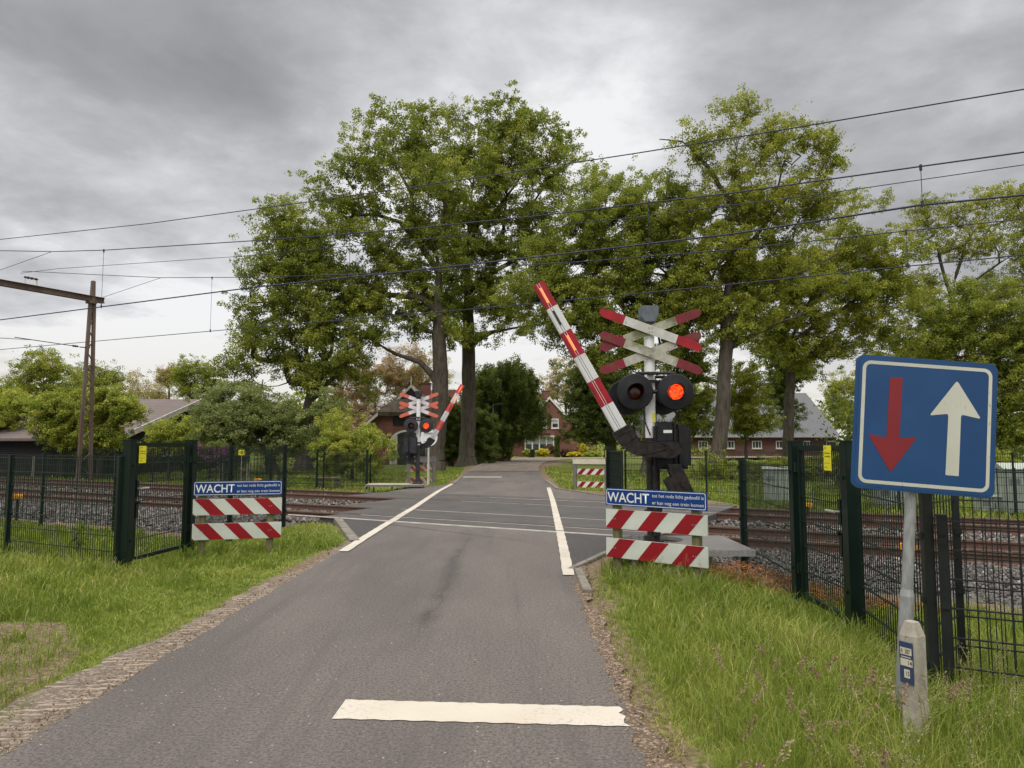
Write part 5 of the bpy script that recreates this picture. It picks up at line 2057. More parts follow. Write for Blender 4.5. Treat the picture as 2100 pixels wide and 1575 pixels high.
# ------------------------------------------------------------------ buildings
def window(parent, x, y, z_, w_, h_, frame=0.08, mull=1, blind=0.0, trans=False):
    """on a wall facing -y"""
    mb = MB()
    d = 0.07
    for s in (-1, 1):
        mb.box((x + s * (w_ / 2 - frame / 2), y - d / 2, z_), (frame, d, h_))
        mb.box((x, y - d / 2 - 0.003, z_ + s * (h_ / 2 - frame / 2)), (w_ - 0.01, d, frame))
    for k in range(mull):
        xx = x - w_ / 2 + w_ * (k + 1) / (mull + 1)
        mb.box((xx, y - d / 2 + 0.006, z_), (frame * 0.6, d, h_ - frame))
    if trans:
        mb.box((x, y - d / 2 + 0.004, z_ + h_ * 0.05), (w_ - frame, d, frame * 0.6))
    mb.box((x, y - 0.06, z_ - h_ / 2 - 0.04), (w_ + 0.12, 0.14, 0.06))
    o = mb.build('window', M['whitewin'], parent)
    mb = MB()
    mb.box((x, y - 0.012, z_), (w_ - frame, 0.016, h_ - frame))
    if blind:
        hh = (h_ - 2 * frame) * blind
        mb.box((x, y - 0.026, z_ + h_ / 2 - frame - hh / 2), (w_ - 2 * frame, 0.010, hh), 1)
    mb.build('pane', [M['glass'], M['blind']], o)
    return o


# gabled brick house at the end of the road
HY = 95.0
c0 = PW(1127, 907, HY)
k = HY / F
hb = thing('brick_house', 'gabled red brick house with white bargeboards at the end of the road', 'house', (c0.x, HY, -0.3), math.radians(0))
apex = PW(1127, 815, HY).z + 0.3
eave = PW(1127, 884, HY).z + 0.3
hw = 63 * k
mb = MB()
mb.prism([(-hw, 0), (hw, 0), (hw, eave), (0, apex - 0.15), (-hw, eave)], 0, 9.0)
mb.build('wall', M['bricks'], hb)
mb = MB()
sl = (apex - eave) / hw
for s in (-1, 1):
    q = [(0, apex), (s * (hw + 0.4), eave - 0.4 * sl), (s * (hw + 0.4), eave - 0.4 * sl + 0.16), (0, apex + 0.18)]
    mb.prism(q, -0.15, 9.2)
rf = mb.build('roof', M['tiles'], hb)
mb = MB()
mb.box((-0.35, 2.4, apex + 0.45), (1.1, 0.8, 1.1))
mb.box((-0.35, 2.4, apex + 1.03), (1.2, 0.9, 0.08))
mb.build('chimney', M['bricks'], rf)
mb = MB()
for s in (-1, 1):
    mb.prism([(0, apex + 0.12), (0, apex - 0.22), (s * (hw + 0.42), eave - 0.42 * sl - 0.2), (s * (hw + 0.42), eave - 0.42 * sl + 0.1)], -0.22, -0.16)
mb.build('bargeboard', M['whitewin'], hb)
for uu in (1114, 1138.5):
    window(hb, (uu - 1127) * k, -0.02, PW(0, 868.5, HY).z + 0.3, 15 * k, 20 * k, 0.13, 0, 0.55, True)
mb = MB()
mb.box(((1126 - 1127) * k, -0.01, PW(0, 833, HY).z + 0.3), (0.13, 0.06, 0.45))
mb.build('vent_slot', M['black'], hb)
# bay window
bay = thing('bay', None, None)
bay.parent = hb
bx0, bx1 = (1077 - 1127) * k, (1134 - 1127) * k
bz0, bz1 = 0.6, PW(0, 897, HY).z + 0.3
mb = MB()
mb.box(((bx0 + bx1) / 2, -0.6, 0.35), (bx1 - bx0, 1.2, 0.7), 0)
mb.box(((bx0 + bx1) / 2, -0.6, bz1 + 0.12), (bx1 - bx0 + 0.3, 1.5, 0.22), 1)
n = 4
for i in range(n + 1):
    x = bx0 + (bx1 - bx0) * i / n
    mb.box((x, -1.15, (0.7 + bz1) / 2), (0.16, 0.12, bz1 - 0.7), 1)
mb.box(((bx0 + bx1) / 2, -1.15, 0.78), (bx1 - bx0, 0.12, 0.12), 1)
mb.box(((bx0 + bx1) / 2, -1.25, bz1 + 0.42), (bx1 - bx0 - 0.8, 1.3, 0.18), 3)
mb.box(((bx0 + bx1) / 2, -1.10, (0.7 + bz1) / 2), (bx1 - bx0 - 0.05, 0.03, bz1 - 0.7), 2)
for i in range(n):
    x = bx0 + (bx1 - bx0) * (i + 0.5) / n
    mb.box((x, -1.125, bz1 - 0.45), ((bx1 - bx0) / n - 0.18, 0.015, 0.85), 4)
bpy.data.objects.remove(bay)
bay = mb.build('bay_window', [M['bricks'], M['whitewin'], M['glass'], M['black'], M['blind']], hb)
mb = MB()
mb.box((-hw - 1.0, 2.2, 1.5), (2.2, 3.0, 3.0), 0)
mb.box((-hw - 1.25, 0.68, 1.05), (1.0, 0.08, 2.1), 1)
mb.build('side_annex', [M['bricks'], M['black']], hb)
mb = MB()
mb.box((hw + 1.2, 3.5, 1.2), (2.4, 3, 2.4), 0)
mb.box((hw + 0.9, 1.96, 1.4), (0.7, 0.1, 0.9), 1)
mb.build('rear_annex', [M['bricks'], M['whitewin']], hb)

# thatched farmhouse
FY = 60.0
k = FY / F
c0 = PW(838, 907, FY)
fh = thing('thatched_farmhouse', 'brick farmhouse with dark half hipped thatch behind the farther barrier', 'house', (c0.x, FY, -0.3), 0)
zp = lambda v: PW(0, v, FY).z + 0.3
hw = 108 * k
apex, eave, hip = zp(787), zp(884), zp(845)
sl = (apex - eave) / hw
mb = MB()
wtop = apex - 0.2
xh = hw * (apex - hip) / (apex - eave)
mb.prism([(-hw + 0.25, 0), (hw - 0.25, 0), (hw - 0.25, eave - 0.1), (xh - 0.2, hip - 0.1), (-xh + 0.2, hip - 0.1), (-hw + 0.25, eave - 0.1)], 0, 14.0)
wl_ = mb.build('wall', M['bricks'], fh)
mb = MB()
# roof: ridge starts 3 m back from the front, the half hip falls to the front at height hip
rz_, ry = apex, 2.3
P_ = {
    'r0': (0, ry, apex), 'r1': (0, 14.4, apex),
    'hl': (-xh, -0.35, hip), 'hr': (xh, -0.35, hip),
    'el': (-hw - 0.15, -0.2, eave - 0.15 * sl), 'er': (hw + 0.15, -0.2, eave - 0.15 * sl),
    'el2': (-hw - 0.15, 14.4, eave - 0.15 * sl), 'er2': (hw + 0.15, 14.4, eave - 0.15 * sl)}
th_ = 0.34


def thick(names, m=0):
    pts = [Vector(P_[n]) for n in names]
    k_ = len(mb.v)
    n = len(pts)
    for dz in (0, -th_):
        for p in pts:
            mb.v.append((p.x, p.y, p.z + dz))
    mb.f.append(tuple(k_ + i for i in range(n)))
    mb.f.append(tuple(k_ + n + i for i in reversed(range(n))))
    mb.m += [m, m]
    for i in range(n):
        j = (i + 1) % n
        mb.f.append((k_ + j, k_ + i, k_ + n + i, k_ + n + j))
        mb.m.append(m)


thick(['r0', 'r1', 'el2', 'el', 'hl'])
thick(['r0', 'hr', 'er', 'er2', 'r1'])
thick(['r0', 'hl', 'hr'])
rf = mb.build('thatched_roof', M['thatch'], fh)
mb = MB()
for (x, y, w_, h_) in ((0.75, 5.5, 0.8, 0.55), (1.5, 8.0, 0.8, 0.4)):
    mb = MB()
    mb.box((x, y, apex + h_ / 2 - 0.5), (w_, 0.8, h_ + 0.8))
    mb.box((x, y, apex + h_ - 0.08), (w_ + 0.16, 0.95, 0.08))
    mb.build('chimney', M['bricks'], rf)
mb = MB()
for s in (-1, 1):       # pale boards at the eaves and the small gable boards at the peak
    a = Vector((s * (xh - 0.1), hip - 0.32))
    b_ = Vector((s * (hw + 0.4), eave - 0.70))
    mb.prism([(a.x, a.y), (a.x, a.y + 0.28), (b_.x, b_.y + 0.28), (b_.x, b_.y)], -0.42, -0.34)
    mb.beam((0, 1.2, apex - 0.1), (s * 1.3, 0.9, apex - 1.45), 0.08, 0.2)
mb.beam((-1.5, 0.85, apex - 1.5), (1.5, 0.85, apex - 1.5), 0.08, 0.12)
mb.cyl((0, 1.1, apex - 0.5), (0, 1.1, apex + 0.7), 0.06, 0.03, n=8)
mb.build('bargeboard', M['barge'], fh)
mb = MB()
mb.prism([(-1.2, apex - 1.5), (1.2, apex - 1.5), (0, apex - 0.25)], 0.95, 1.1)
mb.build('owl_board', M['black'], rf)


def arch(cx, w_, zb0, zt0, n=12, rise=None):
    rise = rise or w_ / 2
    pts = [(cx - w_ / 2, zb0), (cx + w_ / 2, zb0)]
    for i in range(n + 1):
        a = math.pi * i / n
        pts.append((cx + w_ / 2 * math.cos(a), zt0 - rise + rise * math.sin(a)))
    return pts


mb = MB()
mb.prism(arch(0, 2 * 38 * k, 0, zp(881), rise=1.0), -0.05, 0.02, 0)
mb.prism(arch(0, 2 * 38 * k - 0.3, 0, zp(881) - 0.16, rise=0.92), -0.09, -0.052, 1)
mb.prism([(-38 * k + 0.16, 0), (-38 * k + 0.62, 0), (-38 * k + 0.62, zp(892)), (-38 * k + 0.16, zp(896))], -0.11, -0.092, 2)
mb.build('barn_door', [M['whitewin'], M['glass'], M['cream']], fh)
mb = MB()
mb.box(((817 - 838) * k, -0.03, zp(858)), (23 * k, 0.10, 28 * k))
mb.build('hayloft_hatch', M['black'], fh)
for uu in (785.5, 890):
    mb = MB()
    x = (uu - 838) * k
    mb.prism(arch(x, 9.5 * k, zp(912), zp(889)), -0.05, 0.0, 0)
    mb.prism(arch(x, 9.5 * k - 0.12, zp(912) + 0.07, zp(889) - 0.07), -0.07, -0.052, 1)
    mb.box((x, -0.08, zp(901)), (0.05, 0.02, 20 * k), 0)
    mb.box((x, -0.085, zp(903)), (9 * k, 0.02, 0.05), 0)
    mb.build('arched_window', [M['whitewin'], M['glass']], fh)
# neighbour with orange tiled roof glimpsed between the two trunks
c0 = PW(940, 907, 80)
nb = thing('far_house', 'small house with orange tiled roof glimpsed between the two oak trunks', 'house', (c0.x, 80, -0.3), 0)
zq = lambda v: PW(0, v, 80).z + 0.3
mb = MB()
mb.box((-0.85, 3, zq(845) / 2), (3.7, 6, zq(845)))
mb.build('wall', M['bricks'], nb)
mb = MB()
mb.prism([(-0.4, zq(848)), (3, zq(822)), (6.4, zq(848))], -2.9, 1.2, plane='yz')
rf = mb.build('roof', M['redtile'], nb)
mb = MB()
mb.box((-0.9, 3, zq(818) + 0.4), (0.9, 0.8, 1.6))
mb.build('chimney', M['bricks'], rf)

# low black barn with tiled roof on the left: the ridge runs across the view, its gable faces right
bx = PW(413, 823, 48.0)
ez = PW(0, 905, 37.6).z
ap = bx.z
bt = thing('timber_barn', 'black boarded barn with tiled roof and pale bargeboard, on the left behind trees', 'barn', (bx.x, 48, -0.3), 0)
ap += 0.3
ez += 0.3
hd_ = 10.4
mb = MB()
mb.prism([(-hd_ + 0.4, 0), (hd_ - 0.4, 0), (hd_ - 0.4, ez), (0, ap - 0.12), (-hd_ + 0.4, ez)], -9.5, -0.3, plane='yz')
mb.build('wall', M['blacktimber'], bt)
mb = MB()
sl = (ap - ez) / hd_
for s in (-1, 1):
    mb.prism([(0, ap), (s * hd_, ez), (s * hd_, ez + 0.14), (0, ap + 0.14)], -10, 0.0, plane='yz')
mb.build('roof', M['tiles'], bt)
mb = MB()
for s in (-1, 1):
    mb.prism([(0, ap + 0.17), (0, ap - 0.14), (s * hd_, ez - 0.14), (s * hd_, ez + 0.17)], 0.002, 0.06, plane='yz')
mb.build('bargeboard', M['barge'], bt)
# white framed window and porch frame on the gable
for (y0, y1, z0, z1, nm) in ((-4.6, -3.4, 1.1, 2.1, 'window'), (0.5, 3.6, 0.0, 2.6, 'porch_frame')):
    mb = MB()
    yc = (y0 + y1) / 2
    for yy in (y0, y1):
        mb.box((-0.26, yy, (z0 + z1) / 2), (0.08, 0.10, z1 - z0))
    for zz in (z0, z1):
        mb.box((-0.255, yc, zz), (0.08, y1 - y0, 0.10))
    if nm == 'window':
        mb.box((-0.265, yc, (z0 + z1) / 2), (0.08, 0.07, z1 - z0))
    mb.build(nm, M['whitewin'], bt)
# older shed further left
c0 = PW(20, 907, 44)
bt2 = thing('timber_shed', 'low black timber shed with grey hipped roof at the far left', 'shed', (c0.x, 44, -0.3), 0)
zs = lambda v: PW(0, v, 44).z + 0.3
k = 44 / F
x0, x1 = (-140 - 20) * k, (98 - 20) * k
mb = MB()
mb.box(((x0 + x1) / 2, 3, zs(904) / 2), (x1 - x0 - 0.8, 6, zs(904)))
mb.build('wall', M['blacktimber'], bt2)
mb = MB()
e0, r0 = zs(905), zs(852)
A_, B_, C_, D_ = (x0, -0.5, e0), (x1, -0.5, e0), (x1, 6.5, e0), (x0, 6.5, e0)
R0, R1 = (x0 + 2.0, 3, r0), (x1 - 0.5, 3, r0)
mb.face([A_, B_, R1, R0])
mb.face([B_, C_, R1])
mb.face([C_, D_, R0, R1])
mb.face([D_, A_, R0])
mb.face([D_, C_, B_, A_])
mb.build('roof', M['thatch'], bt2)

# long brick barn on the right
BY = 85.0
c0 = PW(1560, 907, BY)
rb = thing('brick_barn', 'long low brown brick barn with grey corrugated roof behind the right oaks', 'barn', (c0.x, BY, -0.3), 0)
k = BY / F
zz_ = lambda v, y=BY: PW(0, v, y).z + 0.3
x0, x1 = (1345 - 1560) * k, (1716 - 1560) * k
e0, r0 = zz_(897), zz_(806, BY + 7)
mb = MB()
mb.box(((x0 + x1) / 2, 7, e0 / 2), (x1 - x0, 13.6, e0))
mb.prism([(0.2, e0), (13.8, e0), (7, r0 - 0.2)], x1 - 0.02, x1 - 0.22, plane='yz') if False else None
mb.build('wall', M['bricksb'], rb)
mb = MB()
A_, B_, C_, D_ = (x0 - .5, -0.6, e0), (x1 + .3, -0.6, e0), (x1 + 2.2, 14.6, e0), (x0 - .5, 14.6, e0)
R0, R1 = (x0, 7, r0), (x1 - 0.6, 7, r0)
for q in ([A_, B_, R1, R0], [B_, C_, R1], [C_, D_, R0, R1], [D_, A_, R0], [D_, C_, B_, A_]):
    mb.face(q)
mb.build('roof', M['corr'], rb)
for uu in (1443, 1497, 1553, 1602, 1652, 1705):
    window(rb, (uu - 1560) * k, 0.19, zz_(912), 20 * k, 16 * k, 0.10, 2)

# sandstone bench in the left garden
p = PW(667, 975, 28.6)
t = thing('stone_bench', 'small stone bench on two blocks in the left garden', 'bench', (p.x, 29.2, -0.27), 0.1)
mb = MB()
mb.box((0, 0, 0.42), (0.95, 0.36, 0.09))
mb.build('seat', M['stone'], t, bevel=0.02)
for x in (-0.33, 0.33):
    mb = MB()
    mb.box((x, 0, 0.17), (0.24, 0.3, 0.38))
    mb.build('leg', M['stone'], t, bevel=0.02)
# short concrete garden posts
for i, (u, v) in enumerate(((70, 936), (133, 935), (202, 938), (454, 950), (509, 950))):
    Y = 38.0 if u < 300 else 33.0
    p = PW(u, v, Y)
    mb = MB()
    mb.box((0, 0, (p.z + 0.2) / 2), (0.12, 0.12, p.z + 0.3), 0, None, 0.85)
    o = mb.build('garden_post', M['concrete'])
    o.location = (p.x, Y, -0.25)
    tag(o, 'squat pale post %s' % ('nearest the left edge beyond the rails', 'left of the lattice mast beyond the rails', 'just right of the lattice mast foot', 'in front of the purple rhododendron', 'right of the purple rhododendron')[i], 'post', 'pale posts of a garden fence')

# ------------------------------------------------------------------ trees and shrubs
def frusta(P0, P1, R0, R1, n):
    """one open tube per segment, all in one go"""
    Dv = P1 - P0
    Ln = np.linalg.norm(Dv, axis=1, keepdims=True) + 1e-9
    Dv = Dv / Ln
    ref = np.tile(np.array([[1.0, 0.2, 0.0]]), (len(P0), 1))
    ref[np.abs((Dv * ref).sum(1)) > 0.9] = (0, 0, 1)
    A = np.cross(Dv, ref)
    A /= np.linalg.norm(A, axis=1, keepdims=True) + 1e-9
    B = np.cross(Dv, A)
    t = np.arange(n) * 2 * np.pi / n
    c, s = np.cos(t)[None, :, None], np.sin(t)[None, :, None]
    ringv = A[:, None, :] * c + B[:, None, :] * s
    V = np.concatenate([P0[:, None] + ringv * R0[:, None, None], P1[:, None] + ringv * R1[:, None, None]], 1)
    i = np.arange(n)
    q = np.stack([i, (i + 1) % n, (i + 1) % n + n, i + n], -1)
    Fc = (np.arange(len(P0)) * 2 * n)[:, None, None] + q[None]
    return V.reshape(-1, 3), Fc.reshape(-1, 4)


def leaf_quads(rng, C, size, flat=0.75, aspect=0.62):
    """one diamond-shaped leaf spray at each point of C"""
    n = len(C)
    nr = rng.normal(0, 1, (n, 3))
    nr[:, 2] = nr[:, 2] * 0.7 + 0.85
    nr /= np.linalg.norm(nr, axis=1, keepdims=True)
    a = rng.normal(0, 1, (n, 3))
    u = np.cross(nr, a)
    u /= np.linalg.norm(u, axis=1, keepdims=True) + 1e-9
    v = np.cross(nr, u)
    s = size * rng.uniform(0.6, 1.3, (n, 1))
    bend = nr * s * rng.uniform(-0.25, 0.25, (n, 1))
    V = np.stack([C - u * s * 0.5, C + v * s * 0.5 * aspect + bend, C + u * s * 0.5, C - v * s * 0.5 * aspect + bend], 1)
    return V.reshape(-1, 3)


def tree(name, label, cat, Y, trunk, blobs, leaf='oak', r_trunk=0.5, clumps=260, leaves=110, lsize=0.24, crad=0.85, seed=1, group='oaks and other trees around the crossing',
         bark='bark', limbs=(), base_z=None, depth=0.8, tip=0.012, flare=1.5, droop=0.0, twigs=True, shell=0.35, carve=-1.15):
    rng = np.random.RandomState(seed)
    kpx = Y / F
    base = PW(trunk[0][0], trunk[0][1], Y)
    bz_ = hz(base.x, Y) if base_z is None else base_z
    root = np.array([base.x, Y, bz_])
    # skeleton nodes
    nodes, parent, fixed = [], [], []

    def add_path(pts, start):
        cur = start
        for a, b_ in zip(pts[:-1], pts[1:]):
            a, b_ = np.array(a), np.array(b_)
            n = max(1, int(np.linalg.norm(b_ - a) / 0.6))
            for i in range(1, n + 1):
                p = a + (b_ - a) * i / n
                nodes.append(p + rng.normal(0, 0.02, 3))
                parent.append(cur)
                cur = len(nodes) - 1
        return cur
    tw = [np.array(PW(u, v, Y + (j * 0.0))) for j, (u, v) in enumerate(trunk)]
    tw[0] = root.copy()
    nodes.append(tw[0])
    parent.append(-1)
    add_path(tw, 0)
    ntrunk = nmain = len(nodes)
    limb_rng = []
    for lb in limbs:
        l0 = len(nodes)
        dy = 0.0
        ps = []
        for j, q in enumerate(lb):
            ps.append(np.array(PW(q[0], q[1], Y + (q[2] if len(q) > 2 else 0.0))))
        arr = np.array(nodes)
        k0 = int(np.argmin(((arr - ps[0]) ** 2).sum(1)))
        add_path([nodes[k0]] + ps[1:], k0)
        limb_rng.append((l0, len(nodes)))
    ntrunk = len(nodes)
    # clump centres in the blobs
    areas = np.array([b_[2] * b_[3] * (b_[4] if len(b_) > 4 else 1.0) for b_ in blobs], float)
    cnt = np.maximum(3, (clumps * areas / areas.sum()).astype(int))
    cent, dens, bid = [], [], []
    for bi, b_ in enumerate(blobs):
        u, v, ru, rv = b_[:4]
        ru, rv = ru * 1.07, rv * 1.07
        ctr = np.array(PW(u, v, Y))
        sh = rng.uniform(-0.35, 0.35) * ru * kpx * depth
        n = cnt[bi]
        d = rng.normal(0, 1, (n, 3))
        d /= np.linalg.norm(d, axis=1, keepdims=True)
        rr = rng.uniform(shell, 1.0, (n, 1)) ** 0.6
        off = d * rr * np.array([ru * kpx, ru * kpx * depth, rv * kpx]) * 0.95
        cent.append(ctr + off + np.array([0, sh, 0]))
        bid += [bi] * n
    cent = np.concatenate(cent)
    cent = cent[cent[:, 2] > bz_ + 0.25]
    # grow branches to the clumps, nearest first
    fork = tw[-1] if len(tw) > 1 else tw[0]
    order = np.argsort(((cent - np.array(tw[max(0, len(tw) // 2)])) ** 2).sum(1))
    NA = np.zeros((20000, 3))
    NA[:len(nodes)] = np.array(nodes)
    nn = len(nodes)
    lowlim = tw[0][2] + (tw[-1][2] - tw[0][2]) * 0.12
    for oi in order:
        c = cent[oi]
        dv = c - NA[:nn]
        dd = np.sqrt((dv ** 2).sum(1))
        cost = dd + np.maximum(0, NA[:nn, 2] - c[2]) * 0.7
        cost[:ntrunk] += np.where(NA[:ntrunk, 2] < lowlim, 3.0, 0.0)
        k0 = int(np.argmin(cost))
        L = dd[k0]
        n = max(1, int(L / 0.55))
        p0 = NA[k0].copy()
        mid = (p0 + c) / 2 + np.array([0, 0, -0.10 * L]) + rng.normal(0, 0.09 * L, 3)
        cur = k0
        if nn + n >= 20000:
            break
        for i in range(1, n + 1):
            t_ = i / n
            p = p0 * (1 - t_) ** 2 + mid * 2 * t_ * (1 - t_) + c * t_ ** 2
            NA[nn] = p
            parent.append(cur)
            cur = nn
            nn += 1
    NA = NA[:nn]
    par = np.array(parent)
    wgt = np.ones(nn) * 0.0
    ch = np.bincount(par[par >= 0], minlength=nn)
    wgt[ch == 0] = 1.0
    for i in range(nn - 1, 0, -1):
        wgt[par[i]] += wgt[i]
    rad = tip * np.power(np.maximum(wgt, 1), 0.5)
    mx = rad[0]
    sc_ = r_trunk / max(mx, 1e-6)
    # blend so that the trunk has the wanted girth and twigs stay thin
    rad = tip * np.power(np.maximum(wgt, 1), math.log(r_trunk / tip) / math.log(max(wgt[0], 2)))
    hh = NA[:, 2] - bz_
    rad = rad * (1 + (flare - 1) * np.exp(-np.maximum(hh, 0) / 0.45) * (np.arange(nn) < ntrunk))
    rad[:nmain] *= 1 - 0.55 * (np.arange(nmain) / nmain) ** 1.4
    for l0, l1 in limb_rng:
        fr__ = (np.arange(l0, l1) - l0) / max(1, l1 - l0)
        rad[l0:l1] = np.maximum(rad[l0:l1], r_trunk * (0.36 - 0.33 * fr__))
    idx = np.arange(1, nn)
    P0, P1 = NA[par[idx]], NA[idx]
    R0, R1 = rad[par[idx]], rad[idx]
    R0 = np.minimum(R0, R1 * 1.35 + 0.01)
    R0[idx < ntrunk] = rad[par[idx[idx < ntrunk]]]
    big = (R1 > 0.09)
    t = thing(name, label, cat, tuple(root), 0, group)
    V1, F1 = frusta(P0[big] - root, P1[big] - root + (P1[big] - P0[big]) * 0.06, R0[big], R1[big], 10) if big.any() else (np.zeros((0, 3)), np.zeros((0, 4), int))
    V2, F2 = frusta(P0[~big] - root, P1[~big] - root, R0[~big], R1[~big], 4)
    np_mesh('trunk', np.concatenate([V1, V2]), [np.concatenate([F1, F2 + len(V1)]).astype(np.int32)], M[bark], t, smooth=True)
    # leaves
    dmul = 4.6
    nC = len(cent)
    per = rng.poisson(leaves * dmul, nC)
    ctint = np.clip(rng.normal(0.5, 0.20, nC), 0, 1)
    ci = np.repeat(np.arange(nC), per)
    off = rng.normal(0, 1, (len(ci), 3))
    off /= np.linalg.norm(off, axis=1, keepdims=True)
    off *= (rng.uniform(0, 1, (len(ci), 1)) ** 0.45) * crad * rng.uniform(0.75, 1.25, (nC, 1))[ci]
    off[:, 2] *= 0.72
    # gather leaves in small sprays inside each clump
    sub = rng.normal(0, 1, (nC, 9, 3)) * crad * 0.66
    sub = np.clip(sub, -crad * 1.15, crad * 1.15)
    sub[:, :, 2] *= 0.7
    pick = rng.randint(0, 9, len(ci))
    off = off * 0.37 + sub[ci, pick]
    if droop:
        off[:, 2] -= droop * rng.uniform(0, 1, len(ci)) ** 2 * crad
    C = cent[ci] + off
    carve = -9 if (droop or leaf == 'darkleaf') and Y > 45 else carve
    fq = 1.25 / crad
    car = np.sin(C[:, 0] * fq * 1.9 + seed) + np.sin(C[:, 1] * fq * 1.7 + seed * 2.1) + np.sin(C[:, 2] * fq * 2.2 + seed * 0.7) + np.sin((C[:, 0] + C[:, 2]) * fq * 1.1) + np.sin((C[:, 0] - C[:, 2]) * fq * 2.7 + seed)
    ok = (C[:, 2] > bz_ + 0.03) & ((car + rng.normal(0, 0.35, len(C))) > carve)
    C, ci, pick = C[ok], ci[ok], pick[ok]
    subt = rng.normal(0, 0.14, (nC, 9))
    Vl = leaf_quads(rng, C - root, lsize * (0.56 if not droop else 0.85), aspect=0.62 if not droop else 0.3)
    Fl = np.arange(len(C) * 4).reshape(-1, 4)
    np_mesh('crown', Vl, [Fl], M[leaf], t, tint=np.clip(ctint[ci] + subt[ci, pick] + rng.normal(0, 0.07, len(ci)), 0, 1))
    if twigs:
        pass
    return t


# --- the two big oaks by the lane
tree('oak_tree', 'tall oak with forked limbs spreading left, left one of the two lane trunks', 'oak tree', 47,
     [(889, 966), (896, 900), (903, 830), (903, 745), (897, 640), (900, 560), (893, 480)],
     [(800, 285, 100, 80, .8), (705, 375, 75, 55, .7), (860, 400, 110, 90), (775, 470, 110, 70), (660, 490, 85, 45, .7), (600, 530, 80, 65, .9), (690, 580, 110, 65), (800, 600, 110, 70), (880, 520, 90, 80), (740, 350, 60, 50, .6), (860, 260, 55, 50, .8), (760, 665, 90, 50, .8), (900, 660, 70, 45, .8)],
     'oak', 0.60, 430, 95, 0.26, 0.95, 11,
     limbs=[[(898, 790), (860, 742), (815, 728), (775, 705), (745, 690)], [(900, 650), (862, 610), (790, 605), (735, 575), (660, 545), (600, 500)], [(897, 560), (860, 500), (820, 455), (770, 440), (700, 445)], [(897, 520), (850, 460), (845, 400), (800, 320)], [(893, 500), (915, 430), (900, 340)]])
tree('oak_tree', 'tallest dense green oak with straight trunk, right one of the two lane trunks', 'oak tree', 52,
     [(957, 956), (958, 900), (962, 800), (961, 690), (958, 560), (962, 440), (975, 340)],
     [(985, 285, 85, 75), (1085, 290, 85, 75), (1045, 225, 32, 32, .9), (1150, 340, 60, 60, .9), (960, 390, 100, 85), (1075, 400, 105, 85), (1000, 480, 110, 80), (1110, 470, 70, 60, .8), (950, 570, 100, 75), (1050, 560, 85, 70), (960, 650, 100, 55), (1060, 660, 70, 45, .7), (905, 330, 60, 60, .8), (935, 230, 35, 30, .8)],
     'oak', 0.55, 480, 105, 0.27, 1.0, 12,
     limbs=[[(962, 600), (1010, 560), (1060, 530), (1100, 520)], [(960, 480), (1020, 430), (1070, 360)], [(958, 520), (920, 450), (900, 380)], [(961, 700), (1010, 680), (1070, 670)], [(962, 640), (990, 600), (1030, 500), (1040, 380)]])
# --- left group
tree('oak_tree', 'forked oak left of the farmhouse with a drooping feathery left side', 'oak tree', 46,
     [(622, 968), (628, 900), (632, 840), (640, 780)],
     [(590, 465, 66, 52, .9), (560, 560, 55, 65, .8), (520, 640, 40, 50, .6), (640, 500, 50, 40, .8), (640, 620, 110, 75), (560, 690, 75, 65, .9), (700, 690, 80, 60, .9), (505, 735, 48, 55, .8), (620, 540, 70, 50, .8), (640, 760, 90, 50), (690, 780, 60, 45, .8), (600, 420, 30, 25, .6)],
     'oak', 0.48, 330, 95, 0.24, 0.95, 13,
     limbs=[[(640, 780), (628, 720), (632, 650), (640, 560)], [(632, 810), (670, 760), (715, 715)], [(634, 820), (690, 770), (730, 720), (760, 700)], [(638, 790), (680, 720), (690, 640)]])
tree('ash_tree', 'grey green feathery tree filling the space right of the timber barn', 'tree', 41,
     [(560, 975), (548, 920), (520, 860)],
     [(480, 850, 72, 45), (525, 850, 75, 45), (590, 865, 55, 40), (440, 878, 44, 36, .9), (500, 885, 90, 35), (590, 890, 60, 35), (650, 850, 40, 45, .7), (460, 825, 45, 30, .8)],
     'willow', 0.28, 290, 120, 0.20, 0.8, 14, bark='bark2', limbs=[[(548, 920), (480, 880), (440, 850)], [(548, 920), (580, 860), (600, 820)], [(540, 900), (530, 840), (540, 780)]])
tree('young_tree', 'light green young tree leaning over the garden fence left of the farmhouse', 'tree', 34,
     [(722, 985), (722, 930), (716, 890)],
     [(700, 885, 50, 38), (740, 915, 48, 40), (690, 930, 40, 35), (725, 950, 55, 25), (775, 925, 30, 30, .7)],
     'bright', 0.07, 120, 110, 0.13, 0.5, 15)
tree('copper_tree', 'brownish spring tree with thin leaves above the thatched roof', 'tree', 82,
     [(765, 955), (768, 850), (772, 780)],
     [(760, 780, 60, 50, .9), (720, 830, 50, 50, .9), (810, 760, 50, 40, .8), (700, 770, 40, 40, .7), (840, 740, 40, 30, .6), (740, 870, 60, 40)],
     'copper', 0.35, 220, 90, 0.24, 1.2, 16)
tree('copper_tree', 'brownish spring tree above the chimneys of the thatched farmhouse', 'tree', 84,
     [(862, 955), (862, 850), (860, 790)],
     [(870, 770, 45, 40, .8), (830, 790, 40, 40, .8), (880, 820, 40, 40, .8)],
     'spring', 0.3, 130, 90, 0.24, 1.2, 17)
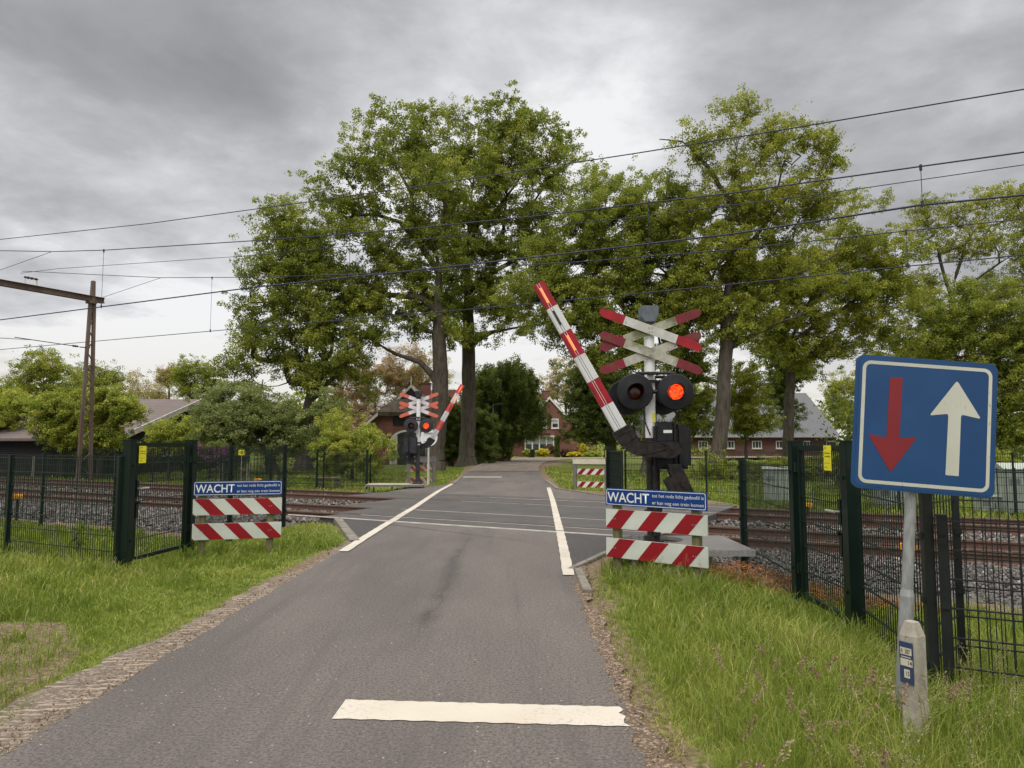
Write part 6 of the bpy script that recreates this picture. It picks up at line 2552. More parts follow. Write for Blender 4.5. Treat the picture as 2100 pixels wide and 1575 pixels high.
# --- dense drooping tree and evergreen mass by the lane
tree('weeping_tree', 'dense dark green drooping tree between the lane oaks and the gabled house', 'tree', 62,
     [(1022, 952), (1024, 900), (1030, 850)],
     [(1035, 790, 62, 40), (1060, 830, 50, 45), (1000, 840, 45, 50), (1045, 870, 52, 40), (1085, 855, 24, 38, .8), (1010, 890, 40, 24), (1040, 770, 40, 25)],
     'darkleaf', 0.3, 260, 150, 0.26, 0.85, 18, droop=0.9)
tree('evergreen_shrub', 'tall dark ivy clad shrub between the two lane trunks', 'shrub', 56,
     [(925, 955), (925, 900)],
     [(925, 870, 24, 50), (918, 910, 26, 35), (988, 880, 18, 50, .9), (985, 915, 26, 30)],
     'darkleaf', 0.15, 150, 120, 0.22, 0.7, 19)
tree('clipped_hedge', 'clipped green hedge end beside the lane right of the trunks', 'hedge', 64,
     [(1025, 950), (1025, 935)],
     [(1027, 931, 15, 11), (1012, 934, 12, 9), (1035, 936, 11, 9), (1000, 938, 14, 8)],
     'bright', 0.06, 70, 130, 0.14, 0.42, 20)
# --- right hand group
tree('oak_tree', 'dense dark oak behind the raised arm and the nearer crosses', 'oak tree', 42,
     [(1333, 972), (1334, 900), (1330, 800), (1325, 700), (1318, 600)],
     [(1290, 440, 90, 60), (1350, 400, 60, 50, .8), (1225, 480, 70, 65), (1180, 560, 75, 70, .9), (1280, 540, 110, 75), (1380, 500, 80, 80), (1210, 640, 85, 65), (1320, 640, 100, 70), (1150, 600, 55, 50, .6), (1240, 720, 60, 45, .9), (1390, 620, 70, 60), (1180, 700, 40, 40, .6), (1300, 730, 70, 40), (1225, 410, 48, 38, .9), (1150, 500, 55, 50, .8), (1100, 590, 60, 50, .9), (1400, 440, 50, 55, .9), (1130, 660, 50, 40, .7), (1060, 610, 40, 40, .6), (1250, 360, 30, 22, .5)],
     'oak', 0.42, 640, 115, 0.22, 0.95, 21,
     limbs=[[(1325, 700), (1360, 620), (1400, 560)], [(1325, 690), (1270, 620), (1220, 560)], [(1322, 640), (1300, 560), (1290, 470)]])
tree('oak_tree', 'tall sparse topped oak with leaning bare trunk right of the nearer barrier', 'oak tree', 40,
     [(1466, 982), (1472, 930), (1481, 860), (1486, 760), (1490, 660), (1497, 540), (1505, 400), (1512, 260)],
     [(1515, 215, 42, 40, .35), (1420, 290, 60, 30, .28), (1480, 320, 60, 50, .5), (1580, 310, 70, 50, .5), (1660, 320, 60, 55, .45), (1500, 420, 85, 60, .8), (1600, 420, 95, 65, .7), (1480, 520, 80, 60), (1580, 540, 90, 60), (1680, 430, 60, 45, .45), (1500, 640, 80, 60), (1430, 600, 60, 60), (1560, 250, 45, 35, .35), (1640, 260, 30, 25, .3)],
     'oaky', 0.42, 500, 78, 0.22, 0.85, 22,
     limbs=[[(1497, 560), (1560, 470), (1620, 400), (1670, 330)], [(1503, 420), (1450, 340), (1400, 290), (1350, 285)], [(1490, 660), (1560, 620), (1640, 560), (1720, 520)], [(1488, 720), (1540, 690), (1600, 660), (1660, 640)], [(1500, 500), (1580, 440), (1610, 330)]])
tree('oak_tree', 'broad yellow green oak whose crown spreads over the tilted sign', 'oak tree', 50,
     [(1616, 970), (1616, 900), (1620, 800), (1625, 700), (1640, 640)],
     [(1640, 560, 80, 55), (1740, 510, 85, 50, .9), (1810, 520, 50, 45, .8), (1700, 600, 100, 55), (1790, 600, 60, 55, .9), (1620, 650, 80, 55), (1720, 680, 90, 50, .9), (1800, 680, 45, 50, .7), (1760, 420, 60, 40, .25), (1600, 720, 70, 40, .8), (1690, 735, 50, 30, .6), (1840, 580, 34, 55, .8), (1560, 600, 60, 50, .8), (1850, 500, 30, 35, .5)],
     'oaky', 0.40, 430, 105, 0.24, 0.95, 23,
     limbs=[[(1625, 700), (1700, 650), (1780, 600)], [(1632, 670), (1690, 560), (1740, 450)], [(1622, 740), (1680, 720), (1750, 700)]])
tree('field_maple', 'bright leafy low tree in front of the grey barn roof, beside the leaning trunk', 'tree', 46,
     [(1530, 978), (1530, 900)],
     [(1530, 805, 30, 30, .8), (1545, 850, 34, 26, .9), (1515, 865, 24, 30, .8), (1522, 775, 26, 26, .6)],
     'oaky', 0.12, 105, 105, 0.2, 0.75, 24)
tree('field_maple', 'green low tree hiding the left end of the brick barn behind the drive box', 'tree', 44,
     [(1408, 978), (1410, 900), (1412, 800)],
     [(1415, 720, 40, 55, .9), (1420, 800, 42, 50, .9), (1400, 870, 36, 40, .9), (1445, 860, 26, 35, .6), (1370, 790, 30, 50, .8)],
     'oak', 0.22, 150, 100, 0.2, 0.75, 25)
tree('beech_tree', 'green tree with dark thick trunk between the gabled house and the nearer mast', 'tree', 60,
     [(1252, 955), (1252, 900), (1250, 850)],
     [(1225, 810, 50, 45), (1205, 850, 36, 40, .9), (1255, 870, 45, 35), (1210, 760, 40, 35, .8), (1280, 820, 35, 50, .9), (1185, 890, 22, 25, .6), (1250, 770, 45, 35)],
     'darkleaf', 0.5, 240, 110, 0.24, 0.9, 26)
tree('linden_tree', 'green tree behind the yellow oak trunk, before the middle of the barn roof', 'tree', 66,
     [(1622, 955), (1620, 880), (1620, 820)],
     [(1625, 760, 34, 30, .8), (1596, 800, 22, 40, .8), (1620, 850, 16, 30, .6), (1600, 720, 40, 30, .7)],
     'darkleaf', 0.3, 110, 110, 0.24, 0.85, 27)
# --- far right
tree('oak_tree', 'thin leaved tall tree above the right corner of the tilted sign', 'oak tree', 56,
     [(1952, 960), (1953, 850), (1954, 740), (1955, 640), (1958, 560)],
     [(1935, 440, 55, 45, .5), (2040, 430, 70, 45, .55), (1985, 500, 70, 40, .5), (2090, 510, 50, 50, .55), (1890, 500, 30, 40, .4), (2060, 590, 80, 40, .6), (1900, 590, 40, 40, .45)],
     'oaky', 0.38, 300, 62, 0.22, 0.8, 28, bark='bark',
     limbs=[[(1955, 620), (1935, 560), (1920, 500)], [(1956, 610), (2020, 560), (2080, 520)], [(1957, 570), (1980, 500), (2030, 430)], [(1955, 650), (2020, 620), (2100, 590)]])
tree('elm_tree', 'dark green broad tree at the right edge above the sign', 'tree', 50,
     [(2045, 965), (2043, 850), (2030, 760)],
     [(1960, 640, 70, 45, .9), (2060, 640, 80, 55), (1910, 690, 50, 50, .8), (1990, 720, 80, 50), (2080, 730, 60, 60), (2060, 820, 60, 60), (2090, 880, 50, 50), (2150, 700, 60, 100, .8)],
     'oak', 0.36, 380, 110, 0.24, 0.95, 29)
tree('elm_tree', 'green tree between the yellow oak and the right edge, behind the sign', 'tree', 68,
     [(1860, 955), (1860, 850), (1862, 740)],
     [(1880, 640, 45, 60, .8), (1850, 720, 40, 60, .9), (1890, 760, 60, 60), (1830, 800, 50, 60), (1900, 840, 60, 50), (1800, 760, 40, 40, .8), (1800, 860, 50, 40)],
     'oak', 0.3, 280, 100, 0.27, 1.05, 30)
tree('elder_bush', 'yellow green bushes behind the cabinets under the tilted sign', 'bush', 27,
     [(1940, 1000), (1940, 960)],
     [(1900, 960, 60, 26), (1990, 950, 50, 30), (2040, 965, 25, 26), (1760, 955, 60, 26), (1840, 950, 50, 30)],
     'oaky', 0.05, 150, 110, 0.13, 0.45, 31)
tree('bramble_bush', 'low bramble thicket around the foot of the leaning oak', 'bush', 34,
     [(1500, 990), (1500, 975)],
     [(1500, 968, 50, 18), (1420, 972, 45, 16), (1570, 966, 45, 20), (1640, 962, 50, 22), (1460, 950, 20, 20, .4), (1700, 960, 40, 24)],
     'oak', 0.04, 170, 90, 0.11, 0.42, 32)
# --- left edge
tree('fruit_tree', 'round bright green garden tree at the far left edge', 'tree', 40,
     [(30, 975), (30, 930)], [(10, 850, 45, 38), (-30, 840, 50, 50), (45, 830, 40, 22, .8), (0, 895, 36, 26, .8)], 'bright', 0.14, 150, 120, 0.17, 0.65, 33)
tree('fruit_tree', 'wide bright garden tree directly left of the lattice mast', 'tree', 37.2,
     [(128, 975), (128, 940), (126, 900)], [(135, 872, 36, 34), (120, 840, 42, 28, .9), (150, 905, 28, 22), (112, 880, 18, 25, .7), (165, 845, 34, 34, .9), (185, 880, 24, 26, .9)], 'bright', 0.12, 175, 115, 0.17, 0.6, 34, depth=0.5)
tree('fruit_tree', 'spreading garden tree right of the lattice mast in front of the tiled roof', 'tree', 36.6,
     [(205, 975), (212, 930), (215, 880)], [(215, 850, 42, 35, .9), (238, 828, 34, 28, .8), (205, 890, 34, 28, .9), (252, 850, 28, 22, .7), (225, 900, 24, 20, .8), (190, 830, 30, 26, .9)], 'bright', 0.12, 165, 90, 0.17, 0.6, 35, depth=0.5)
tree('field_bush', 'small leafy tree before the dark barn gable', 'tree', 35,
     [(345, 975), (345, 930)], [(340, 890, 30, 22, .9), (325, 905, 22, 18, .8), (370, 885, 22, 20, .8), (360, 905, 26, 16)], 'bright', 0.07, 90, 100, 0.13, 0.48, 36)
rd = tree('rhododendron', 'purple flowering rhododendron behind the left gate', 'flowering bush', 36,
          [(430, 980), (430, 950)], [(430, 935, 42, 20), (395, 940, 24, 18), (470, 938, 26, 20), (300, 930, 26, 12, .8)], 'darkleaf', 0.05, 110, 90, 0.13, 0.42, 37)
rng = np.random.RandomState(77)
C = []
for (u, v, ru, rv) in ((425, 930, 38, 18), (465, 932, 18, 16), (395, 936, 20, 14), (300, 926, 22, 8)):
    for _ in range(46):
        a_ = rng.uniform(0, 2 * math.pi)
        r_ = math.sqrt(rng.rand())
        p = np.array(PW(u + ru * r_ * math.cos(a_), v + rv * r_ * math.sin(a_), 35.2 + rng.uniform(-0.4, 0.8)))
        C.append(p + rng.normal(0, 0.07, (14, 3)))
C = np.concatenate(C) - np.array(rd.location)
np_mesh('blossom', leaf_quads(rng, C, 0.11), [np.arange(len(C) * 4).reshape(-1, 4)], M['purple'], rd, tint=rng.rand(len(C)))

# --- background trees, far left
for i, (u, vtop, w_, Y, lf, lab, dn) in enumerate((
        (25, 770, 60, 95, 'oak', 'rounded far tree at the left edge of the skyline', 1.0),
        (88, 718, 50, 90, 'oaky', 'twin topped far tree just left of the lattice mast', .8),
        (205, 745, 45, 100, 'oak', 'far tree right of the lattice mast over the barn ridge', .8),
        (278, 765, 38, 120, 'spring', 'bare looking far tree above the barn ridge', .45),
        (345, 752, 18, 120, 'spring', 'narrow spindly far tree left of the round topped one', .5),
        (403, 740, 42, 110, 'oak', 'round topped far tree on an open stem above the barn gable', 1.0),
        (325, 780, 30, 125, 'spring', 'low thin far tree over the middle of the barn ridge', .4),
        (150, 770, 40, 96, 'oak', 'far tree hidden behind the lattice mast', .8))):
    kk = w_
    tree('distant_tree', lab, 'tree', Y, [(u, 925), (u, 850), (u + 2, vtop + 45)],
         [(u, vtop + w_ * 0.55, w_ * 0.85, w_ * 0.5, dn), (u - w_ * 0.4, vtop + w_ * 1.0, w_ * 0.55, w_ * 0.5, dn), (u + w_ * 0.45, vtop + w_ * 1.0, w_ * 0.55, w_ * 0.5, dn), (u, vtop + w_ * 1.5, w_ * 0.8, w_ * 0.5, dn * 0.8)],
         lf, 0.28, int(95 * max(dn, .5)), int(90 * max(dn, .35)), 0.34, 1.3, 50 + i, group='far trees on the skyline')
for i, (u, vtop, w_, Y, lf, lab, dn) in enumerate((
        (1160, 740, 40, 125, 'spring', 'pale thin far tree right of the gabled house', .7),
        (1100, 770, 40, 130, 'spring', 'pale thin far tree above the gabled house chimney', .7),
        (1740, 760, 50, 105, 'oaky', 'far tree right of the grey barn roof', .9),
        (1420, 780, 50, 110, 'oak', 'far tree behind the barn roof left end', .9),
        (690, 800, 60, 105, 'copper', 'far brownish tree left of the thatched house', .9),
        (1330, 800, 50, 110, 'oak', 'far tree seen behind the nearer mast', .9),
        (600, 820, 60, 110, 'oak', 'far tree behind the feathery grey tree', .9))):
    tree('distant_tree', lab, 'tree', Y, [(u, 925), (u, 870), (u + 2, vtop + 45)],
         [(u, vtop + w_ * 0.55, w_ * 0.85, w_ * 0.5, dn), (u - w_ * 0.4, vtop + w_ * 1.0, w_ * 0.55, w_ * 0.5, dn), (u + w_ * 0.45, vtop + w_ * 1.0, w_ * 0.55, w_ * 0.5, dn), (u, vtop + w_ * 1.7, w_ * 0.9, w_ * 0.6, dn)],
         lf, 0.28, int(110 * max(dn, .5)), int(90 * max(dn, .35)), 0.34, 1.3, 70 + i, group='far trees on the skyline')

# --- far-off wood closing the horizon
rng = np.random.RandomState(9)
xs = np.arange(-330, 330, 1.9)
Cc, tt = [], []
for x in xs:
    Yw = 150 + 25 * math.sin(x * 0.013) + rng.uniform(-5, 8)
    u = 1050 + x / Yw * F
    H_ = 6.5 + 2.5 * math.sin(x * 0.11) + 2.0 * math.sin(x * 0.31 + 1) + rng.uniform(-1, 1.5)
    if u < 560:
        H_ *= 0.95
    if 1500 < u:
        H_ *= 1.25
    n = int(75 * H_ / 7)
    p = np.stack([rng.normal(x, 1.7, n), rng.normal(Yw, 2.0, n), -0.3 + H_ * rng.uniform(0, 1, n) ** 0.7], -1)
    Cc.append(p)
    tt.append(np.clip(rng.normal(0.45, 0.25) + rng.normal(0, 0.15, n), 0, 1))
Cc = np.concatenate(Cc)
wood = np_mesh('far_wood', leaf_quads(rng, Cc, 0.95, aspect=0.75), [np.arange(len(Cc) * 4).reshape(-1, 4)], M['oak'], tint=np.concatenate(tt))
tag(wood, 'far-off belt of woodland closing the horizon', 'wood', kind='stuff')
# hedgerow mass in the middle distance, far right and left
def hedge(label, segs, Y0, H_, leaf, seed, name='hedge', ls=0.3, sd=1.0, dens=60, cat='hedge'):
    rng = np.random.RandomState(seed)
    C, T = [], []
    for (u0, u1) in segs:
        x0, x1 = PW(u0, 907, Y0).x, PW(u1, 907, Y0).x
        for x in np.arange(x0, x1, 0.6):
            h = H_ * rng.uniform(0.7, 1.1)
            n = int(dens * h / 2)
            C.append(np.stack([rng.normal(x, 0.5, n), rng.normal(Y0, sd, n), -0.28 + h * rng.uniform(0, 1, n) ** 0.75], -1))
            T.append(np.clip(rng.normal(0.5, 0.2) + rng.normal(0, 0.15, n), 0, 1))
    C = np.concatenate(C)
    o = np_mesh(name, leaf_quads(rng, C, ls), [np.arange(len(C) * 4).reshape(-1, 4)], M[leaf], tint=np.concatenate(T))
    return tag(o, label, cat)


hedge('dark hedge row behind the left garden lawn, running to the forked oak', [(540, 685)], 50, 2.3, 'darkleaf', 91)
hedge('tall dark hedge behind the far right cabinets and sign', [(1730, 2300)], 62, 5.5, 'darkleaf', 92, ls=0.4, sd=2.5, dens=70)
hedge('garden hedge mass behind the left trees, under the skyline', [(-120, 270)], 66, 4.2, 'oak', 93, ls=0.35, sd=2.0, dens=60)
hedge('low shrubbery along the foot of the brick barn', [(1330, 1480)], 80, 1.6, 'oak', 94, ls=0.3)
hedge('hedge closing the garden between feathery tree and farmhouse', [(640, 745)], 72, 4.5, 'copper', 95, ls=0.35, sd=1.5)
hedge('greenery behind the lane between the dense tree and the gabled house', [(960, 1075)], 110, 3.5, 'oak', 96, ls=0.4, sd=2)
hedge('greenery right of the gabled house along the lane bend', [(1190, 1345)], 92, 3.0, 'oak', 97, ls=0.35, sd=1.5)

# --- the garden of the gabled house
for i, (u, v, ru, rv, Y, lf, nm, lab) in enumerate((
        (1113, 928, 14, 8, 84, 'lime', 'golden_shrub', 'rounded golden yellow shrub below the bay window'),
        (1085, 929, 14, 8, 83, 'bright', 'garden_shrub', 'green clipped shrub left of the golden one before the bay window'),
        (1160, 930, 11, 10, 86, 'maroon', 'maroon_shrub', 'dark red leaved shrub right of the small cypress'),
        (1128, 922, 14, 9, 87, 'maroon', 'maroon_shrub', 'dark red leaved shrub left of the small cypress'),
        (1178, 932, 16, 5, 82, 'lime', 'flower_border', 'low yellow green flower border along the lane bend'),
        (1196, 922, 8, 13, 85, 'lime', 'golden_shrub', 'upright golden shrub at the right corner of the gabled house'),
        (1215, 932, 20, 7, 84, 'bright', 'garden_shrub', 'low green shrub right of the flower border'),
        (640, 925, 34, 20, 47, 'darkleaf', 'evergreen_shrub', 'dark rounded evergreen just right of the forked oak trunk'))):
    kq = Y / F
    rng = np.random.RandomState(200 + i)
    ctr = np.array(PW(u, v, Y))
    n = 2600
    d = rng.normal(0, 1, (n, 3))
    d /= np.linalg.norm(d, axis=1, keepdims=True)
    lump = 1 + 0.16 * np.sin(d[:, :1] * 7 + i) * np.sin(d[:, 2:] * 6)
    C = ctr + d * lump * rng.uniform(0.55, 1, (n, 1)) ** 0.4 * np.array([ru * kq, ru * kq, rv * kq])
    C = C[C[:, 2] > -0.3]
    base = np.array([ctr[0], Y, -0.27])
    o = np_mesh(nm, leaf_quads(rng, C - base, 0.16), [np.arange(len(C) * 4).reshape(-1, 4)], M[lf], tint=np.clip(rng.normal(0.5, 0.22, len(C)), 0, 1))
    o.location = tuple(base)
    tag(o, lab, 'shrub', 'shrubs in the far gardens')
# cypress
rng = np.random.RandomState(300)
Y = 84.0
ctr = np.array(PW(1143, 938, Y))
n = 3200
h = rng.uniform(0, 1, n)
Hc = 46 * Y / F
rr = 5.2 * Y / F * np.sqrt(np.clip(1 - h ** 2.2, 0, 1)) * rng.uniform(0.7, 1, n)
a_ = rng.uniform(0, 2 * math.pi, n)
C = np.stack([rr * np.cos(a_), rr * np.sin(a_), h * Hc], -1)
o = np_mesh('cypress', leaf_quads(rng, C, 0.15), [np.arange(len(C) * 4).reshape(-1, 4)], M['darkleaf'], tint=np.clip(rng.normal(0.25, 0.15, len(C)), 0, 1))
o.location = (ctr[0], Y, -0.27)
tag(o, 'slim dark columnar cypress before the right half of the gabled house', 'cypress')
p = PW(1092, 936, 80)
mb = MB()
mb.box((0, 0, 0.5), (0.45, 0.45, 0.95), 0, None, 1.08)
mb.box((0, 0, 1.02), (0.54, 0.54, 0.09))
mb.cyl((-0.18, 0.24, 0.08), (0.18, 0.24, 0.08), 0.09, n=10)
o = mb.build('wheelie_bin', M['black'], bevel=0.02)
o.location = (p.x, 80, -0.25)
tag(o, 'dark wheeled bin in front of the green clipped shrub', 'bin')

# ------------------------------------------------------------------ grass
def gravel_w(y):
    return 0.42 * (1 - 0.55 * np.clip((y - 5.0) / 4.5, 0, 1))


def blades(name, label, x, y, h, wd, tint, mat_, seed, lean=0.5, zoff=0.0, stiff=0.3):
    rng = np.random.RandomState(seed)
    n = len(x)
    z_ = hgt(x, y) + zoff
    th_ = rng.uniform(0, 2 * np.pi, n)
    ld = np.stack([np.cos(th_), np.sin(th_), np.zeros(n)], -1)
    face_ = rng.uniform(0, 2 * np.pi, n)
    sd = np.stack([np.cos(face_), np.sin(face_), np.zeros(n)], -1)
    B = np.stack([x, y, z_ - 0.01], -1)
    bend = (np.abs(rng.normal(0, lean, n)) * h)[:, None] * ld + np.array([[0.02, 0.0, 0]]) * h[:, None]
    up = np.array([[0, 0, 1.0]])
    hh = h[:, None]
    w_ = wd[:, None]
    m1 = B + up * hh * 0.42 + bend * stiff * 0.4
    m2 = B + up * hh * 0.78 + bend * (stiff + 0.28)
    tp = B + up * hh * rng.uniform(0.82, 1.05, (n, 1)) + bend * 1.25
    V = np.stack([B - sd * w_ * .5, B + sd * w_ * .5, m1 + sd * w_ * .5, m1 - sd * w_ * .5, m2 + sd * w_ * .33, m2 - sd * w_ * .33, tp], 1)
    k = (np.arange(n) * 7)[:, None]
    q1 = k + np.array([[0, 1, 2, 3]])
    q2 = k + np.array([[3, 2, 4, 5]])
    t1 = k + np.array([[5, 4, 6]])
    tint = np.clip(tint, 0, 1)
    o = np_mesh(name, V.reshape(-1, 3), [q1, q2, t1], mat_, tint=np.concatenate([tint, tint, tint]))
    return tag(o, label, 'grass', kind='stuff')


rng = np.random.RandomState(42)


def candidates(n, y0, y1, rng, power=1.0):
    """points with density falling roughly with distance squared inside the view wedge (with margin)"""
    y = y0 * (y1 / y0) ** rng.rand(n)
    x = rng.uniform(-1, 1, n) * (0.86 * y + 1.2)
    return x, y


def edge_mask(x, y):
    """0 on bare ground .. 1 full growth"""
    d = road_mask(x, y)
    left = x < -1
    gw = gravel_w(y)
    e = np.where(left, sstep(0.0, 0.55, d - gw * 0.86 + 0.25 * (vnoise(x, y, 2.6, 3) - 0.5)), sstep(0.16, 0.5, d + 0.22 * (vnoise(x, y, 3.5, 4) - 0.5)))
    e = np.where(y > 11, sstep(0.02, 0.3, d), e)
    e = np.where(d <= 0.02, 0, e)
    return e


x, y = candidates(560000, 1.9, 46, rng)
c = ND.x * x + ND.y * y
e = edge_mask(x, y)
right = x > 0
# bare patches
d_ = road_mask(x, y)
bare = np.where(d_ > 0.6, bare_map(x, y), sstep(0.62, 0.78, vnoise(x, y, 1.7, 8)) * 0.5)
bare = np.where((c > 8.2) & (c < 11), 0, bare)
mask = e * (1 - bare)
mask = np.where((c > 9.2 + 1.75 * by_road(x, y) + 0.5 * (vnoise(x, y, 1.2, 5) - 0.5)) & (c < 20.7), 0, mask)
mask = np.where(right & (c > 8.3) & (c < 9.3) & (x > 2.2), mask * 0.12, mask)       # strip of dead fern
mask = np.where(y > 46, 0, mask)
ok = rng.rand(len(x)) < mask
x, y, c, e, right = x[ok], y[ok], c[ok], e[ok], right[ok]
hn = vnoise(x, y, 1.1, 21)
hr = np.where(right, 0.10 + 0.24 * hn, 0.05 + 0.12 * hn)
# the right verge grows tall towards the sign and the fence, the left one is short turf beside the road
hr = np.where(right & (y < 9.5), 0.07 + 0.12 * sstep(0.9, 2.0, x) * (0.5 + 0.7 * hn) * (1 - 0.35 * sstep(2.0, 2.8, x)) + 0.05 * hn, hr)
tall_l = sstep(-3.6, -5.2, x) * (y < 10)
hr = np.where(~right & (y < 9.6), 0.04 + 0.05 * hn + tall_l * 0.15 * (0.4 + 0.7 * hn), hr)
hr = np.where(~right & (y >= 9.6) & (c < 9.5), 0.07 + 0.08 * hn, hr)
hr = np.where(c > 20, np.where(right, 0.14, 0.10) + 0.08 * hn, hr)
hr = hr * (0.35 + 0.65 * e) * rng.uniform(0.55, 1.25, len(x))
wd = 0.0042 * np.clip(y / 4.2, 0.8, 9) * rng.uniform(0.7, 1.3, len(x))
tn = 0.32 + 0.5 * (vnoise(x, y, 0.9, 31) - 0.5) + 0.25 * (vnoise(x, y, 4.0, 33) - 0.5) + rng.normal(0.05, 0.13, len(x)) + 0.10 * (1 - e)
tn = np.where(rng.rand(len(x)) < 0.075 + 0.08 * (1 - e), rng.uniform(0.8, 1.0, len(x)), tn)
blades('grass', 'fresh green grass of uneven height on both verges and beyond the rails', x, y, hr, wd, tn, M['grass'], 1)

# short turf creeping over the soil and onto the grit
rng = np.random.RandomState(45)
n = 260000
y = 1.9 * (13 / 1.9) ** rng.rand(n)
x = rng.uniform(-1, 1, n) * (0.86 * y + 1.0)
d_ = road_mask(x, y)
c = ND.x * x + ND.y * y
pt = vnoise(x, y, 3.3, 61) * 0.6 + vnoise(x, y, 9.0, 62) * 0.4
p_ = sstep(0.50, 0.66, pt + 0.42 * sstep(0.0, 0.75, d_) - np.where(x > 0, 0.0, 0.06))
p_ *= (d_ > 0.015) * (1 - 0.75 * np.where(d_ > 0.6, bare_map(x, y), 0)) * (c < 9.4 + 1.6 * by_road(x, y))
p_ *= np.where(d_ > 2.2, 0.35, 1.0)
ok = rng.rand(n) < p_
x, y, d_ = x[ok], y[ok], d_[ok]
h = rng.uniform(0.015, 0.045, len(x)) * (0.7 + 0.8 * sstep(0, 0.8, d_))
wd = 0.0036 * np.clip(y / 3.6, 0.8, 3.5) * rng.uniform(0.7, 1.3, len(x))
tn = 0.42 + 0.5 * (vnoise(x, y, 1.9, 63) - 0.5) + rng.normal(0.0, 0.13, len(x))
blades('turf', 'short turf creeping over soil and grit at the road edges', x, y, h, wd, tn, M['grass'], 5, lean=0.9, zoff=0.01)

# tufts of longer blades
rng = np.random.RandomState(43)
cx, cy = candidates(1500, 2.2, 16, rng)
cc_ = ND.x * cx + ND.y * cy
ok = (edge_mask(cx, cy) > 0.7) & (cc_ < 9.0)
cx, cy = cx[ok], cy[ok]
kp_ = [(2.24, 3.93), (2.32, 3.99), (2.16, 3.98), (2.26, 4.02), (2.36, 4.1), (2.2, 3.9), (2.5, 4.45), (2.55, 4.5), (2.9, 4.55), (2.2, 4.2)]
cx, cy = np.concatenate([cx, [p[0] for p in kp_]]), np.concatenate([cy, [p[1] for p in kp_]])
k = np.repeat(np.arange(len(cx)), 34)
x = cx[k] + rng.normal(0, 0.055, len(k))
y = cy[k] + rng.normal(0, 0.055, len(k))
hb_ = (np.where(cx > 0, 0.25, np.where(cx < -4.4, 0.24, 0.14)) * rng.uniform(0.7, 1.35, len(cx)))[k]
h = hb_ * rng.uniform(0.5, 1.1, len(k))
wd = 0.0048 * np.clip(y / 5, 0.8, 3) * rng.uniform(0.7, 1.3, len(k))
tn = rng.normal(0.28, 0.12, len(cx))[k] + rng.normal(0, 0.1, len(k))
blades('grass_tufts', 'denser tufts of long grass in the verges', x, y, h, wd, tn, M['grass'], 2, lean=0.55)

# flowering stems with pinkish heads in the right foreground, feathery pale ones by the post
rng = np.random.RandomState(44)
SV, SF, ST, HV, HF, HT = [], [], [], [], [], []


def stem(x, y, h, lx, ly, head, tint, seed):
    r = np.random.RandomState(seed)
    z0 = hz(x, y)
    P_ = []
    for i in range(7):
        t_ = i / 6
        P_.append(np.array([x + lx * t_ ** 2.2, y + ly * t_ ** 2.2, z0 + h * (t_ - 0.16 * t_ ** 3)]))
    for i in range(6):
        a, b_ = P_[i], P_[i + 1]
        k = len(SV) * 0 + sum(len(v) for v in SV)
        w_ = 0.0018
        SV.append(np.array([a + (-w_, 0, 0), a + (w_, 0, 0), b_ + (w_, 0, 0), b_ + (-w_, 0, 0), a + (0, -w_, 0), a + (0, w_, 0), b_ + (0, w_, 0), b_ + (0, -w_, 0)]))
        SF.append(np.array([[k, k + 1, k + 2, k + 3], [k + 4, k + 5, k + 6, k + 7]]))
        ST.extend([0.62, 0.62])
    d = P_[6] - P_[4]
    d /= np.linalg.norm(d)
    n = 70 if head == 'soft' else 70
    t_ = r.uniform(0, 1, n)
    if head == 'soft':
        L, R = 0.095 * r.uniform(0.8, 1.3), 0.0095
        off = r.normal(0, 1, (n, 3)) * R * np.sin(np.pi * (0.12 + 0.8 * t_))[:, None]
        droop_ = np.array([lx, ly, 0]) * 0.25
        C = P_[6] + d * (t_[:, None] - 0.5) * L + off + np.outer(t_ ** 2, [droop_[0], droop_[1], -0.012])
        s = 0.014
    else:
        L = 0.13
        off = r.normal(0, 1, (n, 3)) * np.array([1, 1, 0.5]) * (0.036 * (1 - t_))[:, None]
        C = P_[6] + d * (t_[:, None] - 0.7) * L + off
        s = 0.009
    Vq = leaf_quads(r, C, s, aspect=0.45)
    k = sum(len(v) for v in HV)
    HV.append(Vq)
    HF.append(np.arange(len(C) * 4).reshape(-1, 4) + k)
    HT.append(np.clip(tint + r.normal(0, 0.12, n), 0, 1))


px_heads = [(1590, 1335), (1560, 1350), (1672, 1335), (1725, 1340), (1745, 1365), (1765, 1360), (1790, 1350), (1805, 1350), (1700, 1330), (1520, 1395), (1550, 1410), (1535, 1450), (1620, 1385), (1650, 1440), (1660, 1470), (1780, 1440), (1800, 1430), (1700, 1465), (1715, 1455), (1600, 1480), (1510, 1520), (1540, 1525), (1810, 1495), (1830, 1370), (1850, 1365), (1945, 1385), (1960, 1370), (1985, 1375), (1480, 1330), (1470, 1290), (1640, 1320), (1560, 1300), (1690, 1560), (1760, 1510)]
for i, (u, v) in enumerate(px_heads):
    Yh = 3.1 + 1.3 * rng.rand() if v < 1480 else 2.6 + 0.5 * rng.rand()
    p = PW(u, v, Yh)
    zb = hz(p.x, Yh)
    h = max(0.22, p.z - zb)
    lx, ly = rng.normal(0.03, 0.05), rng.normal(0, 0.04)
    stem(p.x - lx, Yh - ly, min(h, 0.75), lx, ly, 'soft', 0.25 + 0.55 * rng.rand(), 500 + i)
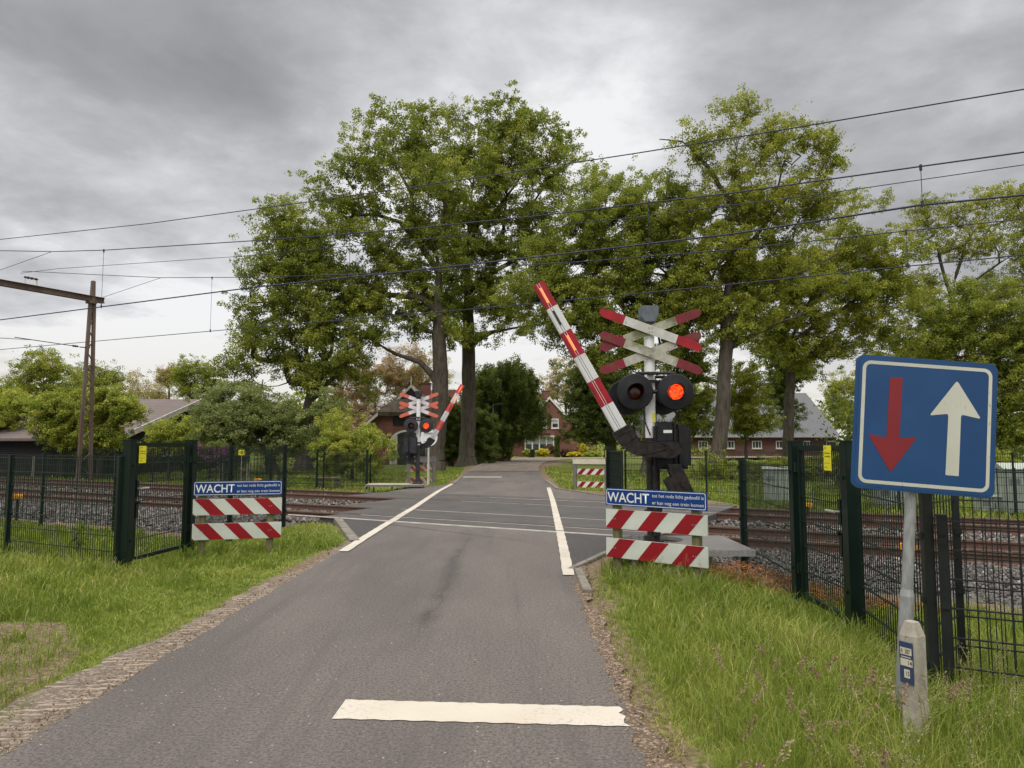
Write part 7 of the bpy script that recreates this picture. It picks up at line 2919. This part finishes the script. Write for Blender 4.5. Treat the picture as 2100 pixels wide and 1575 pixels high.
for i in range(95):
    u = rng.uniform(1250, 1470) if i < 22 else (rng.uniform(1800, 2080) if i < 62 else rng.uniform(1230, 2090))
    Yh = rng.uniform(7.3, 8.1) if i < 22 else rng.uniform(3.0, 4.6)
    x_ = PW(u, 907, Yh).x
    if road_mask(x_, Yh) < 0.45:
        continue
    stem(x_, Yh, rng.uniform(0.30, 0.50), rng.normal(0, 0.05), rng.normal(0, 0.04), 'airy', 0.75 + 0.2 * rng.rand(), 700 + i)
for i in range(30):
    x_, y_ = rng.uniform(-7.5, -3.2), rng.uniform(4.2, 9.5)
    stem(x_, y_, rng.uniform(0.25, 0.45), rng.normal(0, 0.07), rng.normal(0, 0.05), 'airy', 0.7 + 0.25 * rng.rand(), 900 + i)
o = np_mesh('grass_stems', np.concatenate(SV), [np.concatenate(SF)], M['grass'], tint=np.array(ST))
tag(o, 'thin flowering grass stems', 'grass', kind='stuff')
o = np_mesh('grass_seed_heads', np.concatenate(HV), [np.concatenate(HF)], M['seed'], tint=np.concatenate(HT))
tag(o, 'pinkish and pale seed heads above the grass', 'grass', kind='stuff')

# dead fern heap beside the platform and along the ballast foot
rng = np.random.RandomState(46)
n = 26000
s_ = rng.uniform(-2.4, 9, n)
c_ = rng.normal(8.75, 0.26, n)
x, y = TD.x * s_ + ND.x * c_, TD.y * s_ + ND.y * c_
ok = (x > 2.35) & (rng.rand(n) < np.clip(1.2 - 0.06 * s_, 0.3, 1))
x, y = x[ok], y[ok]
hp = 0.05 + 0.30 * np.exp(-((x - 2.75) ** 2 + (y - 8.5) ** 2) / 0.35) + 0.16 * np.exp(-((x - 3.5) ** 2 + (y - 8.0) ** 2) / 0.25)
C = np.stack([x, y, hgt(x, y) + hp * rng.uniform(0, 1, len(x)) ** 0.8], -1)
Vq = leaf_quads(rng, C, 0.075, aspect=0.12)
o = np_mesh('dead_fern', Vq, [np.arange(len(C) * 4).reshape(-1, 4)], M['bracken'], tint=np.clip(rng.normal(0.5, 0.22, len(C)), 0, 1))
tag(o, 'rusty brown dead fern and litter along the ballast foot', 'dead fern', kind='stuff')

# litter, twigs and grit along the edges of the asphalt
rng = np.random.RandomState(47)
n = 9000
y = 1.6 * (10.5 / 1.6) ** rng.rand(n)
left = rng.rand(n) < 0.45
gw = gravel_w(y)
xr = np.interp(y, [0, 6, 8.2, 9.3, 10.5], [0.64, 0.65, 0.69, 0.74, 0.95])
x = np.where(left, -2.56 - np.abs(rng.normal(0, 1, n)) * gw * 0.7, xr + np.abs(rng.normal(0.06, 0.16, n)) - 0.08)
z_ = np.maximum(hgt(x, y), -0.008) + 0.006
C = np.stack([x, y, z_], -1)
V = leaf_quads(rng, C, 0.012, aspect=0.45)
V[:, 2] = np.repeat(C[:, 2], 4) + (V[:, 2] - np.repeat(C[:, 2], 4)) * 0.35 + 0.002
n2 = 420
yy = 1.8 * (12 / 1.8) ** rng.rand(n2)
xx = rng.uniform(-2.5, 0.6, n2)
C2 = np.stack([xx, yy, np.full(n2, 0.006)], -1)
V2 = leaf_quads(rng, C2, 0.013, aspect=0.4)
V2[:, 2] = 0.006 + np.abs(V2[:, 2] - 0.006) * 0.3
VV = np.concatenate([V, V2])
o = np_mesh('litter', VV, [np.arange(len(VV)).reshape(-1, 4)], M['litter'], tint=np.concatenate([rng.beta(2, 2, n), rng.uniform(0.6, 1, n2)]))
tag(o, 'dry leaf litter and grit scattered along the road edges', 'litter', kind='stuff')
# crumbled asphalt and pebbles along the left ridge and the right edge
n = 2600
y = 2.0 * (11 / 2.0) ** rng.rand(n)
left = rng.rand(n) < 0.6
x = np.where(left, -2.60 - rng.uniform(-0.02, 0.16, n) - (rng.rand(n) < 0.35) * rng.uniform(0, 0.6, n) * gravel_w(y), np.interp(y, [0, 6, 8.2, 9.3, 10.5], [0.64, 0.65, 0.69, 0.74, 0.95]) + rng.uniform(-0.03, 0.22, n))
r_ = rng.uniform(0.003, 0.009, n)
Vs = base_oct = np.array([(1, 0, 0), (-1, 0, 0), (0, 1, 0), (0, -1, 0), (0, 0, 1), (0, 0, -1)], float)[None] * r_[:, None, None] * rng.uniform(0.6, 1.2, (n, 6, 1))
Vs = Vs + np.stack([x, y, np.full(n, 0.0) + r_ * 0.3], -1)[:, None, :]
fs = (np.arange(n) * 6)[:, None, None] + fi[None]
o = np_mesh('edge_grit', Vs.reshape(-1, 3), [fs.reshape(-1, 3)], M['litter'], tint=np.repeat(rng.uniform(0.15, 0.9, n), 8))
tag(o, 'pebbles and crumbled asphalt along the road edges', 'grit', kind='stuff')

# broad-leaved weeds at the fence feet
rng = np.random.RandomState(48)
for i, (u, v, lab) in enumerate(((160, 1135, 'tall dark weed growing through the low left fence'),)):
    p = G(u, v)
    n = 160 if i == 0 else 70
    hh = 0.42 if i == 0 else 0.12
    C = np.stack([rng.normal(0, 0.05 + 0.04 * (i != 0), n), rng.normal(0, 0.05 + 0.04 * (i != 0), n), rng.uniform(0, hh, n)], -1)
    o = np_mesh('weed', leaf_quads(rng, C, 0.06 if i == 0 else 0.085, aspect=0.5), [np.arange(n * 4).reshape(-1, 4)], M['darkleaf' if i == 0 else 'bright'], tint=rng.rand(n))
    o.location = (p.x, p.y, hz(p.x, p.y))
    tag(o, lab, 'weed')
